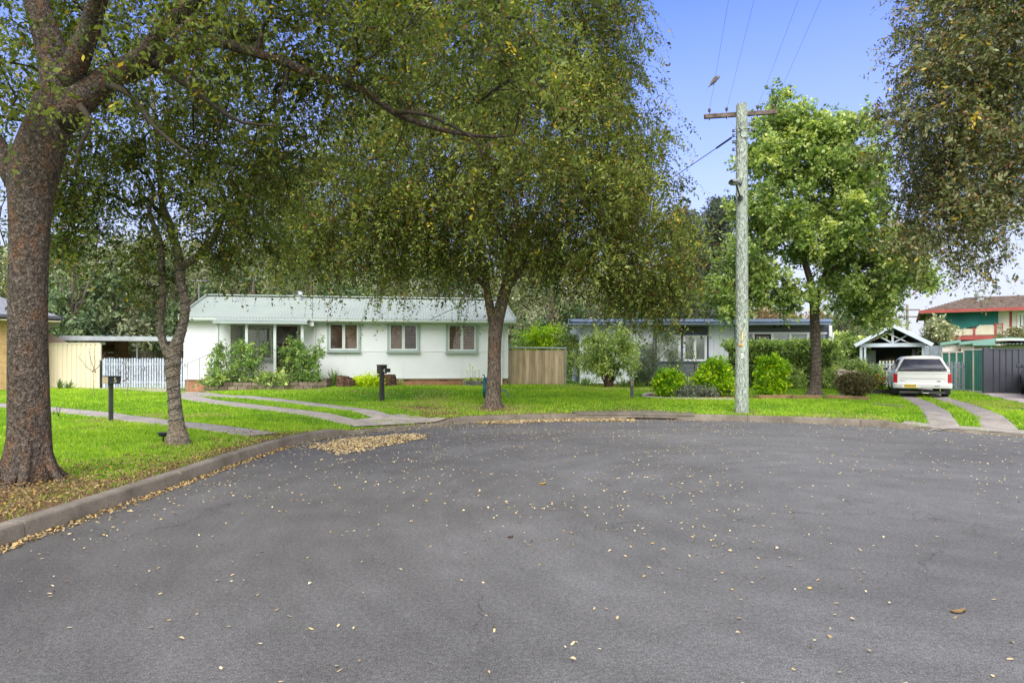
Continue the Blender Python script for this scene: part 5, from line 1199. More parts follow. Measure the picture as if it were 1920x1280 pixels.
# ------------------------------------------------------------------ left neighbour
def pickets(f, root, a, b, v, z0, z1, pitch, w, mat, rails=(.2, .8), post=None):
    mb = MB(); n = int((b - a) / pitch)
    for i in range(n):
        u = a + (i + .5) * (b - a) / n; j = random.uniform(-.012, .012); zt = z1 + random.uniform(-.015, .015); t = random.random()
        f.box(mb, u - w / 2, u + w / 2, v, v + .018, z0 + random.uniform(-.01, .02), zt - .05, t); mb.prism([(u - w / 2, zt - .05), (u + w / 2, zt - .05), (u + w * .28, zt - .012), (u, zt), (u - w * .28, zt - .012)], f.w, v, v + .018, t)
    mb.build('pickets', mat, root)
    mb = MB()
    for r in rails: z = z0 + (z1 - z0) * r; f.box(mb, a, b, v + .022, v + .06, z - .035, z + .035)
    mb.build('rail', mat, root)
def left_yard():
    f = Fr((-17.4, 27.6), (-13.0, 26.75)); a, b = f.u(193.5), f.u(347); z0, z1 = .44, 1.64
    root = thing('picket_gate', 'long pale blue grey picket gate between the cream steel fence and the white house', 'gate', f.w(a, 0, .4))
    pickets(f, root, a, b, 0, z0, z1, .112, .074, M['picket_blue'])
    mb = MB(); m = f.u(268); f.box(mb, m - .09, m + .09, -.03, -.004, 1.19, 1.23); f.box(mb, m + .06, m + .09, -.05, -.004, 1.16, 1.3); mb.build('latch', M['steel'], root)
    mb = MB()
    for u in (a - .05, b + .06): f.box(mb, u - .045, u + .045, .065, .155, .3, 1.6)
    mb.build('post', M['picket_blue'], root)
    # cream steel fence
    f = Fr((-20.5, 27.9), (-16.75, 27.75)); b = f.u(186.5); root = thing('steel_fence', 'cream ribbed steel fence panel behind the thick elm', 'fence', f.w(b, 0, .4)); z0, z1 = .36, f.z(645, 3)
    mb = MB(); u = -.5; rows = []
    while u < b:
        for du, dv in ((0, 0), (.125, 0), (.15, .035), (.17, .035), (.195, 0)): rows.append([f.w(min(u + du, b), dv, z0), f.w(min(u + du, b), dv, z1)])
        u += .195
    mb.grid(rows); mb.build('sheet', M['cream_steel'], root)
    mb = MB(); f.box(mb, -.5, b + .02, -.02, .06, z1, z1 + .05); f.box(mb, b + .003, b + .06, -.02, .06, z0 - .1, z1 - .002); mb.build('frame', M['cream_steel'], root)
    mb = MB(); f.box(mb, f.u(188), f.u(191.5), -.04, .06, .3, 1.55); tag(mb.build('gate_post', M['black'], loc=f.w(f.u(190), 0, .3)), 'dark slim post between the cream fence and the picket gate', 'post')
    # beige shade roof behind the fence
    mb = MB(); A, B, C, D = P(60, 607, 31), P(134, 646, 30.4), P(40, 650, 30), P(96, 640, 34); s = thing('shade_sail', 'beige peaked shade cloth showing over the cream fence', 'shade sail', (A.x, A.y, .4))
    mb.quad([A, C, B]); mb.quad([A, B, D]); mb.build('cloth', M['shade_beige'], s)
    mb = MB(); mb.tube([A, Vector((A.x, A.y, .3))], .04, 8); mb.tube([B, Vector((B.x, B.y, .3))], .03, 8); mb.tube([D, Vector((D.x, D.y, .3))], .03, 8); mb.build('pole', M['steel'], s)
    # flat-roofed carport
    f = Fr((-21.5, 32.0), (-15.8, 33.6)); c = thing('flat_carport', 'flat grey metal carport behind the picket gate', 'carport', f.w(3, 0, .4))
    g = Fr((f.w(f.u(190), 0, 0).x, f.w(f.u(190), 0, 0).y), (-15.6, 33.4)); zt = g.z(629.5, 1)
    mb = MB(); n = 40; L = g.u(335); rows = []
    for i in range(n + 1): u = -.1 + (L + .1) * i / n; h = .02 * (i % 4 == 0); rows.append([g.w(u, 0, zt + h), g.w(u, 6, zt + .1 + h)])
    mb.grid(rows); a = f.u(111); b = f.u(190); mb.quad([f.w(a, 0, zt - .02), f.w(b, 0, zt), f.w(b, 6, zt + .1), f.w(a, 6, zt + .08)]); mb.build('roof', M['zinc_pale'], c)
    mb = MB(); g.box(mb, 0, L, -.09, -.003, zt - .24, zt - .03); f.box(mb, a, b - .02, -.04, -.003, zt - .24, zt - .02); mb.build('gutter', M['zinc'], c)
    mb = MB(); f.box(mb, f.u(130, .4), f.u(197, .4), .4, .5, zt - .42, zt - .30); mb.build('beam', M['white_trim'], c)
    for px, v in ((257, .4), (164, .3)):
        fr = g if px > 190 else f; o = fr.w(fr.u(px, v), v, .3); mb = MB(); mb.tube([o, Vector((o.x, o.y, zt - .05))], .04, 8); mb.build('post', M['steel'], c)
    k = Fr((-21.2, 36), (-15.5, 36)); mb = MB(); p, q = k.u(140), k.u(229); k.box(mb, p, q - .25, .6, .7, .3, zt - .1); k.box(mb, q - .3, q, -.2, .6, .3, zt - .06); k.box(mb, p, q - .3, -.1, .6, zt - .35, zt - .1)
    mb.build('wall', M['brown_timber'], c)
    mb = MB()
    for i in range(3): k.box(mb, k.u(198), k.u(222), .2 - .01 * i, .59, 1.45 + i * .26, 1.5 + i * .26)
    mb.build('shelf', M['white_trim'], c)
    # old paling fence at the back
    f = Fr((-19.3, 38.5), (-14.0, 38.5)); r = thing('paling_fence', 'old grey paling fence beyond the picket gate', 'fence', f.w(2, 0, .5)); mb = MB(); z1 = f.z(658, 2); paling(mb, f, f.u(226), f.u(356), 0, .4, z1, .11, .02, .006, jit=.02); mb.build('palings', M['old_paling'], r); mb = MB(); f.box(mb, f.u(226), f.u(356), -.03, -.004, z1 - .12, z1 - .04); mb.build('rail', M['old_paling'], r)
    # yellow brick house at the far left
    f = Fr((-27.15, 20.9), (-18.75, 27.2)); L = f.L; zt = f.z(596, L); h = thing('brick_house', 'yellow brick house with grey roof, mostly hidden behind the thick elm trunk', 'house', f.w(L / 2, 4, .35))
    mb = MB(); f.box(mb, 0, L, 0, 8, .1, zt); mb.build('wall', M['brick_yellow'], h)
    mb = MB(); e = .62; z = zt + .04; c4 = [f.w(-e, -e, z), f.w(L + e, -e, z), f.w(L + e, 8 + e, z), f.w(-e, 8 + e, z)]; r0, r1 = f.w(3.8, 4, z + 1.9), f.w(L - 3.8, 4, z + 1.9)
    mb.quad([c4[0], c4[1], r1, r0]); mb.quad([c4[1], c4[2], r1]); mb.quad([c4[2], c4[3], r0, r1]); mb.quad([c4[3], c4[0], r0]); mb.build('roof', M['tile_grey'], h)
    mb = MB(); f.box(mb, -e, L + e, -e - .08, -e, z - .10, z + .02); f.box(mb, L + e, L + e + .08, -e, 8 + e, z - .1, z + .018); mb.build('gutter', M['grey_steel'], h)
    mb = MB(); f.box(mb, -e, L + e - .01, -e + .003, -.003, z - .20, z - .16); f.box(mb, L + .003, L + e - .012, -.002, 8, z - .198, z - .158); mb.build('eave', M['cream_steel'], h)
left_yard()
# ------------------------------------------------------------------ blue grey house
def grey_house():
    f = H3; L = f.L; root = thing('grey_house', 'low blue grey panelled house with flat roof and blue fascia behind the hedge', 'house', f.w(L / 2, 3.5, .5))
    zt, zb, D = f.z(610, 6), .3, 8
    mb = MB(); f.box(mb, 0, L, .04, D, zb, zt); mb.build('wall', M['panel_blue'], root)
    def panel(name, x0, y0, x1, y1, mat, v0=-.0, v1=.039): a, b, c, d = f.rect(x0, y0, x1, y1); mb = MB(); f.box(mb, a, b, v0, v1, c, d); return mb.build(name, mat, root)
    panel('band', 1230, 611, 1325, 626, M['charcoal']); panel('band', 1381, 610, 1551, 622.5, M['charcoal']); panel('block_base', 1229, 679, 1327, 716, M['grey_block'])
    mb = MB()
    for a0, b0 in ((1090, 1229), (1328, 1379)):
        a, b = f.u(a0), f.u(b0); n = max(3, int((b - a) / .25))
        for i in range(n): p = a + (b - a) * i / n; f.box(mb, p + .006, p + (b - a) / n - .006, .012, .039, zb, zt - .01)
        mb.build('board_cladding', M['panel_blue'], root); mb = MB()
    for x in (1229.5, 1278, 1326.5, 1380): a = f.u(x); f.box(mb, a - .05, a + .05, -.03, .038, zb if x != 1278 else f.z(677, 6), zt - .002 if x != 1278 else f.z(627, 6))
    a, b = f.u(1229.5), f.u(1326.5); f.box(mb, a + .051, b - .051, -.028, .038, f.z(628, 4), f.z(625.5, 4)); f.box(mb, a + .051, b - .051, -.028, .038, f.z(680, 4), f.z(677, 4)); a = f.u(1551.5); f.box(mb, a - .07, a + .03, -.02, .038, zb, zt - .002)
    mb.build('trim', M['navy'], root)
    for x0, x1 in ((1232, 1276), (1280.5, 1325)):
        a, b, c, d = f.rect(x0, 628.5, x1, 677, 0); window(f, root, a, b, c, d, .03, M['white_trim'], M['white_trim'], M['white_blind'], .05, 2, False)
    # right-hand glazed front
    zf = f.z(624, 10); a, b = f.u(1381.5), f.u(1550); mb = MB(); f.box(mb, a, b, -.05, .036, zf - .05, zf + .03)
    for x in (1412, 1447.5, 1481, 1514): u = f.u(x); f.box(mb, u - .055, u + .055, -.05, .036, .5, zf - .052)
    mb.build('front_frame', M['white_trim'], root)
    def bay(x0, x1, kind):
        u0, u1 = f.u(x0), f.u(x1)
        if kind == 'door':
            mb = MB(); f.box(mb, u0, u1, -.01, .036, .5, zf - .055); d = mb.build('door', M['door_brown'], root); mb = MB(); i0, i1, j0, j1 = u0 + .10, u1 - .10, .9, zf - .16; s = .075
            k = -int((j1 - j0) / s)
            while k * s < i1 - i0:
                for sg in (1, -1):
                    p, q = i0 + k * s, i0 + k * s + (j1 - j0); t0, t1 = max(0, (i0 - p) / (q - p)), min(1, (i1 - p) / (q - p))
                    if t1 > t0: zz = (lambda t: j0 + (j1 - j0) * t) if sg > 0 else (lambda t: j1 - (j1 - j0) * t); mb.beam(f.w(p + (q - p) * t0, -.022 - .006 * sg, zz(t0)), f.w(p + (q - p) * t1, -.022 - .006 * sg, zz(t1)), .018, .008)
                k += 1
            mb.build('security_lattice', M['white_door'], d)
        else:
            mb = MB(); n = 22; z0 = .9; h = (zf - .06 - z0) / n
            for i in range(n): tt = (.85 if kind == 'light' else .18) + random.uniform(-.15, .15); z = z0 + i * h; mb.box8([f.w(u0, .0, z), f.w(u1, .0, z), f.w(u1, .006, z), f.w(u0, .006, z), f.w(u0, .02, z + h * .88), f.w(u1, .02, z + h * .88), f.w(u1, .026, z + h * .88), f.w(u0, .026, z + h * .88)], tt)
            w = mb.build('window', M['slat_blind'], root); mb = MB(); mb.quad([f.w(u0, -.02, z0), f.w(u1, -.02, z0), f.w(u1, -.02, zf - .055), f.w(u0, -.02, zf - .055)]); mb.build('pane', M['glass'], w)
    bay(1383, 1410, 'dark'); bay(1414, 1445.5, 'door'); bay(1449.5, 1479, 'light'); bay(1483, 1512, 'dark'); bay(1516, 1547, 'dark')
    # roof
    z1 = f.z(598, 6, -.6); mb = MB(); u0, u1 = -.6, f.u(1557, -.6)
    corrugated(mb, f, u0, u1, -.6, z1 - .01, D + .4, z1 + .50, .2, .015); mb.build('roof', M['roof_brown'], root, smooth=True)
    mb = MB(); f.box(mb, u0, u1, -.68, -.60, z1 - .25, z1 + .0); mb.prism([(-.685, z1 - .06), (-.685, z1 - .01), (-.75, z1 - .01), (-.75, z1 - .13), (-.72, z1 - .15), (-.685, z1 - .15)], lambda v, u, z: f.w(u, v, z), u0, u1); mb.build('gutter', M['fascia_blue'], root)
    mb = MB(); f.box(mb, u0, u1, -.60 + .003, .039, zt - .0, zt + .035); f.box(mb, u0, u1, -.597, -.55, zt + .036, z1 - .03); mb.build('eave', M['white_trim'], root)
    mb = MB(); u = f.u(1556); f.box(mb, u - .09, u + .05, -.12, .03, .3, zt); mb.tube([f.w(u + .12, -.05, .3), f.w(u + .12, -.05, f.z(623, 11))], .045, 8); mb.build('downpipe', M['white_trim'], root)
    mb = MB(); u = f.u(1455); z = f.z(609, 9); 
    for s in (-1, 1): mb.lathe(f.w(u + s * .1, -.15, z - .02), [(.02, 0), (.035, .05), (.075, .12), (.08, .16)], 10, (s * .5, -.7, -.5))
    f.box(mb, u - .07, u + .07, -.2, -.1, z - .02, z + .045); mb.build('floodlight', M['plastic'], root)
grey_house()
# ------------------------------------------------------------------ garden before the blue grey house
LK = dict(per=8, tl=.26, nl=10, ll=.085, lw=.055, droop=.1, spread=.8, rare=.02, tmean=.50, tsd=.15, clump=.12, flat=.45, jit=.05)
def lime(px, py, w, h, lab, blobs=None, n=70):
    Y = 22.6 if px < 1400 else 22.9; b = on(*tuple(P(px, py, Y))[:2])
    return shrub('lime_bush', lab, b, (w, w * .8, h), M['lime_leaf'], LK, n, blobs, 6, group='lime green bushes in the garden bed', sr=.02, lift=.25)
lime(1254, 742, .84, .82, 'smallest, rounded lime green bush at the curved concrete end of the garden bed', [(0, 0, .52, .95, 1, .9), (.1, 0, .8, .6, .8, .4)])
lime(1339, 741, 1.08, 1.16, 'loose lime green bush with yellow tips between the smallest bush and the utility pole', [(.1, 0, .45, .9, .9, .7), (.05, 0, .78, .6, .8, .45), (-.55, 0, .5, .5, .6, .35), (.5, 0, .45, .5, .6, .5)], 90)
lime(1447, 741, .90, 1.30, 'tall dense square topped lime green bush before the hedge', [(0, 0, .5, 1, 1, .8), (.05, 0, .8, .98, 1, .42), (-.1, 0, .25, .8, .9, .4)], 110)
def ball_bush():
    b = on(*tuple(P(1607, 749, 21.9))[:2])
    shrub('clipped_bush', 'clipped brown green bush with bare twiggy stems before the cream letterbox', b, (1.16, .9, .74), M['brown_leaf'], dict(per=12, tl=.14, nl=10, ll=.05, lw=.03, droop=.05, spread=.9, rare=.03, tmean=.44, tsd=.17, clump=.06, flat=.3, jit=.05), 190, [(0, 0, .74, 1.0, 1, .5), (-.05, 0, .52, .85, .9, .5)], 16, sr=.016, rtw=.0035, lift=.0)
ball_bush()
def hedge():
    Y = 27.6; a, b = P(1375, 680, Y).x, P(1562, 680, Y).x; z0 = .45; z1 = P(0, 646, Y).z
    root = thing('hedge', 'long clipped green hedge before the blue grey house', 'hedge', (a + (b - a) / 2, Y + .5, z0))
    n = 5200; u = rng.random(n); face = rng.random(n)
    x = a + (b - a) * u; y = np.where(face < .6, Y + rng.normal(0, .07, n), Y + 1.1 * rng.random(n)); z = np.where(face < .6, z0 + (z1 - z0) * rng.random(n) ** .8, z1 + rng.normal(0, .05, n) + .1 * (vnoise(x, y, .7, 3) - .5))
    y = y + .35 * (vnoise(x, z, .6, 4) - .5); side = rng.random(n) < .08; x = np.where(side, np.where(rng.random(n) < .5, a, b) + rng.normal(0, .06, n), x)
    E = np.stack([x, y, z], 1); D = np.stack([0 * x, -1 + 0 * x, .5 + 0 * x], 1)
    V, Fc, ti = leaves(E, D, per=1, tl=.2, nl=9, ll=.075, lw=.05, droop=.1, spread=.6, rare=.03, tmean=.42, tsd=.17, clump=.16, flat=.3, jit=.04)
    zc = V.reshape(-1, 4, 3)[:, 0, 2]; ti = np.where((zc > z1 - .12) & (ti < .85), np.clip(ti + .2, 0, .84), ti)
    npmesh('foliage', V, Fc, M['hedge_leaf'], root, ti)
    mb = MB(); mb.box(a + .12, b - .12, Y + .22, Y + 1.0, z0 - .1, z1 - .15); mb.build('shade_core', M['dark_leaf_solid'], root)  # solid dark box added inside the hedge to block light
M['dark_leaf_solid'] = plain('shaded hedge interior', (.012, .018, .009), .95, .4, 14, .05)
hedge()
FK = dict(per=7, tl=.42, nl=12, ll=.10, lw=.045, droop=.5, spread=.7, rare=.0, tmean=.55, tsd=.14, clump=.1, flat=.5, jit=.05)
for px, Y, lab in ((1483, 27.1, 'green ferns at the foot of the hedge, left of the dark trunk'), (1552, 27.1, 'green ferns at the foot of the hedge, right of the dark trunk')):
    shrub('fern_clump', lab, on(*tuple(P(px, 700, Y))[:2]), (1.0, .6, .8), M['bright_leaf'], FK, 26, stems=4, cat='fern')
shrub('leafy_shrub', 'bright green shrubs along the picket fence behind the clipped bush', on(*tuple(P(1608, 700, 28.6))[:2]), (2.4, 1.0, 1.15), M['bright_leaf'], dict(LK, ll=.11, lw=.035, tmean=.45), 90, stems=6)
shrub('leafy_shrub', 'bright green hedge top behind the hedge, left of the gabled carport', on(*tuple(P(1575, 700, 34))[:2]), (2.6, 1.0, 2.55), M['bright_leaf'], dict(LK, ll=.12, lw=.08, tmean=.52), 80, [(0, 0, .8, 1, 1, .4), (0, 0, .5, 1, 1, .6)], stems=6)
def pollard():
    Y = 27.6; b = on(*tuple(P(1141, 712, Y))[:2])
    r = shrub('pollarded_tree', 'bright green bushy tree on a short thick pollarded trunk before the blue grey house', b, (2.5, 1.9, 2.35), M['bright_leaf'], dict(per=8, tl=.36, nl=12, ll=.10, lw=.045, droop=.2, spread=.8, rare=.02, tmean=.56, tsd=.15, clump=.12, flat=.45, jit=.08), 95, [(0, 0, .68, .9, 1, .62), (-.4, 0, .42, .6, .8, .4), (.45, 0, .42, .6, .8, .4), (.1, 0, .85, .6, .8, .3)], 8, cat='tree', sr=.03)
    mb = MB(); mb.tube([b + Vector((0, 0, -.1)), b + Vector((0, 0, .25)), b + Vector((.02, 0, .55)), b + Vector((.03, 0, .72))], [.20, .17, .19, .22], 14, True, lump=.1)
    for a in range(5): e = b + Vector((math.cos(a * 1.26) * .3, math.sin(a * 1.26) * .2, .95)); mb.tube([b + Vector((0, 0, .55)), b + Vector((math.cos(a * 1.26) * .15, math.sin(a * 1.26) * .1, .75)), e], [.09, .07, .04], 8, True, lump=.1)
    mb.build('trunk', M['stump'], r, smooth=True)
pollard()
def sheoak():
    Y = 28.2; b = on(*tuple(P(1225, 715, Y))[:2])
    L = [limb([(1225, 722, Y, 2.5), (1225, 690, Y, 2.2), (1224, 650, Y, 1.8), (1229, 620, Y, 1.2)]), limb([(1224, 690, Y, 1.5), (1238, 670, Y, 1.1), (1252, 655, Y, .7)]), limb([(1225, 700, Y, 1.5), (1212, 685, Y, 1), (1200, 672, Y, .7)])]
    B = [blob(1222, 655, Y, 22, .5, 14), blob(1248, 625, Y, 12, .3, 14, .7), blob(1210, 680, Y, 20, .5, 16), blob(1262, 668, Y, 12, .4, 16, .8), blob(1235, 640, Y, 14, .4, 12)]
    tree('young_sheoak', 'young grey green she-oak with wispy drooping needles before the white framed windows', 'tree', b, L, M['bark_dark'], M['needle'], B, 60, dict(per=10, tl=.45, nl=6, ll=.22, lw=.009, droop=.7, spread=.6, rare=0, tmean=.5, tsd=.15, clump=.1, flat=.2, jit=.06), .7, n=8, twigs=.002, growkw=dict(seg=.25, rtwig=.004))
sheoak()
def bare_shrub(name, label, px, py, Y, toppts, leaf=None, r=.012, cat='sapling', mat='twig', n=26):
    b = on(*tuple(P(px, py, Y))[:2]); root = thing(name, label, cat, b); mb = MB(); A = []
    for pts in toppts:
        q = [P(a, c, Y + random.uniform(-.15, .15)) for a, c in pts]; q[0] = Vector((q[0].x, Y, q[0].z)); C = catmull([tuple(p) for p in q], .06); mb.tube([tuple(p) for p in C], list(np.linspace(r, r * .3, len(C))), 6)
        for i in range(int(len(C) * .35), len(C), 3):
            d = Vector((random.uniform(-1, 1), random.uniform(-1, 1), random.uniform(.1, 1))).normalized() * random.uniform(.1, .28); mb.tube([C[i], Vector(C[i]) + d * .5, Vector(C[i]) + d + Vector((0, 0, .02))], [r * .3, r * .22, r * .12], 4); A.append(tuple(Vector(C[i]) + d))
    mb.build('stems', M[mat], root, smooth=True)
    if leaf:
        A = np.array(A)[:n]; V, Fc, ti = leaves(A, np.array([[0, 0, 1.]] * len(A)), per=2, tl=.14, nl=4, ll=.065, lw=.04, droop=.2, spread=.8, rare=.1, jit=.02); npmesh('leaves', V, Fc, leaf, root, ti)
    return root
M['twig_pale'] = plain('pale twig', (.20, .15, .115), .9, .2, 20)
Ys = 21.4
bare_shrub('bare_sapling', 'leafless young tree with upswept twigs on the lawn before the cream fence', 175.5, 741, Ys, [[(175.5, 743), (175.2, 720), (175, 698)], [(175, 698), (165, 690), (154, 677), (147, 669)], [(175, 698), (172, 680), (168, 662), (166, 652)], [(175, 698), (178, 680), (176, 660), (178, 650)], [(175, 697), (184, 688), (191, 675), (194, 666)]], r=.013, mat='twig_pale')
bare_shrub('thin_sapling', 'thin spindly sapling before the picket gate', 238, 740, Ys, [[(238, 742), (238, 715), (237, 690)], [(238, 712), (241, 698), (243, 685)], [(238, 705), (235, 692), (235, 682)]], r=.011, mat='twig_pale', leaf=M['brown_leaf'], n=6)
bare_shrub('bare_twig', 'small bare twig plant beside the footpath, right of the thick elm', 107, 786, 15.5, [[(107, 787), (108, 774), (105, 762)], [(107, 780), (112, 768), (114, 761)], [(108, 776), (101, 768)]], r=.011)
bare_shrub('bare_shrub', 'sparse leafless shrub before the cream blinds of the right-hand white window', 1302, 705, 30.8, [[(1302, 707), (1302, 690), (1298, 668), (1286, 648)], [(1302, 690), (1308, 665), (1312, 650)], [(1301, 680), (1292, 668), (1284, 668)], [(1303, 675), (1297, 650), (1299, 635)]], leaf=M['hedge_leaf'], r=.015, n=30)
for px, lab in ((112, 'spiky grey green agave at the cream fence, left one'), (128, 'spiky grey green agave at the cream fence, right one')):
    tuft('agave', lab, on(*tuple(P(px, 728, 27.0))[:2]), 34, .42, .07, M['dark_leaf'], spread=.8, tm=.6, bend=.1)
# planting along the blue grey house
GC = dict(SK, ll=.06, lw=.035, tmean=.42)
M['silver_leaf'] = leafmat('silver groundcover leaf', [(0, (.10, .11, .08)), (.5, (.22, .25, .19)), (.84, (.34, .38, .30)), (1, (.3, .3, .2))], .2)
for px, w, lab in ((1285, .95, 'low grey ground cover in the garden bed, left mound'), (1318, .95, 'low grey ground cover in the garden bed, right mound')):
    shrub('ground_cover', lab, on(*tuple(P(px, 744, 22.35))[:2]), (w, .6, .24), M['silver_leaf'], dict(GC, ll=.05), 44, stems=4, group='grey ground cover mounds')
for px, lab in ((1100, 'pale strappy plants below the pollarded tree, leftmost clump'), (1172, 'pale strappy plants right of the pollarded tree trunk'), (1200, 'strappy plants at the foot of the young she-oak'), (1290, 'strappy plants under the grey block wall')):
    tuft('border_plant', lab, on(*tuple(P(px, 716, 28.6 if px < 1210 else 30.2))[:2]), 110, .42, .035, M['rose_leaf'], spread=.8, tm=.55, r0=.5, group='border plants')
shrub('bluegreen_shrub', 'dark blue green low shrub at the foot of the young she-oak', on(*tuple(P(1212, 712, 28.8))[:2]), (1.2, .8, .75), M['needle'], dict(SK, ll=.12, lw=.02, tmean=.25), 40, stems=5)
def ferny():
    Y = 33.0
    for px, top, w, lab, lf in ((1010, 610, 2.3, 'ferny yellow green shrub behind the wooden side gate', 'lime_leaf'), (1052, 625, 1.8, 'green shrub behind the right end of the wooden side gate', 'bright_leaf'), (975, 640, 1.4, 'dark green shrub between the white house and the side gate', 'hedge_leaf')):
        b = on(*tuple(P(px, 700, Y))[:2]); h = P(0, top, Y).z - b.z
        shrub('tall_shrub', lab, b, (w, 1.4, h), M[lf], dict(per=9, tl=.55, nl=16, ll=.11, lw=.035, droop=.3, spread=.7, rare=.05, tmean=.45, tsd=.16, clump=.14, flat=.5, jit=.1), 90, [(0, 0, .6, 1, 1, .75), (.1, 0, .82, .7, .8, .35), (-.1, 0, .3, .9, 1, .5)], 6, group='shrubs behind the wooden side gate', sr=.03)
ferny()
# edging: curved concrete lip and hardwood sleepers
def edging():
    pts = [G(1290, 738.5), G(1245, 737), G(1218, 739), G(1207, 742), G(1218, 745.5), G(1255, 748), G(1310, 749), G(1375, 749.5)]
    mb = MB(); C = catmull([tuple(p)[:2] for p in pts], .12); t = np.gradient(C, axis=0); t /= np.linalg.norm(t, axis=1)[:, None]; n = np.stack([-t[:, 1], t[:, 0]], 1); rows = []
    for c, q in zip(C, n): z = hgt(*c); rows.append([(*(c + q * w), z + h) for w, h in ((-.07, -.05), (-.065, .04), (-.03, .06), (.03, .06), (.065, .04), (.07, -.05))])
    mb.grid(rows); tag(mb.build('garden_edging', M['pale_concrete'], loc=pts[0], smooth=True), 'pale curved concrete edging round the left end of the garden bed', 'garden edging')
    for a, b, lab in (((1420, 748), (1483, 746.5), 'left sleeper of the garden edging, right of the pole'), ((1485, 748.5), (1537, 747.5), 'middle sleeper of the garden edging, under the bright green tree'), ((1549, 747), (1628, 751), 'right sleeper of the garden edging, below the clipped bush')):
        p, q = G(*a, .05), G(*b, .05); mb = MB(); mb.beam(p, q, .20, .13); tag(mb.build('timber_sleeper', M['sleeper'], loc=p, bevel=.012), lab, 'sleeper', 'hardwood sleepers edging the garden bed')
    p, q = G(1640, 759, .02), G(1692, 764, .02); mb = MB(); mb.beam(p, q, .16, .06); tag(mb.build('timber_board', M['old_paling'], loc=p), 'grey board lying flat on the lawn left of the driveway strips', 'board')
edging()
def solar_light(px, py, label, h=.3):
    b = G(px, py); root = thing('solar_light', label, 'garden light', b); mb = MB(); mb.tube([b, b + Vector((0, 0, h))], .012, 6); mb.build('stake', M['black'], root)
    mb = MB(); mb.lathe(b + Vector((0, 0, h)), [(.03, 0), (.07, .015), (.075, .04), (.03, .055)], 12); mb.box(b.x - .07, b.x + .07, b.y - .05, b.y + .05, b.z + h + .05, b.z + h + .065); mb.build('head', M['black'], root)
solar_light(1366, 744, 'small black solar garden light beside the pole', .15); solar_light(306, 830, 'small black spotlight at the foot of the forked elm', .10)
def bollard():
    b = G(1185, 748); root = thing('marker_post', 'short square grey timber marker post with a pale top on the lawn', 'marker post', b); mb = MB(); mb.box(b.x - .045, b.x + .045, b.y - .045, b.y + .045, b.z - .1, b.z + .42); mb.build('post', M['old_grey'], root, bevel=.008)
    mb = MB(); mb.box(b.x - .048, b.x + .048, b.y - .048, b.y + .048, b.z + .4201, b.z + .60); mb.build('cap', M['cap_tan'], root, bevel=.01)
M['old_grey'] = plain('weathered grey timber', (.15, .15, .16), .9, .2, 9); M['cap_tan'] = plain('faded tan paint', (.38, .30, .20), .8, .2, 14)
bollard()
def ringbox(mb, T, x0, x1, y0, y1, z0, z1): mb.box(x0, x1, y0, y1, z0, z1, T)
def letterbox(label, px, py, yaw, post, mats, build):
    b = G(px, py); root = thing('letterbox', label, 'letterbox', b); c, s = math.cos(yaw), math.sin(yaw)
    k = .86; T = lambda x, y, z: Vector((b.x + (x * c - y * s) * k, b.y + (x * s + y * c) * k, b.z + z)); build(root, T); return root
def box5(root, T):
    mb = MB(); mb.box(-.045, .045, -.045, .045, -.1, .80, T); mb.build('post', M['letterbox_black'], root, bevel=.006)
    mb = MB(); mb.box8([T(-.13, -.20, .80), T(.15, -.20, .80), T(.15, .2, .80), T(-.13, .2, .80), T(-.13, -.215, .955), T(.165, -.215, .955), T(.165, .2, .955), T(-.13, .2, .955)]); mb.build('box', M['letterbox_black'], root, bevel=.006)
    mb = MB(); mb.box(-.14, .18, -.24, .21, .9555, .968, T); mb.build('lid', M['letterbox_black'], root, bevel=.004)
    mb = MB(); mb.box(-.136, -.131, -.19, .19, .805, .95, T); mb.build('side_panel', M['box_tan'], root)
    text('5', .15, lambda x, y: T(.02 + x, -.226 - .0 , .877 + y), M['gold'], 'number', root); text('5', .14, lambda x, y: T(-.139, -x, .877 + y), M['gold'], 'number', root)
letterbox('black letterbox on a post by the footpath with a brass number 5', 208, 789, R(49), .8, None, box5)
def box4(root, T):
    mb = MB(); mb.box(-.07, .07, -.07, .07, -.1, .86, T); mb.build('post', M['letterbox_black'], root, bevel=.006)
    mb = MB(); mb.box(-.12, .12, -.16, .16, .861, 1.12, T); mb.box(.1205, .29, -.12, .14, .90, 1.02, T); mb.build('box', M['letterbox_brown'], root, bevel=.008)
    mb = MB(); mb.box(-.135, .135, -.18, .17, 1.1205, 1.14, T); mb.build('lid', M['letterbox_brown'], root, bevel=.004)
    mb = MB(); mb.box(-.10, .10, -.1635, -.161, 1.05, 1.095, T); mb.box(.135, .28, -.1235, -.121, .915, 1.005, T); mb.build('slot', M['black'], root)
    mb = MB(); mb.box(-.12, .12, -.172, -.1605, 1.03, 1.045, T); mb.build('flap', M['letterbox_brown'], root)
    text('4', .17, lambda x, y: T(.0 + x, -.1625, .95 + y), M['number_white'], 'number', root)
letterbox('dark brown letterbox on a thick black post with a white number 4', 716, 752, R(40), .86, None, box4)
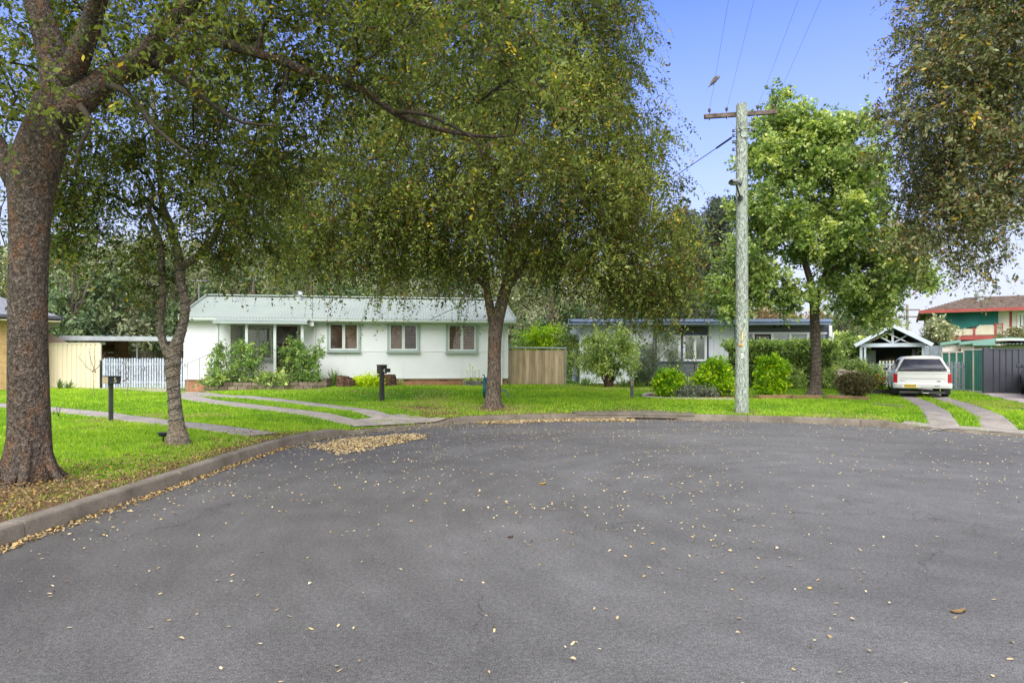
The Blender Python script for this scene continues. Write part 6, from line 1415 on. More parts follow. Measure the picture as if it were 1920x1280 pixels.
def box3(root, T):
    mb = MB(); mb.box(-.10, .10, -.07, .13, -.1, .60, T); mb.build('pillar', M['cream_trim'], root, bevel=.01)
    mb = MB(); mb.box(-.20, .15, -.12, .22, .6005, .88, T); mb.prism([(-.23, .8805), (.17, .8805), (-.03, .95)], lambda u, v, z: T(u, v, z), -.15, .25); mb.build('box', M['letterbox_cream'], root, bevel=.008)
    mb = MB(); mb.box(.18, .50, -.1, .2, .72, .82, T); mb.box(.1505, .1795, -.02, .1, .74, .8, T); mb.prism([(.17, .8205), (.52, .8205), (.48, .90), (.21, .90)], lambda u, v, z: T(u, v, z), -.13, .23); mb.build('paper_holder', M['letterbox_cream'], root, bevel=.006)
    mb = MB(); mb.box(-.15, .08, -.1225, -.121, .82, .85, T); mb.build('slot', M['black'], root)
    text('3', .17, lambda x, y: T(-.02 + x, -.123, .70 + y), M['black'], 'number', root)
M['letterbox_cream'] = plain('flaking cream paint', (.55, .47, .34), .7, .22, 9)
letterbox('old cream letterbox with a number 3 behind the clipped bush', 1580, 745.2, R(-12), .6, None, box3)
def trolley():
    # green hose reel trolley half hidden behind the middle elm
    b = on(*tuple(P(922, 738, 21.6))[:2]); root = thing('hose_trolley', 'teal garden hose trolley half hidden behind the middle elm trunk', 'hose trolley', b); Y = b.y
    mb = MB(); n = 20
    for k in range(9):
        r = .32 - .006 * abs(k - 4); pts = [(b.x - .19 + .016 * (k - 4) + .01 * math.sin(i), b.y + math.cos(i * 2 * math.pi / n) * r, b.z + .36 + math.sin(i * 2 * math.pi / n) * r) for i in range(n + 1)]; mb.tube(pts, .017, 6, False)
    mb.build('hose_coil', M['teal_metal'], root, smooth=True)
    mb = MB(); mb.tube([tuple(p) for p in catmull([tuple(P(920, 727, Y)), tuple(P(940, 730.5, Y)), tuple(P(948, 732, Y)), tuple(P(952, 737, Y)), tuple(P(952.5, 745, Y))], .03)], .024, 8); mb.tube([P(936, 731, Y), P(936, 744, Y)], .015, 6); mb.tube([P(928, 739, Y), P(941, 740, Y)], .02, 6); mb.tube([P(912, 744, Y), P(908, 702, Y)], .016, 6); mb.tube([P(908, 703, Y), P(904, 702, Y)], .014, 6); mb.build('frame', M['tube_grey'], root, smooth=True)
trolley()
# ------------------------------------------------------------------ utility pole
def utility_pole():
    Y = 17.8; b = on(*tuple(P(1391, 770, Y))[:2]); root = thing('utility_pole', 'tall pale green timber power pole with crossarm beside the kerb', 'utility pole', b); X = b.x; zt = P(0, 196, Y).z
    mb = MB(); H = zt - b.z; mb.tube([(X, Y, b.z - .3), (X, Y, b.z), (X, Y, b.z + .25), (X, Y, b.z + H * .3), (X, Y, b.z + H * .6), (X - .005, Y, zt - .05), (X - .005, Y, zt - .01), (X - .005, Y, zt)], [.178, .175, .170, .163, .152, .142, .138, .12], 24, True, lump=.006); mb.build('pole', M['pole_wood'], root, smooth=True, auto=50)
    mb = MB(); mb.lathe((X - .005, Y, zt - .008), [(.13, 0), (.128, .012), (.06, .02)], 20); mb.build('pole_cap', M['arm_wood'], root)
    a, c = P(1321, 219, Y + .08), P(1456, 210, Y + .34); mb = MB(); mb.beam(a, c, .10, .11); arm = mb.build('crossarm', M['arm_wood'], root, bevel=.008)
    d = (c - a).normalized(); nrm = Vector((d.y, -d.x, 0))
    for px, h in ((1330, .0), (1362, 0), (1420, 0), (1450, 0)):
        t = (px - 1321) / 135; o = a.lerp(c, t) + Vector((0, 0, .055)); mb = MB(); mb.tube([o - Vector((0, 0, .16)), o + Vector((0, 0, .10))], .011, 6); mb.lathe(o + Vector((0, 0, .06)), [(.02, 0), (.042, .02), (.03, .04), (.042, .055), (.03, .08), (.012, .1)], 10); mb.build('insulator', M['ceramic'], arm, smooth=True)
    mb = MB()
    for s in (-1, 1): p = a.lerp(c, .5 + s * .2) + Vector((0, -.06, -.05)); mb.beam(p, Vector((X + s * .14, Y + .03, p.z - .34)), .03, .006)
    mb.build('brace', M['steel'], root)
    for x0, py in ((1372, 246), (1373, 267), (1373, 281), (1408, 234), (1410, 245), (1372, 255)):
        s = -1 if x0 < 1390 else 1; z = P(0, py, Y).z; mb = MB(); p = Vector((X + s * .14, Y - .04, z)); q = p + Vector((s * .12, -.02, -.01)); mb.tube([p + Vector((0, 0, .03)), q + Vector((0, 0, .03))], .008, 5); mb.tube([p - Vector((0, 0, .03)), q - Vector((0, 0, .03))], .008, 5); mb.lathe(q - Vector((s * .02, 0, .04)), [(.02, 0), (.038, .01), (.022, .04), (.038, .07), (.02, .08)], 10); mb.build('spool_insulator', M['ceramic'], root, smooth=True)
    mb = MB(); mb.tube([tuple(p) for p in catmull([(X - .13, Y - .10, P(0, 241, Y).z), (X - .07, Y - .17, P(0, 248, Y).z), (X - .10, Y - .16, P(0, 257, Y).z), (X - .03, Y - .18, P(0, 262, Y).z), (X + .14, Y - .12, P(0, 262, Y).z)], .04)], .009, 5); mb.tube([tuple(p) for p in catmull([(X - .14, Y - .1, P(0, 250, Y).z), (X, Y - .18, P(0, 246, Y).z), (X + .14, Y - .1, P(0, 246, Y).z)], .05)], .007, 5); mb.build('cable_loop', M['wire'], root)
    # plates
    def plate(px0, py0, px1, py1, mat, name):
        A = P(px0, py0, Y - .17); B = P(px1, py1, Y - .17); mb = MB(); mb.box(A.x, B.x, Y - .181, Y - .170, B.z, A.z); return mb.build(name, mat, root)
    plate(1390.5, 621, 1393.5, 639, M['yellow_sign'], 'strip_plate')
    mb = MB(); A = P(1391, 621.5, Y - .19); 
    for k in range(7): z = A.z - .03 - k * .03; mb.box(A.x - .0, A.x + .02, Y - .1835, Y - .1812, z, z + .014)
    mb.build('digits', M['white_sign'], root)
    plate(1385.5, 644, 1392, 648.5, M['gold_plate'], 'badge'); hp = plate(1388.5, 663, 1393.5, 671, M['white_sign'], 'letter_plate')
    c0 = P(1391, 667, Y - .183); text('H', .085, lambda x, y: Vector((c0.x + x, Y - .1828, c0.z + y)), M['black'], 'letter', hp)
    return a, c
M['gold_plate'] = plain('orange tag', (.62, .33, .04), .6, .2, 12)
ARM = utility_pole()
def streetlight():
    Y = 17.8; b = on(*tuple(P(1391, 770, Y))[:2]); p = P(1388, 371, Y - .17); o = P(1380, 345, Y - .55); root = thing('street_light', 'small grey street light bracketed to the front of the power pole', 'street light', p)
    mb = MB(); mb.box(p.x - .05, p.x + .05, p.y - .04, p.y + .03, p.z - .06, p.z + .05); mb.tube([p, p.lerp(o, .5) + Vector((0, 0, .0)), o], .018, 8); mb.build('arm', M['plastic'], root)
    mb = MB(); R0 = []
    for t, w, h in ((0, .06, .09), (.12, .11, .13), (.45, .145, .15), (.85, .12, .10), (1, .06, .05)):
        c = o + Vector((.12 - .30 * t, .10 - .28 * t, .03)); s = Vector((.28, -.30, 0)).normalized(); R0.append([c + s * math.cos(k * math.pi / 5) * w + Vector((0, 0, max(-.3, math.sin(k * math.pi / 5) - .35) * h)) for k in range(10)] + [c + s * w])
    mb.grid(R0); mb.build('lamp_head', M['lamp_shell'], root, smooth=True)
    mb = MB(); c = o + Vector((-.03, -.05, .025)); mb.lathe(c, [(.01, -.05), (.07, -.04), (.09, 0)], 14); mb.build('lens', M['white_sign'], root); mb = MB(); c = o + Vector((.13, .06, .0)); mb.lathe(c, [(.03, -.05), (.035, .04), (.01, .06)], 10); mb.build('photocell', M['fascia_blue'], root)
M['lamp_shell'] = plain('street light shell', (.26, .27, .28), .5, .1, 5)
streetlight()
def wires():
    a, c = ARM
    for i, (px, e) in enumerate(((1330, -4.0), (1362, -3.5), (1420, -2.7), (1450, -2.3))):
        t = (px - 1321) / 135; p = a.lerp(c, t) + Vector((0, 0, .15)); q = Vector((e, -22, 8.4)); pts = []
        for k in range(41): u = k / 40; r = p.lerp(q, u); r.z -= 4 * .42 * u * (1 - u) * (1 if i else 1.0); pts.append(r)
        mb = MB(); mb.tube(pts, .0026, 5); o = tag(mb.build('power_line', M['cable'], loc=p), ('leftmost', 'second from left', 'third from left', 'rightmost')[i] + ' overhead wire running up from the crossarm across the blue sky', 'wire', 'overhead wires from the crossarm')
        if i == 0:
            for k in range(400):
                u = k / 400; r = p.lerp(q, u); r.z -= 4 * .42 * u * (1 - u); py = HY - (r.z - CH) / r.y * F if r.y > 1 else 0
                if r.y > 1 and py < 160: bird(r, p, q); break
    p = P(1372, 258, 17.75); u = H4.u(799); q = H4.w(u, -.1, H4.z(603, u)); mb = MB(); pts = []
    for k in range(31): t = k / 30; r = p.lerp(q, t); r.z -= 4 * .28 * t * (1 - t); pts.append(r)
    mb.tube(pts, .011, 6); mb.tube(pts[:2], .028, 6); tag(mb.build('service_wire', M['wire'], loc=p), 'black service cable running from the pole down to the white house', 'wire')
def bird(r, p, q):
    root = thing('bird', 'grey pigeon perched on the wire against the blue sky', 'bird', r); s = 1.0
    # facing up to the right, tail down to the left
    d = Vector((.62, .25, .74)); o = r + Vector((0, 0, .10)); prof = [(.004, -.24), (.018, -.20), (.022, -.13), (.036, -.08), (.055, -.02), (.062, .03), (.055, .08), (.036, .115), (.030, .135), (.034, .155), (.030, .18), (.014, .197)]
    mb = MB(); pts = [o + d.normalized() * h + Vector((.02, 0, -.02)) * (1 if h > .1 else 0) for w, h in prof]; mb.tube(pts, [w for w, h in prof], 14, True); mb.build('body', M['bird'], root, smooth=True)
    for sgn in (-1, 1):
        mb = MB(); side = d.normalized().cross(Vector((0, 1, 0))).cross(d.normalized()).normalized() * sgn; rows = []
        for t, w in ((-.17, .006), (-.08, .03), (0, .045), (.07, .035), (.10, .01)): c = o + d.normalized() * t + side * (.062 if t > -.1 else .035); bx = d.normalized().cross(side); rows.append([c - bx * w, c + side * .008, c + bx * w])
        mb.grid(rows); mb.build('wing', M['bird_dark'], root, smooth=True)
    mb = MB(); t0 = o + d.normalized() * -.14; e = o + d.normalized() * -.31; sd = Vector((0, 1, 0)); mb.quad([t0 - sd * .015, t0 + sd * .015, e + sd * .04, e - sd * .04]); mb.build('tail', M['bird_dark'], root)
    h = o + d.normalized() * .18; mb = MB(); mb.tube([h, h + Vector((.05, 0, -.012))], [.010, .002], 6); mb.build('beak', M['black'], root)
    mb = MB()
    for k in (-.02, .02): mb.tube([o + Vector((-.01, k, -.05)), r + Vector((0, k, .005)), r + Vector((.02, k, .006))], .005, 5)
    mb.build('feet', M['terracotta'], root)
M['bird_dark'] = plain('dark grey feathers', (.11, .10, .10), .8, .2, 30)
wires()
# kerb inlet
def inlet():
    i0, i1 = np.linalg.norm(KC - np.array((1.7, 17.6)), axis=1).argmin(), np.linalg.norm(KC - np.array((4.75, 17.3)), axis=1).argmin(); root = thing('storm_drain', 'concrete stormwater inlet slab with a dark slot in the far kerb', 'storm drain', (*KC[i0], 0))
    mb = MB(); rows = [[(*(KC[i] + KN[i] * d), .14 + h) for d, h in ((-.012, -.03), (-.01, .01), (.02, .018), (.5, .03), (.95, .03), (.97, -.02))] for i in range(i0, i1)]; mb.grid(rows); mb.build('lintel', M['kerb'], root, smooth=True, auto=40)
    j0 = np.linalg.norm(KC - np.array((2.9, 17.5)), axis=1).argmin(); mb = MB(); mb.grid([[(*(KC[i] + KN[i] * -.016), h) for h in (.004, .048)] for i in range(j0, i1 - 2)]); mb.build('slot', M['void'], root)
M['void'] = plain('unlit drain slot', (.03, .027, .024), 1, .1, 3, 0)
inlet()
# ------------------------------------------------------------------ right-hand yards
def gable_carport():
    f = Fr((16.55, 33.3), (20.0, 31.55)); a, b = f.u(1609), f.u(1741); m = (a + b) / 2; zt = f.z(645.5, m); za = f.z(611, m); D = 6.5
    root = thing('gable_carport', 'pale blue gabled timber carport with open truss at the end of the driveway', 'carport', f.w(m, 3, .36))
    mb = MB()
    for s, e in ((-1, a - .12), (1, b + .12)):
        ze = zt - .02; k = (za - ze) / (m - e) * 1; 
        mb.box8([f.w(e, -.35, ze - .04), f.w(m, -.35, za - .04), f.w(m, D, za - .04), f.w(e, D, ze - .04), f.w(e, -.35, ze), f.w(m, -.35, za), f.w(m, D, za), f.w(e, D, ze)])
    mb.build('roof', M['charcoal'], root)
    mb = MB()
    for e in (a - .14, b + .14): mb.beam(f.w(e, -.38, zt - .05), f.w(m, -.38, za + .0), .05, .17)
    mb.build('barge_board', M['panel_light'], root)
    mb = MB(); f.box(mb, a + .1, b - .1, -.06, .05, zt - .12, zt + .06); f.box(mb, m - .05, m + .05, -.05, .04, zt + .061, za - .14)
    for s in (-1, 1): mb.beam(f.w(m + s * .66, -.005, zt + .46), f.w(m + s * .08, -.005, zt + .10), .07, .07)
    mb.build('truss', M['panel_light'], root)
    mb = MB()
    for x, w in ((1614.5, .12), (1622, .09), (1731, .11)): u = f.u(x); f.box(mb, u - w / 2, u + w / 2, -.055, .055, .2, zt - .121); f.box(mb, u - w / 2, u + w / 2, D - .2, D - .1, .2, zt - .121)
    mb.build('post', M['panel_light'], root)
    mb = MB(); f.box(mb, a + .18, f.u(1642, 2.2), 2.2, 2.3, .2, zt - .25); mb.build('cupboard', M['grey_pale'], root)
    mb = MB(); f.box(mb, a, b, D - .05, D, .2, zt); mb.prism([(a, zt), (b, zt), (m, za - .15)], f.w, D - .05, D); f.box(mb, a, a + .05, 2.35, D - .06, .2, zt); mb.build('back_wall', M['charcoal'], root)
    mb = MB()
    for i in range(6): f.box(mb, b - .06, b - .02, .2, D - .3, .75 + i * .27, .75 + i * .27 + .15)
    mb.build('side_slat', M['panel_blue'], root)
    mb = MB(); q = f.z(648.5, m); mb.tube([f.w(f.u(1649, .3), .3, q), f.w(f.u(1689, .3), .3, q)], .03, 8); mb.build('tube_light', M['white_trim'], root)
    # stored things
    t = thing('trailer', 'yellow railed trailer with a brown covered load inside the gabled carport', 'trailer', f.w(m, 3, .36)); u0, u1 = f.u(1652, 1.2), f.u(1692, 1.2); zr = f.z(677, m, 1.2); mb = MB(); mb.tube([f.w(u0, 1.2, zr), f.w(u1, 1.2, zr), f.w(u1, 4, zr), f.w(u0, 4, zr), f.w(u0, 1.2, zr)], .035, 6)
    for u in (u0, u1):
        for v in (1.2, 4): mb.tube([f.w(u, v, zr), f.w(u, v, .9)], .025, 6)
    f.box(mb, u0, u1, 1.2, 4, .8, .9); mb.build('body', M['yellow_paint'], t)
    mb = MB()
    for u in (u0 - .08, u1 + .08): mb.lathe(f.w(u - .07, 2.6, .36 + .3), [(.2, 0), (.3, .01), (.3, .13), (.2, .14)], 16, (1, 0, 0))
    mb.build('trailer_wheel', M['rubber'], t)
    mb = MB(); c = f.w((u0 + u1) / 2 + .05, 2.4, .9); rows = [[c + Vector((math.cos(p) * math.sin(q) * (.62 + .06 * math.sin(3 * p)), math.sin(p) * math.sin(q) * 1.1, math.cos(q) * (zr + .26 - .9))) for p in np.linspace(0, 6.283, 17)] for q in np.linspace(.02, 1.57, 7)]; mb.grid(rows); mb.build('tarp', M['tarp_brown'], t, smooth=True)
M['panel_light'] = plain('pale blue timber', (.58, .64, .72), .5, .06, 2); M['grey_pale'] = plain('pale grey board', (.42, .43, .43), .6, .08, 1)
gable_carport()
def right_fences():
    f = Fr((14.0, 30.1), (20.2, 29.6))
    r = thing('picket_fence', 'blue grey picket fence left of the driveway gate', 'fence', f.w(1, 0, .36)); a, b = f.u(1566), f.u(1645); pickets(f, r, a, b, 0, .4, f.z(682, 1.5), .115, .078, M['picket_grey'], (.2, .82))
    g = thing('driveway_gate', 'blue grey picket gate with cross rails before the white ute', 'gate', f.w(f.u(1660), 0, .36)); a, b = f.u(1647), f.u(1722); pickets(f, g, a, b, 0, .42, f.z(675.5, 2.5), .135, .07, M['picket_pale'], (.12, .36, .6, .84))
    r = thing('picket_fence', 'blue grey picket fence between the white ute and the green steel fence', 'fence', f.w(f.u(1780), 0, .36)); f = Fr((17.4, 28.45), (19.4, 28.0)); a, b = f.u(1774), f.u(1809); pickets(f, r, a, b, 0, .3, f.z(677, 1), .13, .085, M['picket_grey'], (.2, .82))
    # grey timber panel behind
    k = Fr((20.0, 31.2), (22.6, 31.0)); p = thing('timber_screen', 'weathered blue grey board screen between carport and green fence', 'fence', k.w(.8, 0, .4)); mb = MB(); paling(mb, k, k.u(1734), k.u(1767), 0, .3, k.z(648, 1), .18, .02, .006, jit=.006); mb.build('boards', M['picket_grey'], p)
    # green steel fence in two runs, pale posts
    for (A, B, labl, n) in (((18.75, 29.5), (19.05, 28.4), '', 3), ):
        pass
    pts = [(P(1767, 0, 29.8).x, 29.8), (P(1808, 0, 28.6).x, 28.6), (P(1844, 0, 26.9).x, 26.9)]; r = thing('steel_fence', 'dark green steel fence with pale cream posts beside the ute', 'fence', (*pts[1], .35))
    mb = MB(); tr = MB()
    for (A, B), (t0, t1), k in (((pts[0], pts[1]), (662.5, 659), 3), ((pts[1], pts[2]), (659, 653), 2)):
        q = Fr(A, B); z0a, z1a = .34, CH + (HY - t0) / F * A[1]; z1b = CH + (HY - t1) / F * B[1]; zz = (z1a + z1b) / 2; L = q.L; n = int(L / .1); rows = []
        for i in range(n + 1): u = L * i / n; rows.append([q.w(u, .012 * (i % 2), .3), q.w(u, .012 * (i % 2), zz)])
        mb.grid(rows)
        for i in range(k + 1): u = L * i / k; q.box(tr, u - .025, u + .025, -.03, .03, .1, zz + .02 - .004 * (A == pts[1]))
        q.box(tr, .0255, L - .0255, -.025, .035, zz - .01, zz + .045); q.box(tr, .0255, L - .0255, -.025, .035, .27, .33)
    mb.build('sheet', M['green_steel'], r); tr.build('frame', M['cream_trim'], r)
    q = Fr((P(1843, 0, 26.8).x, 26.8), (25.0, 26.5)); r = thing('steel_gate', 'dark grey ribbed steel gate beside the concrete driveway', 'gate', q.w(.1, 0, .24)); z0, z1 = q.z(737, 1), q.z(653, 1); mb = MB(); q.box(mb, 0, .15, -.06, .06, .1, z1 + .03); mb.build('post', M['grey_steel'], r, bevel=.006)
    mb = MB(); rows = []; u = .19
    while u < q.L:
        for du, dv in ((0, 0), (.17, 0), (.19, .035), (.21, .035), (.23, 0)): rows.append([q.w(u + du, dv, z0 + .05), q.w(u + du, dv, z1 - .04)])
        u += .24
    mb.grid(rows); mb.build('sheet', M['grey_steel'], r); mb = MB(); q.box(mb, .16, q.L, -.02, .04, z1 - .05, z1); q.box(mb, .16, q.L, -.02, .04, z0, z0 + .05); q.box(mb, .155, .19, -.021, .041, z0 - .001, z1 + .001); mb.build('frame', M['grey_steel'], r)
    # flower box by the gate
    b = G(1648, 738); r = thing('planter_box', 'dark low planter box with an orange flower beside the ute', 'planter', b); mb = MB()
    for s in ((-.45, .45, -.22, -.18), (-.45, .45, .18, .22), (-.45, -.41, -.179, .179), (.41, .45, -.179, .179)): mb.box(b.x + s[0], b.x + s[1], b.y + s[2], b.y + s[3], b.z - .05, b.z + .17)
    mb.build('frame', M['charcoal'], r); mb = MB(); mb.box(b.x - .409, b.x + .409, b.y - .178, b.y + .178, b.z, b.z + .12); mb.build('soil', M['bed_soil'], r)
    o = b + Vector((.0, 0, .12)); A = np.array([tuple(o + Vector((random.uniform(-.14, .14), random.uniform(-.1, .1), random.uniform(.05, .3)))) for _ in range(16)]); fl = shrub('flowering_plant', 'small orange red flowering plant standing in the dark planter box', o, (.4, .3, .38), M['lime_leaf'], dict(SK, ll=.06, per=4), 12, stems=3, cat='plant'); A = np.array([tuple(o + Vector((random.uniform(-.1, .1), -.1, random.uniform(.28, .42)))) for _ in range(9)]); V, Fc, ti = leaves(A, np.array([[0, -1., .3]] * 9), per=3, tl=.06, nl=5, ll=.055, lw=.05, droop=0, rare=0); npmesh('foliage', V, Fc, M['flower_red'], fl, ti)  # last mesh is the plant's red flower heads
    # white canvas roofs over the fence
    mb = MB(); A, B, C = P(1556, 668, 36), P(1572, 655, 37), P(1612, 653, 37); r = thing('canvas_canopy', 'white canvas canopy roof showing over the picket fence, left of the carport', 'canopy', (B.x, 37, .45))
    a, b = P(1560, 0, 36).x, P(1609, 0, 36).x; z0, z1 = P(0, 668, 36).z, P(0, 653, 37.5).z; rows = []
    for u in np.linspace(0, 1, 9): h = .5 - .5 * abs(2 * ((u * 2) % 1) - 1) ; x = a + (b - a) * u; rows.append([(x, 36 + v * 3, z0 + (z1 - z0) * math.sin(math.pi * v) * (.75 + .35 * math.sin(u * 5))) for v in np.linspace(0, 1, 7)])
    mb.grid(rows); mb.build('roof', M['white_canvas'], r, smooth=True); mb = MB()
    for x in (a + .03, b - .03):
        for y in (36.03, 38.97): mb.tube([(x, y, .3), (x, y, z0)], .025, 6)
    mb.build('pole', M['steel'], r)
M['picket_pale'] = tinted('sunlit picket', [(0, (.42, .43, .45)), (1, (.6, .6, .62))], .7)
right_fences()
def sheds():
    f = Fr((19.6, 31.8), (23, 29.8)); a, b = f.u(1763), f.u(1801); z = f.z(645, 1); s = thing('garden_shed', 'small cream shed with pale green gutter behind the green fence', 'shed', f.w(1, 1, .3)); mb = MB(); f.box(mb, a + .05, b - .05, 0, 2.5, .2, z - .1)
    for i in range(7): f.box(mb, a + .05, b - .06, -.012, -.001, 1.2 + i * .16, 1.2 + i * .16 + .15)
    mb.build('wall', M['weatherboard'], s); mb = MB(); mb.box8([f.w(a, -.15, z - .06), f.w(b, -.15, z + .06), f.w(b, 2.6, z + .16), f.w(a, 2.6, z + .04), f.w(a, -.15, z + .07), f.w(b, -.15, z + .19), f.w(b, 2.6, z + .25), f.w(a, 2.6, z + .13)]); mb.build('roof', M['green_trim'], s)
    f = Fr((20.0, 30.4), (26.2, 26.9)); a, m, b = f.u(1799), f.u(1892), f.u(1985); z0, z1 = f.z(640, 1), f.z(630, 4); s = thing('patio_shelter', 'low gabled patio shelter with pale green fascia behind the grey steel gate', 'shelter', f.w(3, 1, .3)); mb = MB()
    for e in (a, b): mb.box8([f.w(e, 0, z0 - .14), f.w(m, 0, z1 - .14), f.w(m, 5, z1 - .1), f.w(e, 5, z0 - .1), f.w(e, 0, z0), f.w(m, 0, z1), f.w(m, 5, z1 + .04), f.w(e, 5, z0 + .04)])
    mb.build('roof', M['green_trim'], s); mb = MB(); q0, q1 = f.u(1824, -.3), f.u(1866, -.3); f.box(mb, q0, q1, -.3, -.2, f.z(647, 2), f.z(640, 2)); mb.build('gutter', M['green_trim'], s)
    rows = []; mb = MB(); q0, q1 = f.u(1866, -.2), f.u(1990, -.2); zt = f.z(639, 4); n = 90
    for i in range(n + 1): u = q0 + (q1 - q0) * i / n; rows.append([f.w(u, -.25, zt - .10 + .02 * math.sin(i * 1.2)), f.w(u, 3, zt + .02 + .02 * math.sin(i * 1.2))])
    mb.grid(rows); mb.build('awning', M['zinc_pale'], s); mb = MB(); f.box(mb, q0 + .05, q1, -.1, -.02, zt + .05, zt + .12); f.box(mb, f.u(1802, .3), f.u(1826, .3), .3, .4, .3, z0 - .14); f.box(mb, f.u(1827, 2.6), q1, 2.6, 2.7, .3, zt - .1); mb.build('wall', M['weatherboard'], s)
    mb = MB()
    for x in (1859, 1960): u = f.u(x, -.2); f.box(mb, u - .03, u + .03, -.2, -.14, .2, zt - .1)
    mb.build('post', M['green_trim'], s)
    b = on(*tuple(P(1912, 680, 33.5))[:2]); h = P(0, 612, 33.5).z - b.z
    shrub('tall_shrub', 'brown tipped bush showing above the green roofed patio shelter', b, (2.2, 1.6, h), M['brown_leaf'], dict(SK, ll=.11, lw=.05, tmean=.62), 70, [(0, 0, .8, 1, 1, .4), (0, 0, .5, .8, .8, .6)], 5, sr=.03)
M['thatch'] = plain('mossy tile', (.20, .16, .08), .95, .3, 6, .1, bump=.6)
sheds()
def two_storey():
    f = Fr((24.3, 40.6), (34.6, 34.7)); L = f.L; s = thing('two_storey_house', 'two storey cream weatherboard house with red trim, brown tiled roof and green shade cloth', 'house', f.w(5, 4, .5))
    ze = f.z(580, 3); zf = f.z(636, 3); a = f.u(1735); m = f.u(1868)
    mb = MB(); f.box(mb, a + .15, L, 2.4, 10, .3, ze); f.box(mb, m, L, .3, 2.41, .3, ze - .005); z = .5
    while z < ze - .2: f.box(mb, m - .004, L + .01, .285, .2995, z, z + .15); f.box(mb, a + .16, m - .02, 2.385, 2.3995, z, z + .15); z += .17
    mb.build('wall', M['weatherboard'], s)
    # hipped tiled roof
    zr = f.z(553, 6, 5) ; e0, e1 = f.u(1727, -.6), L + 1; c4 = [f.w(e0, -.6, ze - .02), f.w(e1, -.6, ze - .02), f.w(e1, 10.6, ze), f.w(e0, 10.6, ze)]; r0, r1 = f.w(f.u(1816, 5), 5, zr), f.w(L - 1.0, 5, zr); mb = MB()
    for A, B, C, D in ((c4[0], c4[1], r1, r0), (c4[2], c4[3], r0, r1)):
        n = 15
        for i in range(n):
            t0, t1 = i / n, (i + 1) / n; up = Vector((0, 0, .05)); mb.quad([A.lerp(D, t0) + up, B.lerp(C, t0) + up, B.lerp(C, t1), A.lerp(D, t1)]); mb.quad([A.lerp(D, t0), B.lerp(C, t0), B.lerp(C, t0) + up, A.lerp(D, t0) + up])
    mb.quad([c4[3], c4[0], r0]); mb.quad([c4[1], c4[2], r1]); roof = mb.build('roof', M['tile_brown'], s)
    mb = MB(); o = f.w(f.u(1838, 3.5), 3.5, f.z(560, 6, 3.5)); mb.box(o.x - .45, o.x + .45, o.y - .3, o.y + .3, o.z - .05, o.z + .02); mb.lathe(o, [(.2, 0), (.2, .22), (.3, .24), (.3, .36), (.2, .42)], 14); mb.build('roof_vent', M['zinc'], roof)
    mb = MB(); f.box(mb, e0, e1, -.72, -.60, ze - .16, ze + .02); f.box(mb, e0 - .1, e0, -.72, 10, ze - .158, ze + .018); mb.build('gutter', M['red_trim'], s); mb = MB(); f.box(mb, e0, e1, -.599, .29, ze - .14, ze - .11); mb.build('eave', M['white_trim'], s)
    # balcony
    b0, b1 = f.u(1777), f.u(1881); mb = MB(); f.box(mb, b0, b1 - .1, -.05, 2.38, zf - .02, zf + .22); f.box(mb, b0 - .25, b0 + 2.2, -.1, 2.3, zf - .55, zf - .40); mb.build('balcony_floor', M['red_trim'], s)
    zr1 = f.z(608, 3); mb = MB()
    for x in (1781, 1826.5, 1866.5, 1880): u = f.u(x); w = .11 if x != 1880 else .04; f.box(mb, u - w / 2, u + w / 2, -.06, .05, zf + .221, (f.z(616, 2) if x < 1830 else zr1) + .05)
    f.box(mb, f.u(1866.5) + .06, f.u(1880) - .021, -.03, .02, zr1 - .03, zr1 + .02); u = f.u(1895, .3); f.box(mb, u - .06, u + .06, .27, .284, zf - 1, ze); mb.build('post', M['red_trim'], s)
    mb = MB(); u0, u1 = f.u(1782), f.u(1866); zb = zf + .26; sp = .115; tops = lambda u: f.z(616, 2) if u < f.u(1828) else min(zr1, f.z(616, 2) + (u - f.u(1828)) * .9)
    k = int((u0 - 1.2 - u0) / sp)
    for s0 in (1, -1):
        for i in range(-12, int((u1 - u0) / sp) + 12):
            p = u0 + i * sp; pts = []
            for h in np.linspace(0, 1.1, 23):
                u = p + s0 * h
                if u0 <= u <= u1 and zb + h <= tops(u): pts.append((u, zb + h))
            if len(pts) > 1: mb.beam(f.w(pts[0][0], -.01 + .012 * s0, pts[0][1]), f.w(pts[-1][0], -.01 + .012 * s0, pts[-1][1]), .01, .058)
    mb.build('lattice', M['cream_trim'], s)
    mb = MB(); rows = []; x0, x1 = f.u(1747, -.0), f.u(1872, -.0)
    for t in np.linspace(0, 1, 24):
        u = x0 + (x1 - x0) * t; px = 1747 + 125 * t; bot = 617 if px < 1790 else 616.5 - max(0, (px - 1795) / 25) ** 1.0 * 3.0; bot = max(bot, 581 if px > 1868 else 606 if px < 1856 else 606 - (px - 1856) * 2)
        rows.append([f.w(u, .03 + .05 * math.sin(v * 3.1) * math.sin(t * 9), ze - .12 + (f.z(bot, u) - ze + .12) * v) for v in np.linspace(0, 1, 7)])
    mb.grid(rows); mb.build('shade_cloth', M['shade_green'], s, smooth=True)
    mb = MB(); u0, u1 = f.u(1907, .28), f.u(1926, .28); w = window(f, s, u0, u1, f.z(611, 8, .28), f.z(582, 8, .28), .28, M['white_trim'], M['white_trim'], M['dark_room'], .07, 2, True)
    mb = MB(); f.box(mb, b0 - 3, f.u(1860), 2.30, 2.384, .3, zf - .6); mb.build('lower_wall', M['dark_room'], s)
two_storey()
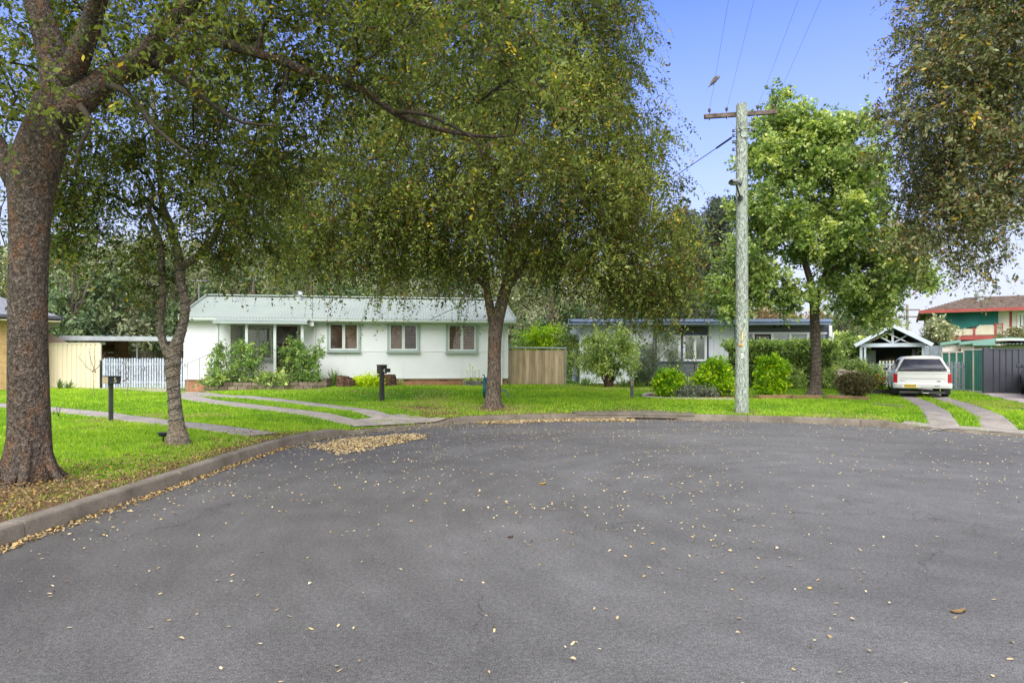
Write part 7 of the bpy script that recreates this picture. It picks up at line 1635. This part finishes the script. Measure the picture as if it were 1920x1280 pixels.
crown_tree('garden_tree', 'olive leafy tree beside the carport, before the green shade cloth', on(*tuple(P(1752, 680, 35.5))[:2]), 3.45, 1.0, 1.0, M['gum_leaf'], M['bark_grey'], dict(per=7, tl=.5, nl=12, ll=.13, lw=.075, droop=.3, spread=.8, rare=.04, tmean=.56, tsd=.16, clump=.12, flat=.4, jit=.12), 9, 75, tr=.07)
crown_tree('garden_tree', 'low dull green tree at the carport gable, left of the olive one', on(*tuple(P(1735, 680, 38))[:2]), 2.6, 1.2, .6, M['gum_leaf'], M['bark_grey'], dict(per=7, tl=.5, nl=12, ll=.13, lw=.075, droop=.3, spread=.8, rare=.04, tmean=.48, tsd=.16, clump=.12, flat=.4, jit=.12), 8, 60, tr=.06)
for px, top, lab in ((1642, 555, 'tall bare trunked tree behind the carport gable, left of the far pole'), (1658, 560, 'thin bare branched tree behind the carport gable, nearest its peak')):
    Y = 52; b = P(px, 680, Y); b.z = .5; h = P(0, top, Y).z - .5; root = thing('bare_tree', lab, 'tree', b); mb = MB(); mb.tube([b, b + Vector((.1, 0, h * .5)), b + Vector((0, 0, h))], [.16, .12, .04], 8)
    for i in range(7): z = h * random.uniform(.35, .9); s = random.choice((-1, 1)); e = b + Vector((s * random.uniform(.5, 1.3), random.uniform(-.4, .4), min(h, z + random.uniform(.6, 1.4)))); p = b + Vector((.05, 0, z)); mb.tube([p, p.lerp(e, .5) + Vector((s * .15, 0, -.1)), e], [.06, .045, .015], 6)
    mb.build('trunk', M['bark_grey'], root, smooth=True); A, _, _ = sample_blobs([(np.array(b + Vector((0, 0, h * .85))), np.array([.9, .9, h * .18]), 1)], 18); V, Fc, ti = leaves(A, rng.normal(size=A.shape), per=3, tl=.6, nl=7, ll=.18, lw=.1, droop=.4, rare=.05); npmesh('crown', V, Fc, M['gum_leaf'], root, ti)
def far_pole():
    Y = 66; b = P(1701, 680, Y); b.z = .4; zt = P(0, 571, Y).z; r = thing('far_utility_pole', 'distant grey power pole with two crossarms behind the carport roof', 'utility pole', b); mb = MB(); mb.tube([b, Vector((b.x, Y, zt))], [.16, .11], 10); mb.build('pole', M['old_paling'], r)
    for py, w in ((581, 1.1), (594, .9)): z = P(0, py, Y).z; mb = MB(); mb.box(b.x - w, b.x + w, Y - .2, Y - .12, z - .06, z + .06); mb.build('crossarm', M['arm_wood'], r)
far_pole()
# ------------------------------------------------------------------ vehicles
def wheel(T, root, x, y, r=.315, w=.2, out=1):
    mb = MB(); c = T(x, y, r); ax = (T(x + out, y, r) - c).normalized(); mb.lathe(c - ax * w / 2, [(r * .66, 0), (r * .93, .004), (r, .035), (r, w - .035), (r * .93, w - .004), (r * .66, w)], 26, ax); wh = mb.build('wheel', M['rubber'], root, smooth=True, auto=35)
    mb = MB(); u = ax.cross(Vector((0, 0, 1))); up = Vector((0, 0, 1)); o = c + ax * (w * .42)
    for k in range(6): a = k * math.pi / 3; d = u * math.cos(a) + up * math.sin(a); mb.beam(o + d * .03, o + d * r * .64, .07, .02, up=ax)
    mb.lathe(c + ax * (w * .12), [(r * .64, 0), (r * .655, w * .33), (r * .60, w * .36), (r * .58, 0)], 24, ax); mb.lathe(o - ax * .01, [(.05, 0), (.05, .025), (.02, .035)], 12, ax); mb.build('rim', M['alloy'], wh)
def hull(mb, T, st, sec):
    """loft: stations st of y, sec(y) -> list of (x, z) for the right half from the sill up to the middle"""
    rows = []
    for y in st:
        h = sec(y); rows.append([T(-x, y, z) for x, z in h] + [T(x, y, z) for x, z in reversed(h[:-1])])
    mb.grid(rows)
    for r in (rows[0], rows[-1]): mb.quad(r)
def ute():
    th = R(26.6); b = on(14.42, 24.0); b.z = .215; c, s = math.cos(th), math.sin(th)
    T = lambda x, y, z: Vector((b.x + x * c + y * s, b.y - x * s + y * c, b.z + z))
    root = thing('parked_ute', 'white ute with a canopy parked tail towards the street on the driveway strips', 'ute', b)
    RW, FW = 1.12, 4.02
    def sec(y):
        w = .905 - .10 * max(0, (y - 3.9) / 1.1) ** 2 - .05 * max(0, (.35 - y) / .35) ** 2
        top = .93 if y < 3.25 else .93 - .13 * ((y - 3.25) / 1.75) ** 1.6
        if y < .08: top = .90
        zb = .27
        for wy in (RW, FW):
            d = abs(y - wy)
            if d < .39: zb = max(zb, .315 + math.sqrt(max(0, .39 ** 2 - d * d)) * .98)
        if y < .70: zb = max(zb, .37)
        zb = min(zb, .70)
        return [(w * .95, zb), (w * .99, max(zb + .01, .45)), (w, max(zb + .02, .62)), (w * .985, max(zb + .03, .74)), (w * .955, max(top - .04, zb + .04)), (w * .90, top), (w * .5, top + .015), (0, top + .02)]
    st = sorted(set([0, .03, .08, .2, .4, .6, 1.6, 1.9, 2.2, 2.6, 3.0, 3.25, 3.4, 3.5, 4.5, 4.6, 4.75, 4.88, 4.96, 5.0] + [RW + .39 * math.cos(a) for a in np.linspace(0, math.pi, 13)] + [FW + .39 * math.cos(a) for a in np.linspace(0, math.pi, 13)]))
    mb = MB(); hull(mb, T, st, sec); mb.build('body', M['car_white'], root, smooth=True, auto=32)
    # inside of the arches and the underside
    mb = MB(); mb.box(-.70, .70, .14, 4.8, .33, .58, T); mb.build('underbody', M['plastic'], root)
    def can(y):
        t = 1 - max(0, (.42 - y) / .42) ; k = min(1, max(0, (y - 2.05) / .3)); top = 1.47 - .03 * k; wt = .615
        if y > 2.75: top = 1.43 - (y - 2.75) * .62
        if y < .34: top = .94 + (1.47 - .94) * (y / .34) ** .8 if y > .02 else .95
        wl = .83 - .225 * (top - .94) / .53
        return [(.83, .925), (.83 - .03 * (top - .94) / .53, .97 if top > 1 else .935), (wl + .02, max(top - .07, .94)), (wl - .05, top - .01), (wl * .5, top + .01), (0, top + .02)]
    mb = MB(); hull(mb, T, [.02, .06, .12, .2, .27, .34, .5, 1, 1.6, 2.05], can); mb.build('canopy', M['canopy_white'], root, smooth=True, auto=40)
    mb = MB(); hull(mb, T, [2.08, 2.2, 2.35, 2.6, 2.75, 3.0, 3.25, 3.5], can); mb.build('cab', M['car_white'], root, smooth=True, auto=40)
    # rear window: lies on the sloping tail of the canopy
    def tail(x, z): t = max(0, (z - .94) / .53); y = .34 * t ** (1 / .8); return T(x, y - .035, z)
    mb = MB(); fr = [(-.755, .965), (.755, .965), (.545, 1.375), (-.545, 1.375)]; gl = [(-.715, 1.0), (.715, 1.0), (.515, 1.345), (-.515, 1.345)]
    def strip(mb, poly, off, n=6):
        rows = []
        for i in range(n + 1):
            t = i / n; z = poly[0][1] * (1 - t) + poly[2][1] * t; xl = poly[0][0] * (1 - t) + poly[3][0] * t; rows.append([tail(xl, z) + (T(0, -off, 0) - T(0, 0, 0)), tail(-xl, z) + (T(0, -off, 0) - T(0, 0, 0))])
        mb.grid(rows)
    strip(mb, fr, .004); w = mb.build('rear_window', M['plastic'], root); mb = MB(); strip(mb, gl, .010); mb.build('pane', M['dark_glass'], w)
    mb = MB()
    for x in (-.6, .6): mb.box(x - .03, x + .03, -.035, -.016, .955, .975, T)
    mb.build('latch', M['steel'], w)
    for sx in (-1, 1):
        def sidepl(y0, y1, z0, z1, off=.006): return [T(sx * (.83 - .225 * (z - .94) / .53 + .01 + off - (.0 if z < 1.2 else .0)), y, z) for y, z in ((y0, z0), (y1, z0), (y1 - .05, z1), (y0 + .05, z1))]
        mb = MB(); mb.quad(sidepl(.45, 1.95, 1.02, 1.36)); mb.build('side_window', M['dark_glass'], root); mb = MB(); mb.quad(sidepl(2.25, 3.15, .98, 1.33)); mb.build('side_window', M['dark_glass'], root)
        # tail lamp, bumper corner, mirror, door handle
        mb = MB(); mb.box8([T(sx * .765, -.022, .53), T(sx * .885, .0, .53), T(sx * .885, .12, .53), T(sx * .765, .12, .53), T(sx * .765, -.022, .855), T(sx * .872, .0, .855), T(sx * .872, .12, .855), T(sx * .765, .12, .855)]); lp = mb.build('tail_lamp', M['lamp_red'], root, bevel=.012)
        mb = MB(); mb.box8([T(sx * .765, -.024, .505), T(sx * .886, -.002, .505), T(sx * .886, .1, .505), T(sx * .765, .1, .505), T(sx * .765, -.024, .528), T(sx * .886, -.002, .528), T(sx * .886, .1, .528), T(sx * .765, .1, .528)]); mb.build('reverse_lens', M['number_white'], lp)
        mb = MB(); mb.tube([T(sx * .86, 3.05, .98), T(sx * .95, 3.02, 1.0)], .03, 8); mb.box8([T(sx * .93, 2.96, .93), T(sx * 1.12, 2.98, .95), T(sx * 1.12, 3.06, .95), T(sx * .93, 3.08, .93), T(sx * .93, 2.96, 1.08), T(sx * 1.11, 2.98, 1.06), T(sx * 1.11, 3.06, 1.06), T(sx * .93, 3.08, 1.08)]); mi = mb.build('wing_mirror', M['car_white'], root, bevel=.02)
        mb = MB(); mb.quad([T(sx * .945, 2.955, .95), T(sx * 1.105, 2.975, .965), T(sx * 1.095, 2.975, 1.045), T(sx * .945, 2.955, 1.06)]); mb.build('mirror_glass', M['dark_glass'], mi)
        for wy in (RW, FW): wheel(T, root, sx * .79, wy, out=sx)
        mb = MB(); q = T(sx * .80, .62, .3); mb.box(sx * .80 - .12, sx * .80 + .12, .66, .672, .12, .42, T); mb.build('mud_flap', M['plastic'], root)
    # tailgate with pressed line, bumper
    mb = MB(); mb.box(-.755, .755, -.018, .03, .49, .925, T); tgt = mb.build('tailgate', M['car_white'], root, bevel=.01)
    mb = MB(); mb.beam(T(-.62, -.020, .685), T(.62, -.020, .685), .012, .016); mb.beam(T(-.62, -.020, .685), T(-.68, -.020, .655), .012, .016); mb.beam(T(.62, -.020, .685), T(.68, -.020, .655), .012, .016); mb.beam(T(-.70, -.020, .86), T(.70, -.020, .86), .008, .01); mb.build('pressed_line', M['car_shadow'], tgt)
    mb = MB(); mb.box(-.755, .755, -.006, .02, .915, .945, T); mb.build('tailgate_seal', M['plastic'], root)
    mb = MB(); mb.box(.44, .55, -.024, -.0185, .575, .605, T); mb.build('maker_badge', M['plastic'], tgt)
    mb = MB()
    for k, (h, wd) in enumerate(((.05, .02), (.03, .018), (.03, .018), (.045, .012), (.028, .018), (.028, .018))): x = -.66 + k * .025; mb.box(x, x + wd * .6, -.0235, -.0185, .575, .575 + h, T)
    mb.build('model_script', M['steel'], tgt)
    mb = MB(); R0 = []
    for x in (-.90, -.86, -.76, -.4, 0, .4, .76, .86, .90):
        e = .10 * max(0, (abs(x) - .74) / .16) ** 2; R0.append([T(x, .10 + e, .495), T(x, -.05 + e, .50), T(x, -.085 + e, .48), T(x, -.085 + e, .40), T(x, -.06 + e, .345), T(x, .06 + e, .34)])
    mb.grid(R0); bp = mb.build('rear_bumper', M['car_white'], root, smooth=True, auto=40)
    mb = MB(); mb.box(-.62, -.12, -.0885, -.087, .365, .485, T); mb.build('plate_recess', M['canopy_white'], bp)
    mb = MB(); mb.box(-.555, -.185, -.094, -.0887, .372, .478, T); pl = mb.build('number_plate', M['plate_yellow'], bp)
    text('WWH·473', .085, lambda x, y: T(-.37 + x * .92, -.0955, .425 + y), M['black'], 'plate_number', pl)
    mb = MB(); mb.box(.36, .52, -.092, -.086, .405, .445, T); mb.build('bumper_badge', M['steel'], bp, bevel=.008)
    mb = MB(); mb.box(-.05, .22, -.06, .0, .17, .20, T); mb.box(-.03, .03, -.09, -.03, .20, .26, T); mb.lathe(T(0, -.08, .26), [(.02, 0), (.02, .02), (.035, .04), (.03, .07), (.01, .08)], 10); mb.box(-.7, .7, .05, .12, .16, .24, T); mb.build('tow_bar', M['steel_dark'], root)
    mb = MB(); mb.box(.0, .2, -.07, -.062, .17, .19, T); mb.build('tow_label', M['number_white'], root)
M['car_shadow'] = plain('shaded crease', (.42, .41, .38), .5, .1, 3); M['steel_dark'] = plain('dull steel', (.10, .10, .10), .6, .2, 6)  # the pressed line's shade is painted on as a darker grey
ute()
def dark_car():
    th = R(33.5); b = on(19.95, 25.2); b.z = .24; c, s = math.cos(th), math.sin(th); y0 = -3.05
    T = lambda x, y, z: Vector((b.x + x * c + (y + y0) * s, b.y - x * s + (y + y0) * c, b.z + z))
    root = thing('parked_car', 'dark navy car of which just a wheel and mirror show, beside the grey steel gate', 'car', b)
    RW, FW = .95, 3.6; wr = .345
    def sec(y):
        w = .92 - .12 * max(0, (y - 3.7) / .8) ** 2 - .07 * max(0, (.3 - y) / .3) ** 2; top = 1.0 if y < 3.1 else 1.0 - .16 * ((y - 3.1) / 1.4) ** 1.5
        zb = .26
        for wy in (RW, FW):
            d = abs(y - wy)
            if d < .42: zb = max(zb, wr + math.sqrt(max(0, .42 ** 2 - d * d)) * .98)
        return [(w * .95, min(zb, .78)), (w * .99, max(min(zb, .78) + .01, .5)), (w, max(zb + .02, .68)), (w * .98, max(zb + .03, .82)), (w * .95, max(top - .04, zb + .04)), (w * .88, top), (w * .5, top + .02), (0, top + .025)]
    st = sorted(set([0, .05, .15, .3, 1.5, 2, 2.6, 3.1, 4.1, 4.3, 4.42, 4.5] + [RW + .42 * math.cos(a) for a in np.linspace(0, math.pi, 13)] + [FW + .42 * math.cos(a) for a in np.linspace(0, math.pi, 13)]))
    mb = MB(); hull(mb, T, st, sec); mb.build('body', M['car_dark'], root, smooth=True, auto=32)
    def cab(y):
        top = 1.62
        if y < .5: top = 1.0 + .62 * (y / .5) ** .7
        if y > 2.3: top = 1.62 - .6 * ((y - 2.3) / 1.0) ** 1.1
        wl = .86 - .2 * (top - 1) / .62; return [(.87, .99), (.86, 1.03 if top > 1.04 else 1.0), (wl + .02, max(top - .07, 1.0)), (wl - .05, top - .01), (0, top + .01)]
    mb = MB(); hull(mb, T, [.02, .1, .2, .35, .5, 1.2, 2, 2.3, 2.6, 2.9, 3.28], cab); mb.build('cabin', M['car_dark'], root, smooth=True, auto=40)
    mb = MB(); mb.box(-.74, .74, .1, 4.3, .3, .62, T); mb.build('underbody', M['plastic'], root)
    for sx in (-1, 1):
        mb = MB(); g = lambda y, z: T(sx * (.885 - .2 * (z - 1) / .62), y, z); mb.quad([g(.75, 1.08), g(1.65, 1.08), g(1.65, 1.48), g(.95, 1.48)]); mb.build('side_window', M['dark_glass'], root); mb = MB(); mb.quad([g(1.72, 1.08), g(2.85, 1.08), g(2.45, 1.48), g(1.72, 1.48)]); mb.build('side_window', M['dark_glass'], root)
        mb = MB(); mb.box8([T(sx * .90, 2.72, 1.02), T(sx * 1.10, 2.75, 1.04), T(sx * 1.10, 2.83, 1.04), T(sx * .90, 2.85, 1.02), T(sx * .90, 2.72, 1.2), T(sx * 1.09, 2.75, 1.18), T(sx * 1.09, 2.83, 1.18), T(sx * .90, 2.85, 1.2)]); mb.build('wing_mirror', M['car_dark'], root, bevel=.03)
        mb = MB(); mb.box8([T(sx * .72, -.01, .75), T(sx * .87, .02, .75), T(sx * .87, .12, .75), T(sx * .72, .12, .75), T(sx * .72, -.01, 1.0), T(sx * .86, .02, 1.0), T(sx * .86, .12, 1.0), T(sx * .72, .12, 1.0)]); mb.build('tail_lamp', M['lamp_red'], root)
        for wy in (RW, FW): wheel(T, root, sx * .80, wy, wr, .22, sx)
    mb = MB(); mb.quad([T(-.66, .12, 1.1), T(.66, .12, 1.1), T(.56, .36, 1.5), T(-.56, .36, 1.5)]); mb.build('rear_window', M['dark_glass'], root)
dark_car()
# ------------------------------------------------------------------ light, sky, camera
SUN_EL, SUN_AZ = 44, 186      # azimuth clockwise from +Y
def light():
    w = bpy.data.worlds.new('World'); scene.world = w; w.use_nodes = True; nt = w.node_tree; nt.nodes.clear(); out = nt.nodes.new('ShaderNodeOutputWorld')
    bg = N(nt, 'ShaderNodeBackground', Strength=.15); sky = nt.nodes.new('ShaderNodeTexSky'); sky.sky_type = 'NISHITA'; sky.sun_disc = False; sky.sun_elevation = R(SUN_EL); sky.sun_rotation = R(SUN_AZ); sky.air_density = 1.0; sky.dust_density = .6; sky.ozone_density = 2.5
    tc = nt.nodes.new('ShaderNodeTexCoord'); sp = N(nt, 'ShaderNodeSeparateXYZ'); nt.links.new(tc.outputs['Generated'], sp.inputs[0])
    # deep blue overhead in front, whitening towards the horizon; bright thin cloud behind the camera
    n = noise(nt, tc.outputs['Generated'], 2.0, 5, .6); ad = N(nt, 'ShaderNodeMath', operation='MULTIPLY_ADD'); nt.links.new(n, ad.inputs[0]); ad.inputs[1].default_value = -.08; nt.links.new(sp.outputs[2], ad.inputs[2])
    blue = mixc(nt, 1.0, sky.outputs[0], SKY_TINT, 'MULTIPLY')
    r = ramp(nt, ad.outputs[0], [(.0, (1.,) * 3), (.10, (.86,) * 3), (.245, (.42,) * 3), (.46, (.04,) * 3)]); c = mixc(nt, r.outputs[0], blue, (5.9, 6.15, 6.7))
    cl = N(nt, 'ShaderNodeMath', operation='MULTIPLY_ADD'); nt.links.new(sp.outputs[1], cl.inputs[0]); cl.inputs[1].default_value = -1.0; nt.links.new(n, cl.inputs[2])
    r2 = ramp(nt, cl.outputs[0], [(.18, (0,) * 3), (.62, (1,) * 3)]); cn = noise(nt, tc.outputs['Generated'], 3.5, 6, .6); cc = ramp(nt, cn, [(.3, (11.8, 12.0, 12.4)), (.7, (16.2, 16.2, 16.0))])
    c = mixc(nt, r2.outputs[0], c, cc.outputs[0])
    nt.links.new(c, bg.inputs[0]); nt.links.new(bg.outputs[0], out.inputs[0])
    L = bpy.data.lights.new('sun', 'SUN'); L.energy = SUN_E; L.angle = R(SUN_ANG); L.color = (1, .975, .94); o = bpy.data.objects.new('sun', L); COL.objects.link(o)
    el, az = R(SUN_EL), R(SUN_AZ); d = Vector((math.sin(az) * math.cos(el), math.cos(az) * math.cos(el), math.sin(el))); o.rotation_euler = d.to_track_quat('Z', 'Y').to_euler(); o.location = d * 60
SKY_TINT = (.78, 1.12, 2.35); SUN_E = 3.6; SUN_ANG = 42
light()
cam = bpy.data.cameras.new('camera'); cam.sensor_width = 36; cam.lens = 24; cam.shift_y = 40 / 1920; cam.clip_end = 2000; cam.clip_start = .05
co = bpy.data.objects.new('camera', cam); COL.objects.link(co); co.location = (0, 0, CH); co.rotation_euler = (R(90), 0, 0); scene.camera = co
scene.view_settings.view_transform = 'Standard'; scene.view_settings.look = 'None'; scene.view_settings.exposure = 0; scene.view_settings.gamma = 1
cy = scene.cycles; cy.max_bounces = 6; cy.diffuse_bounces = 3; cy.glossy_bounces = 3; cy.transmission_bounces = 4; cy.transparent_max_bounces = 8; cy.caustics_reflective = False; cy.caustics_refractive = False
cy.use_denoising = True
scene.render.film_transparent = False
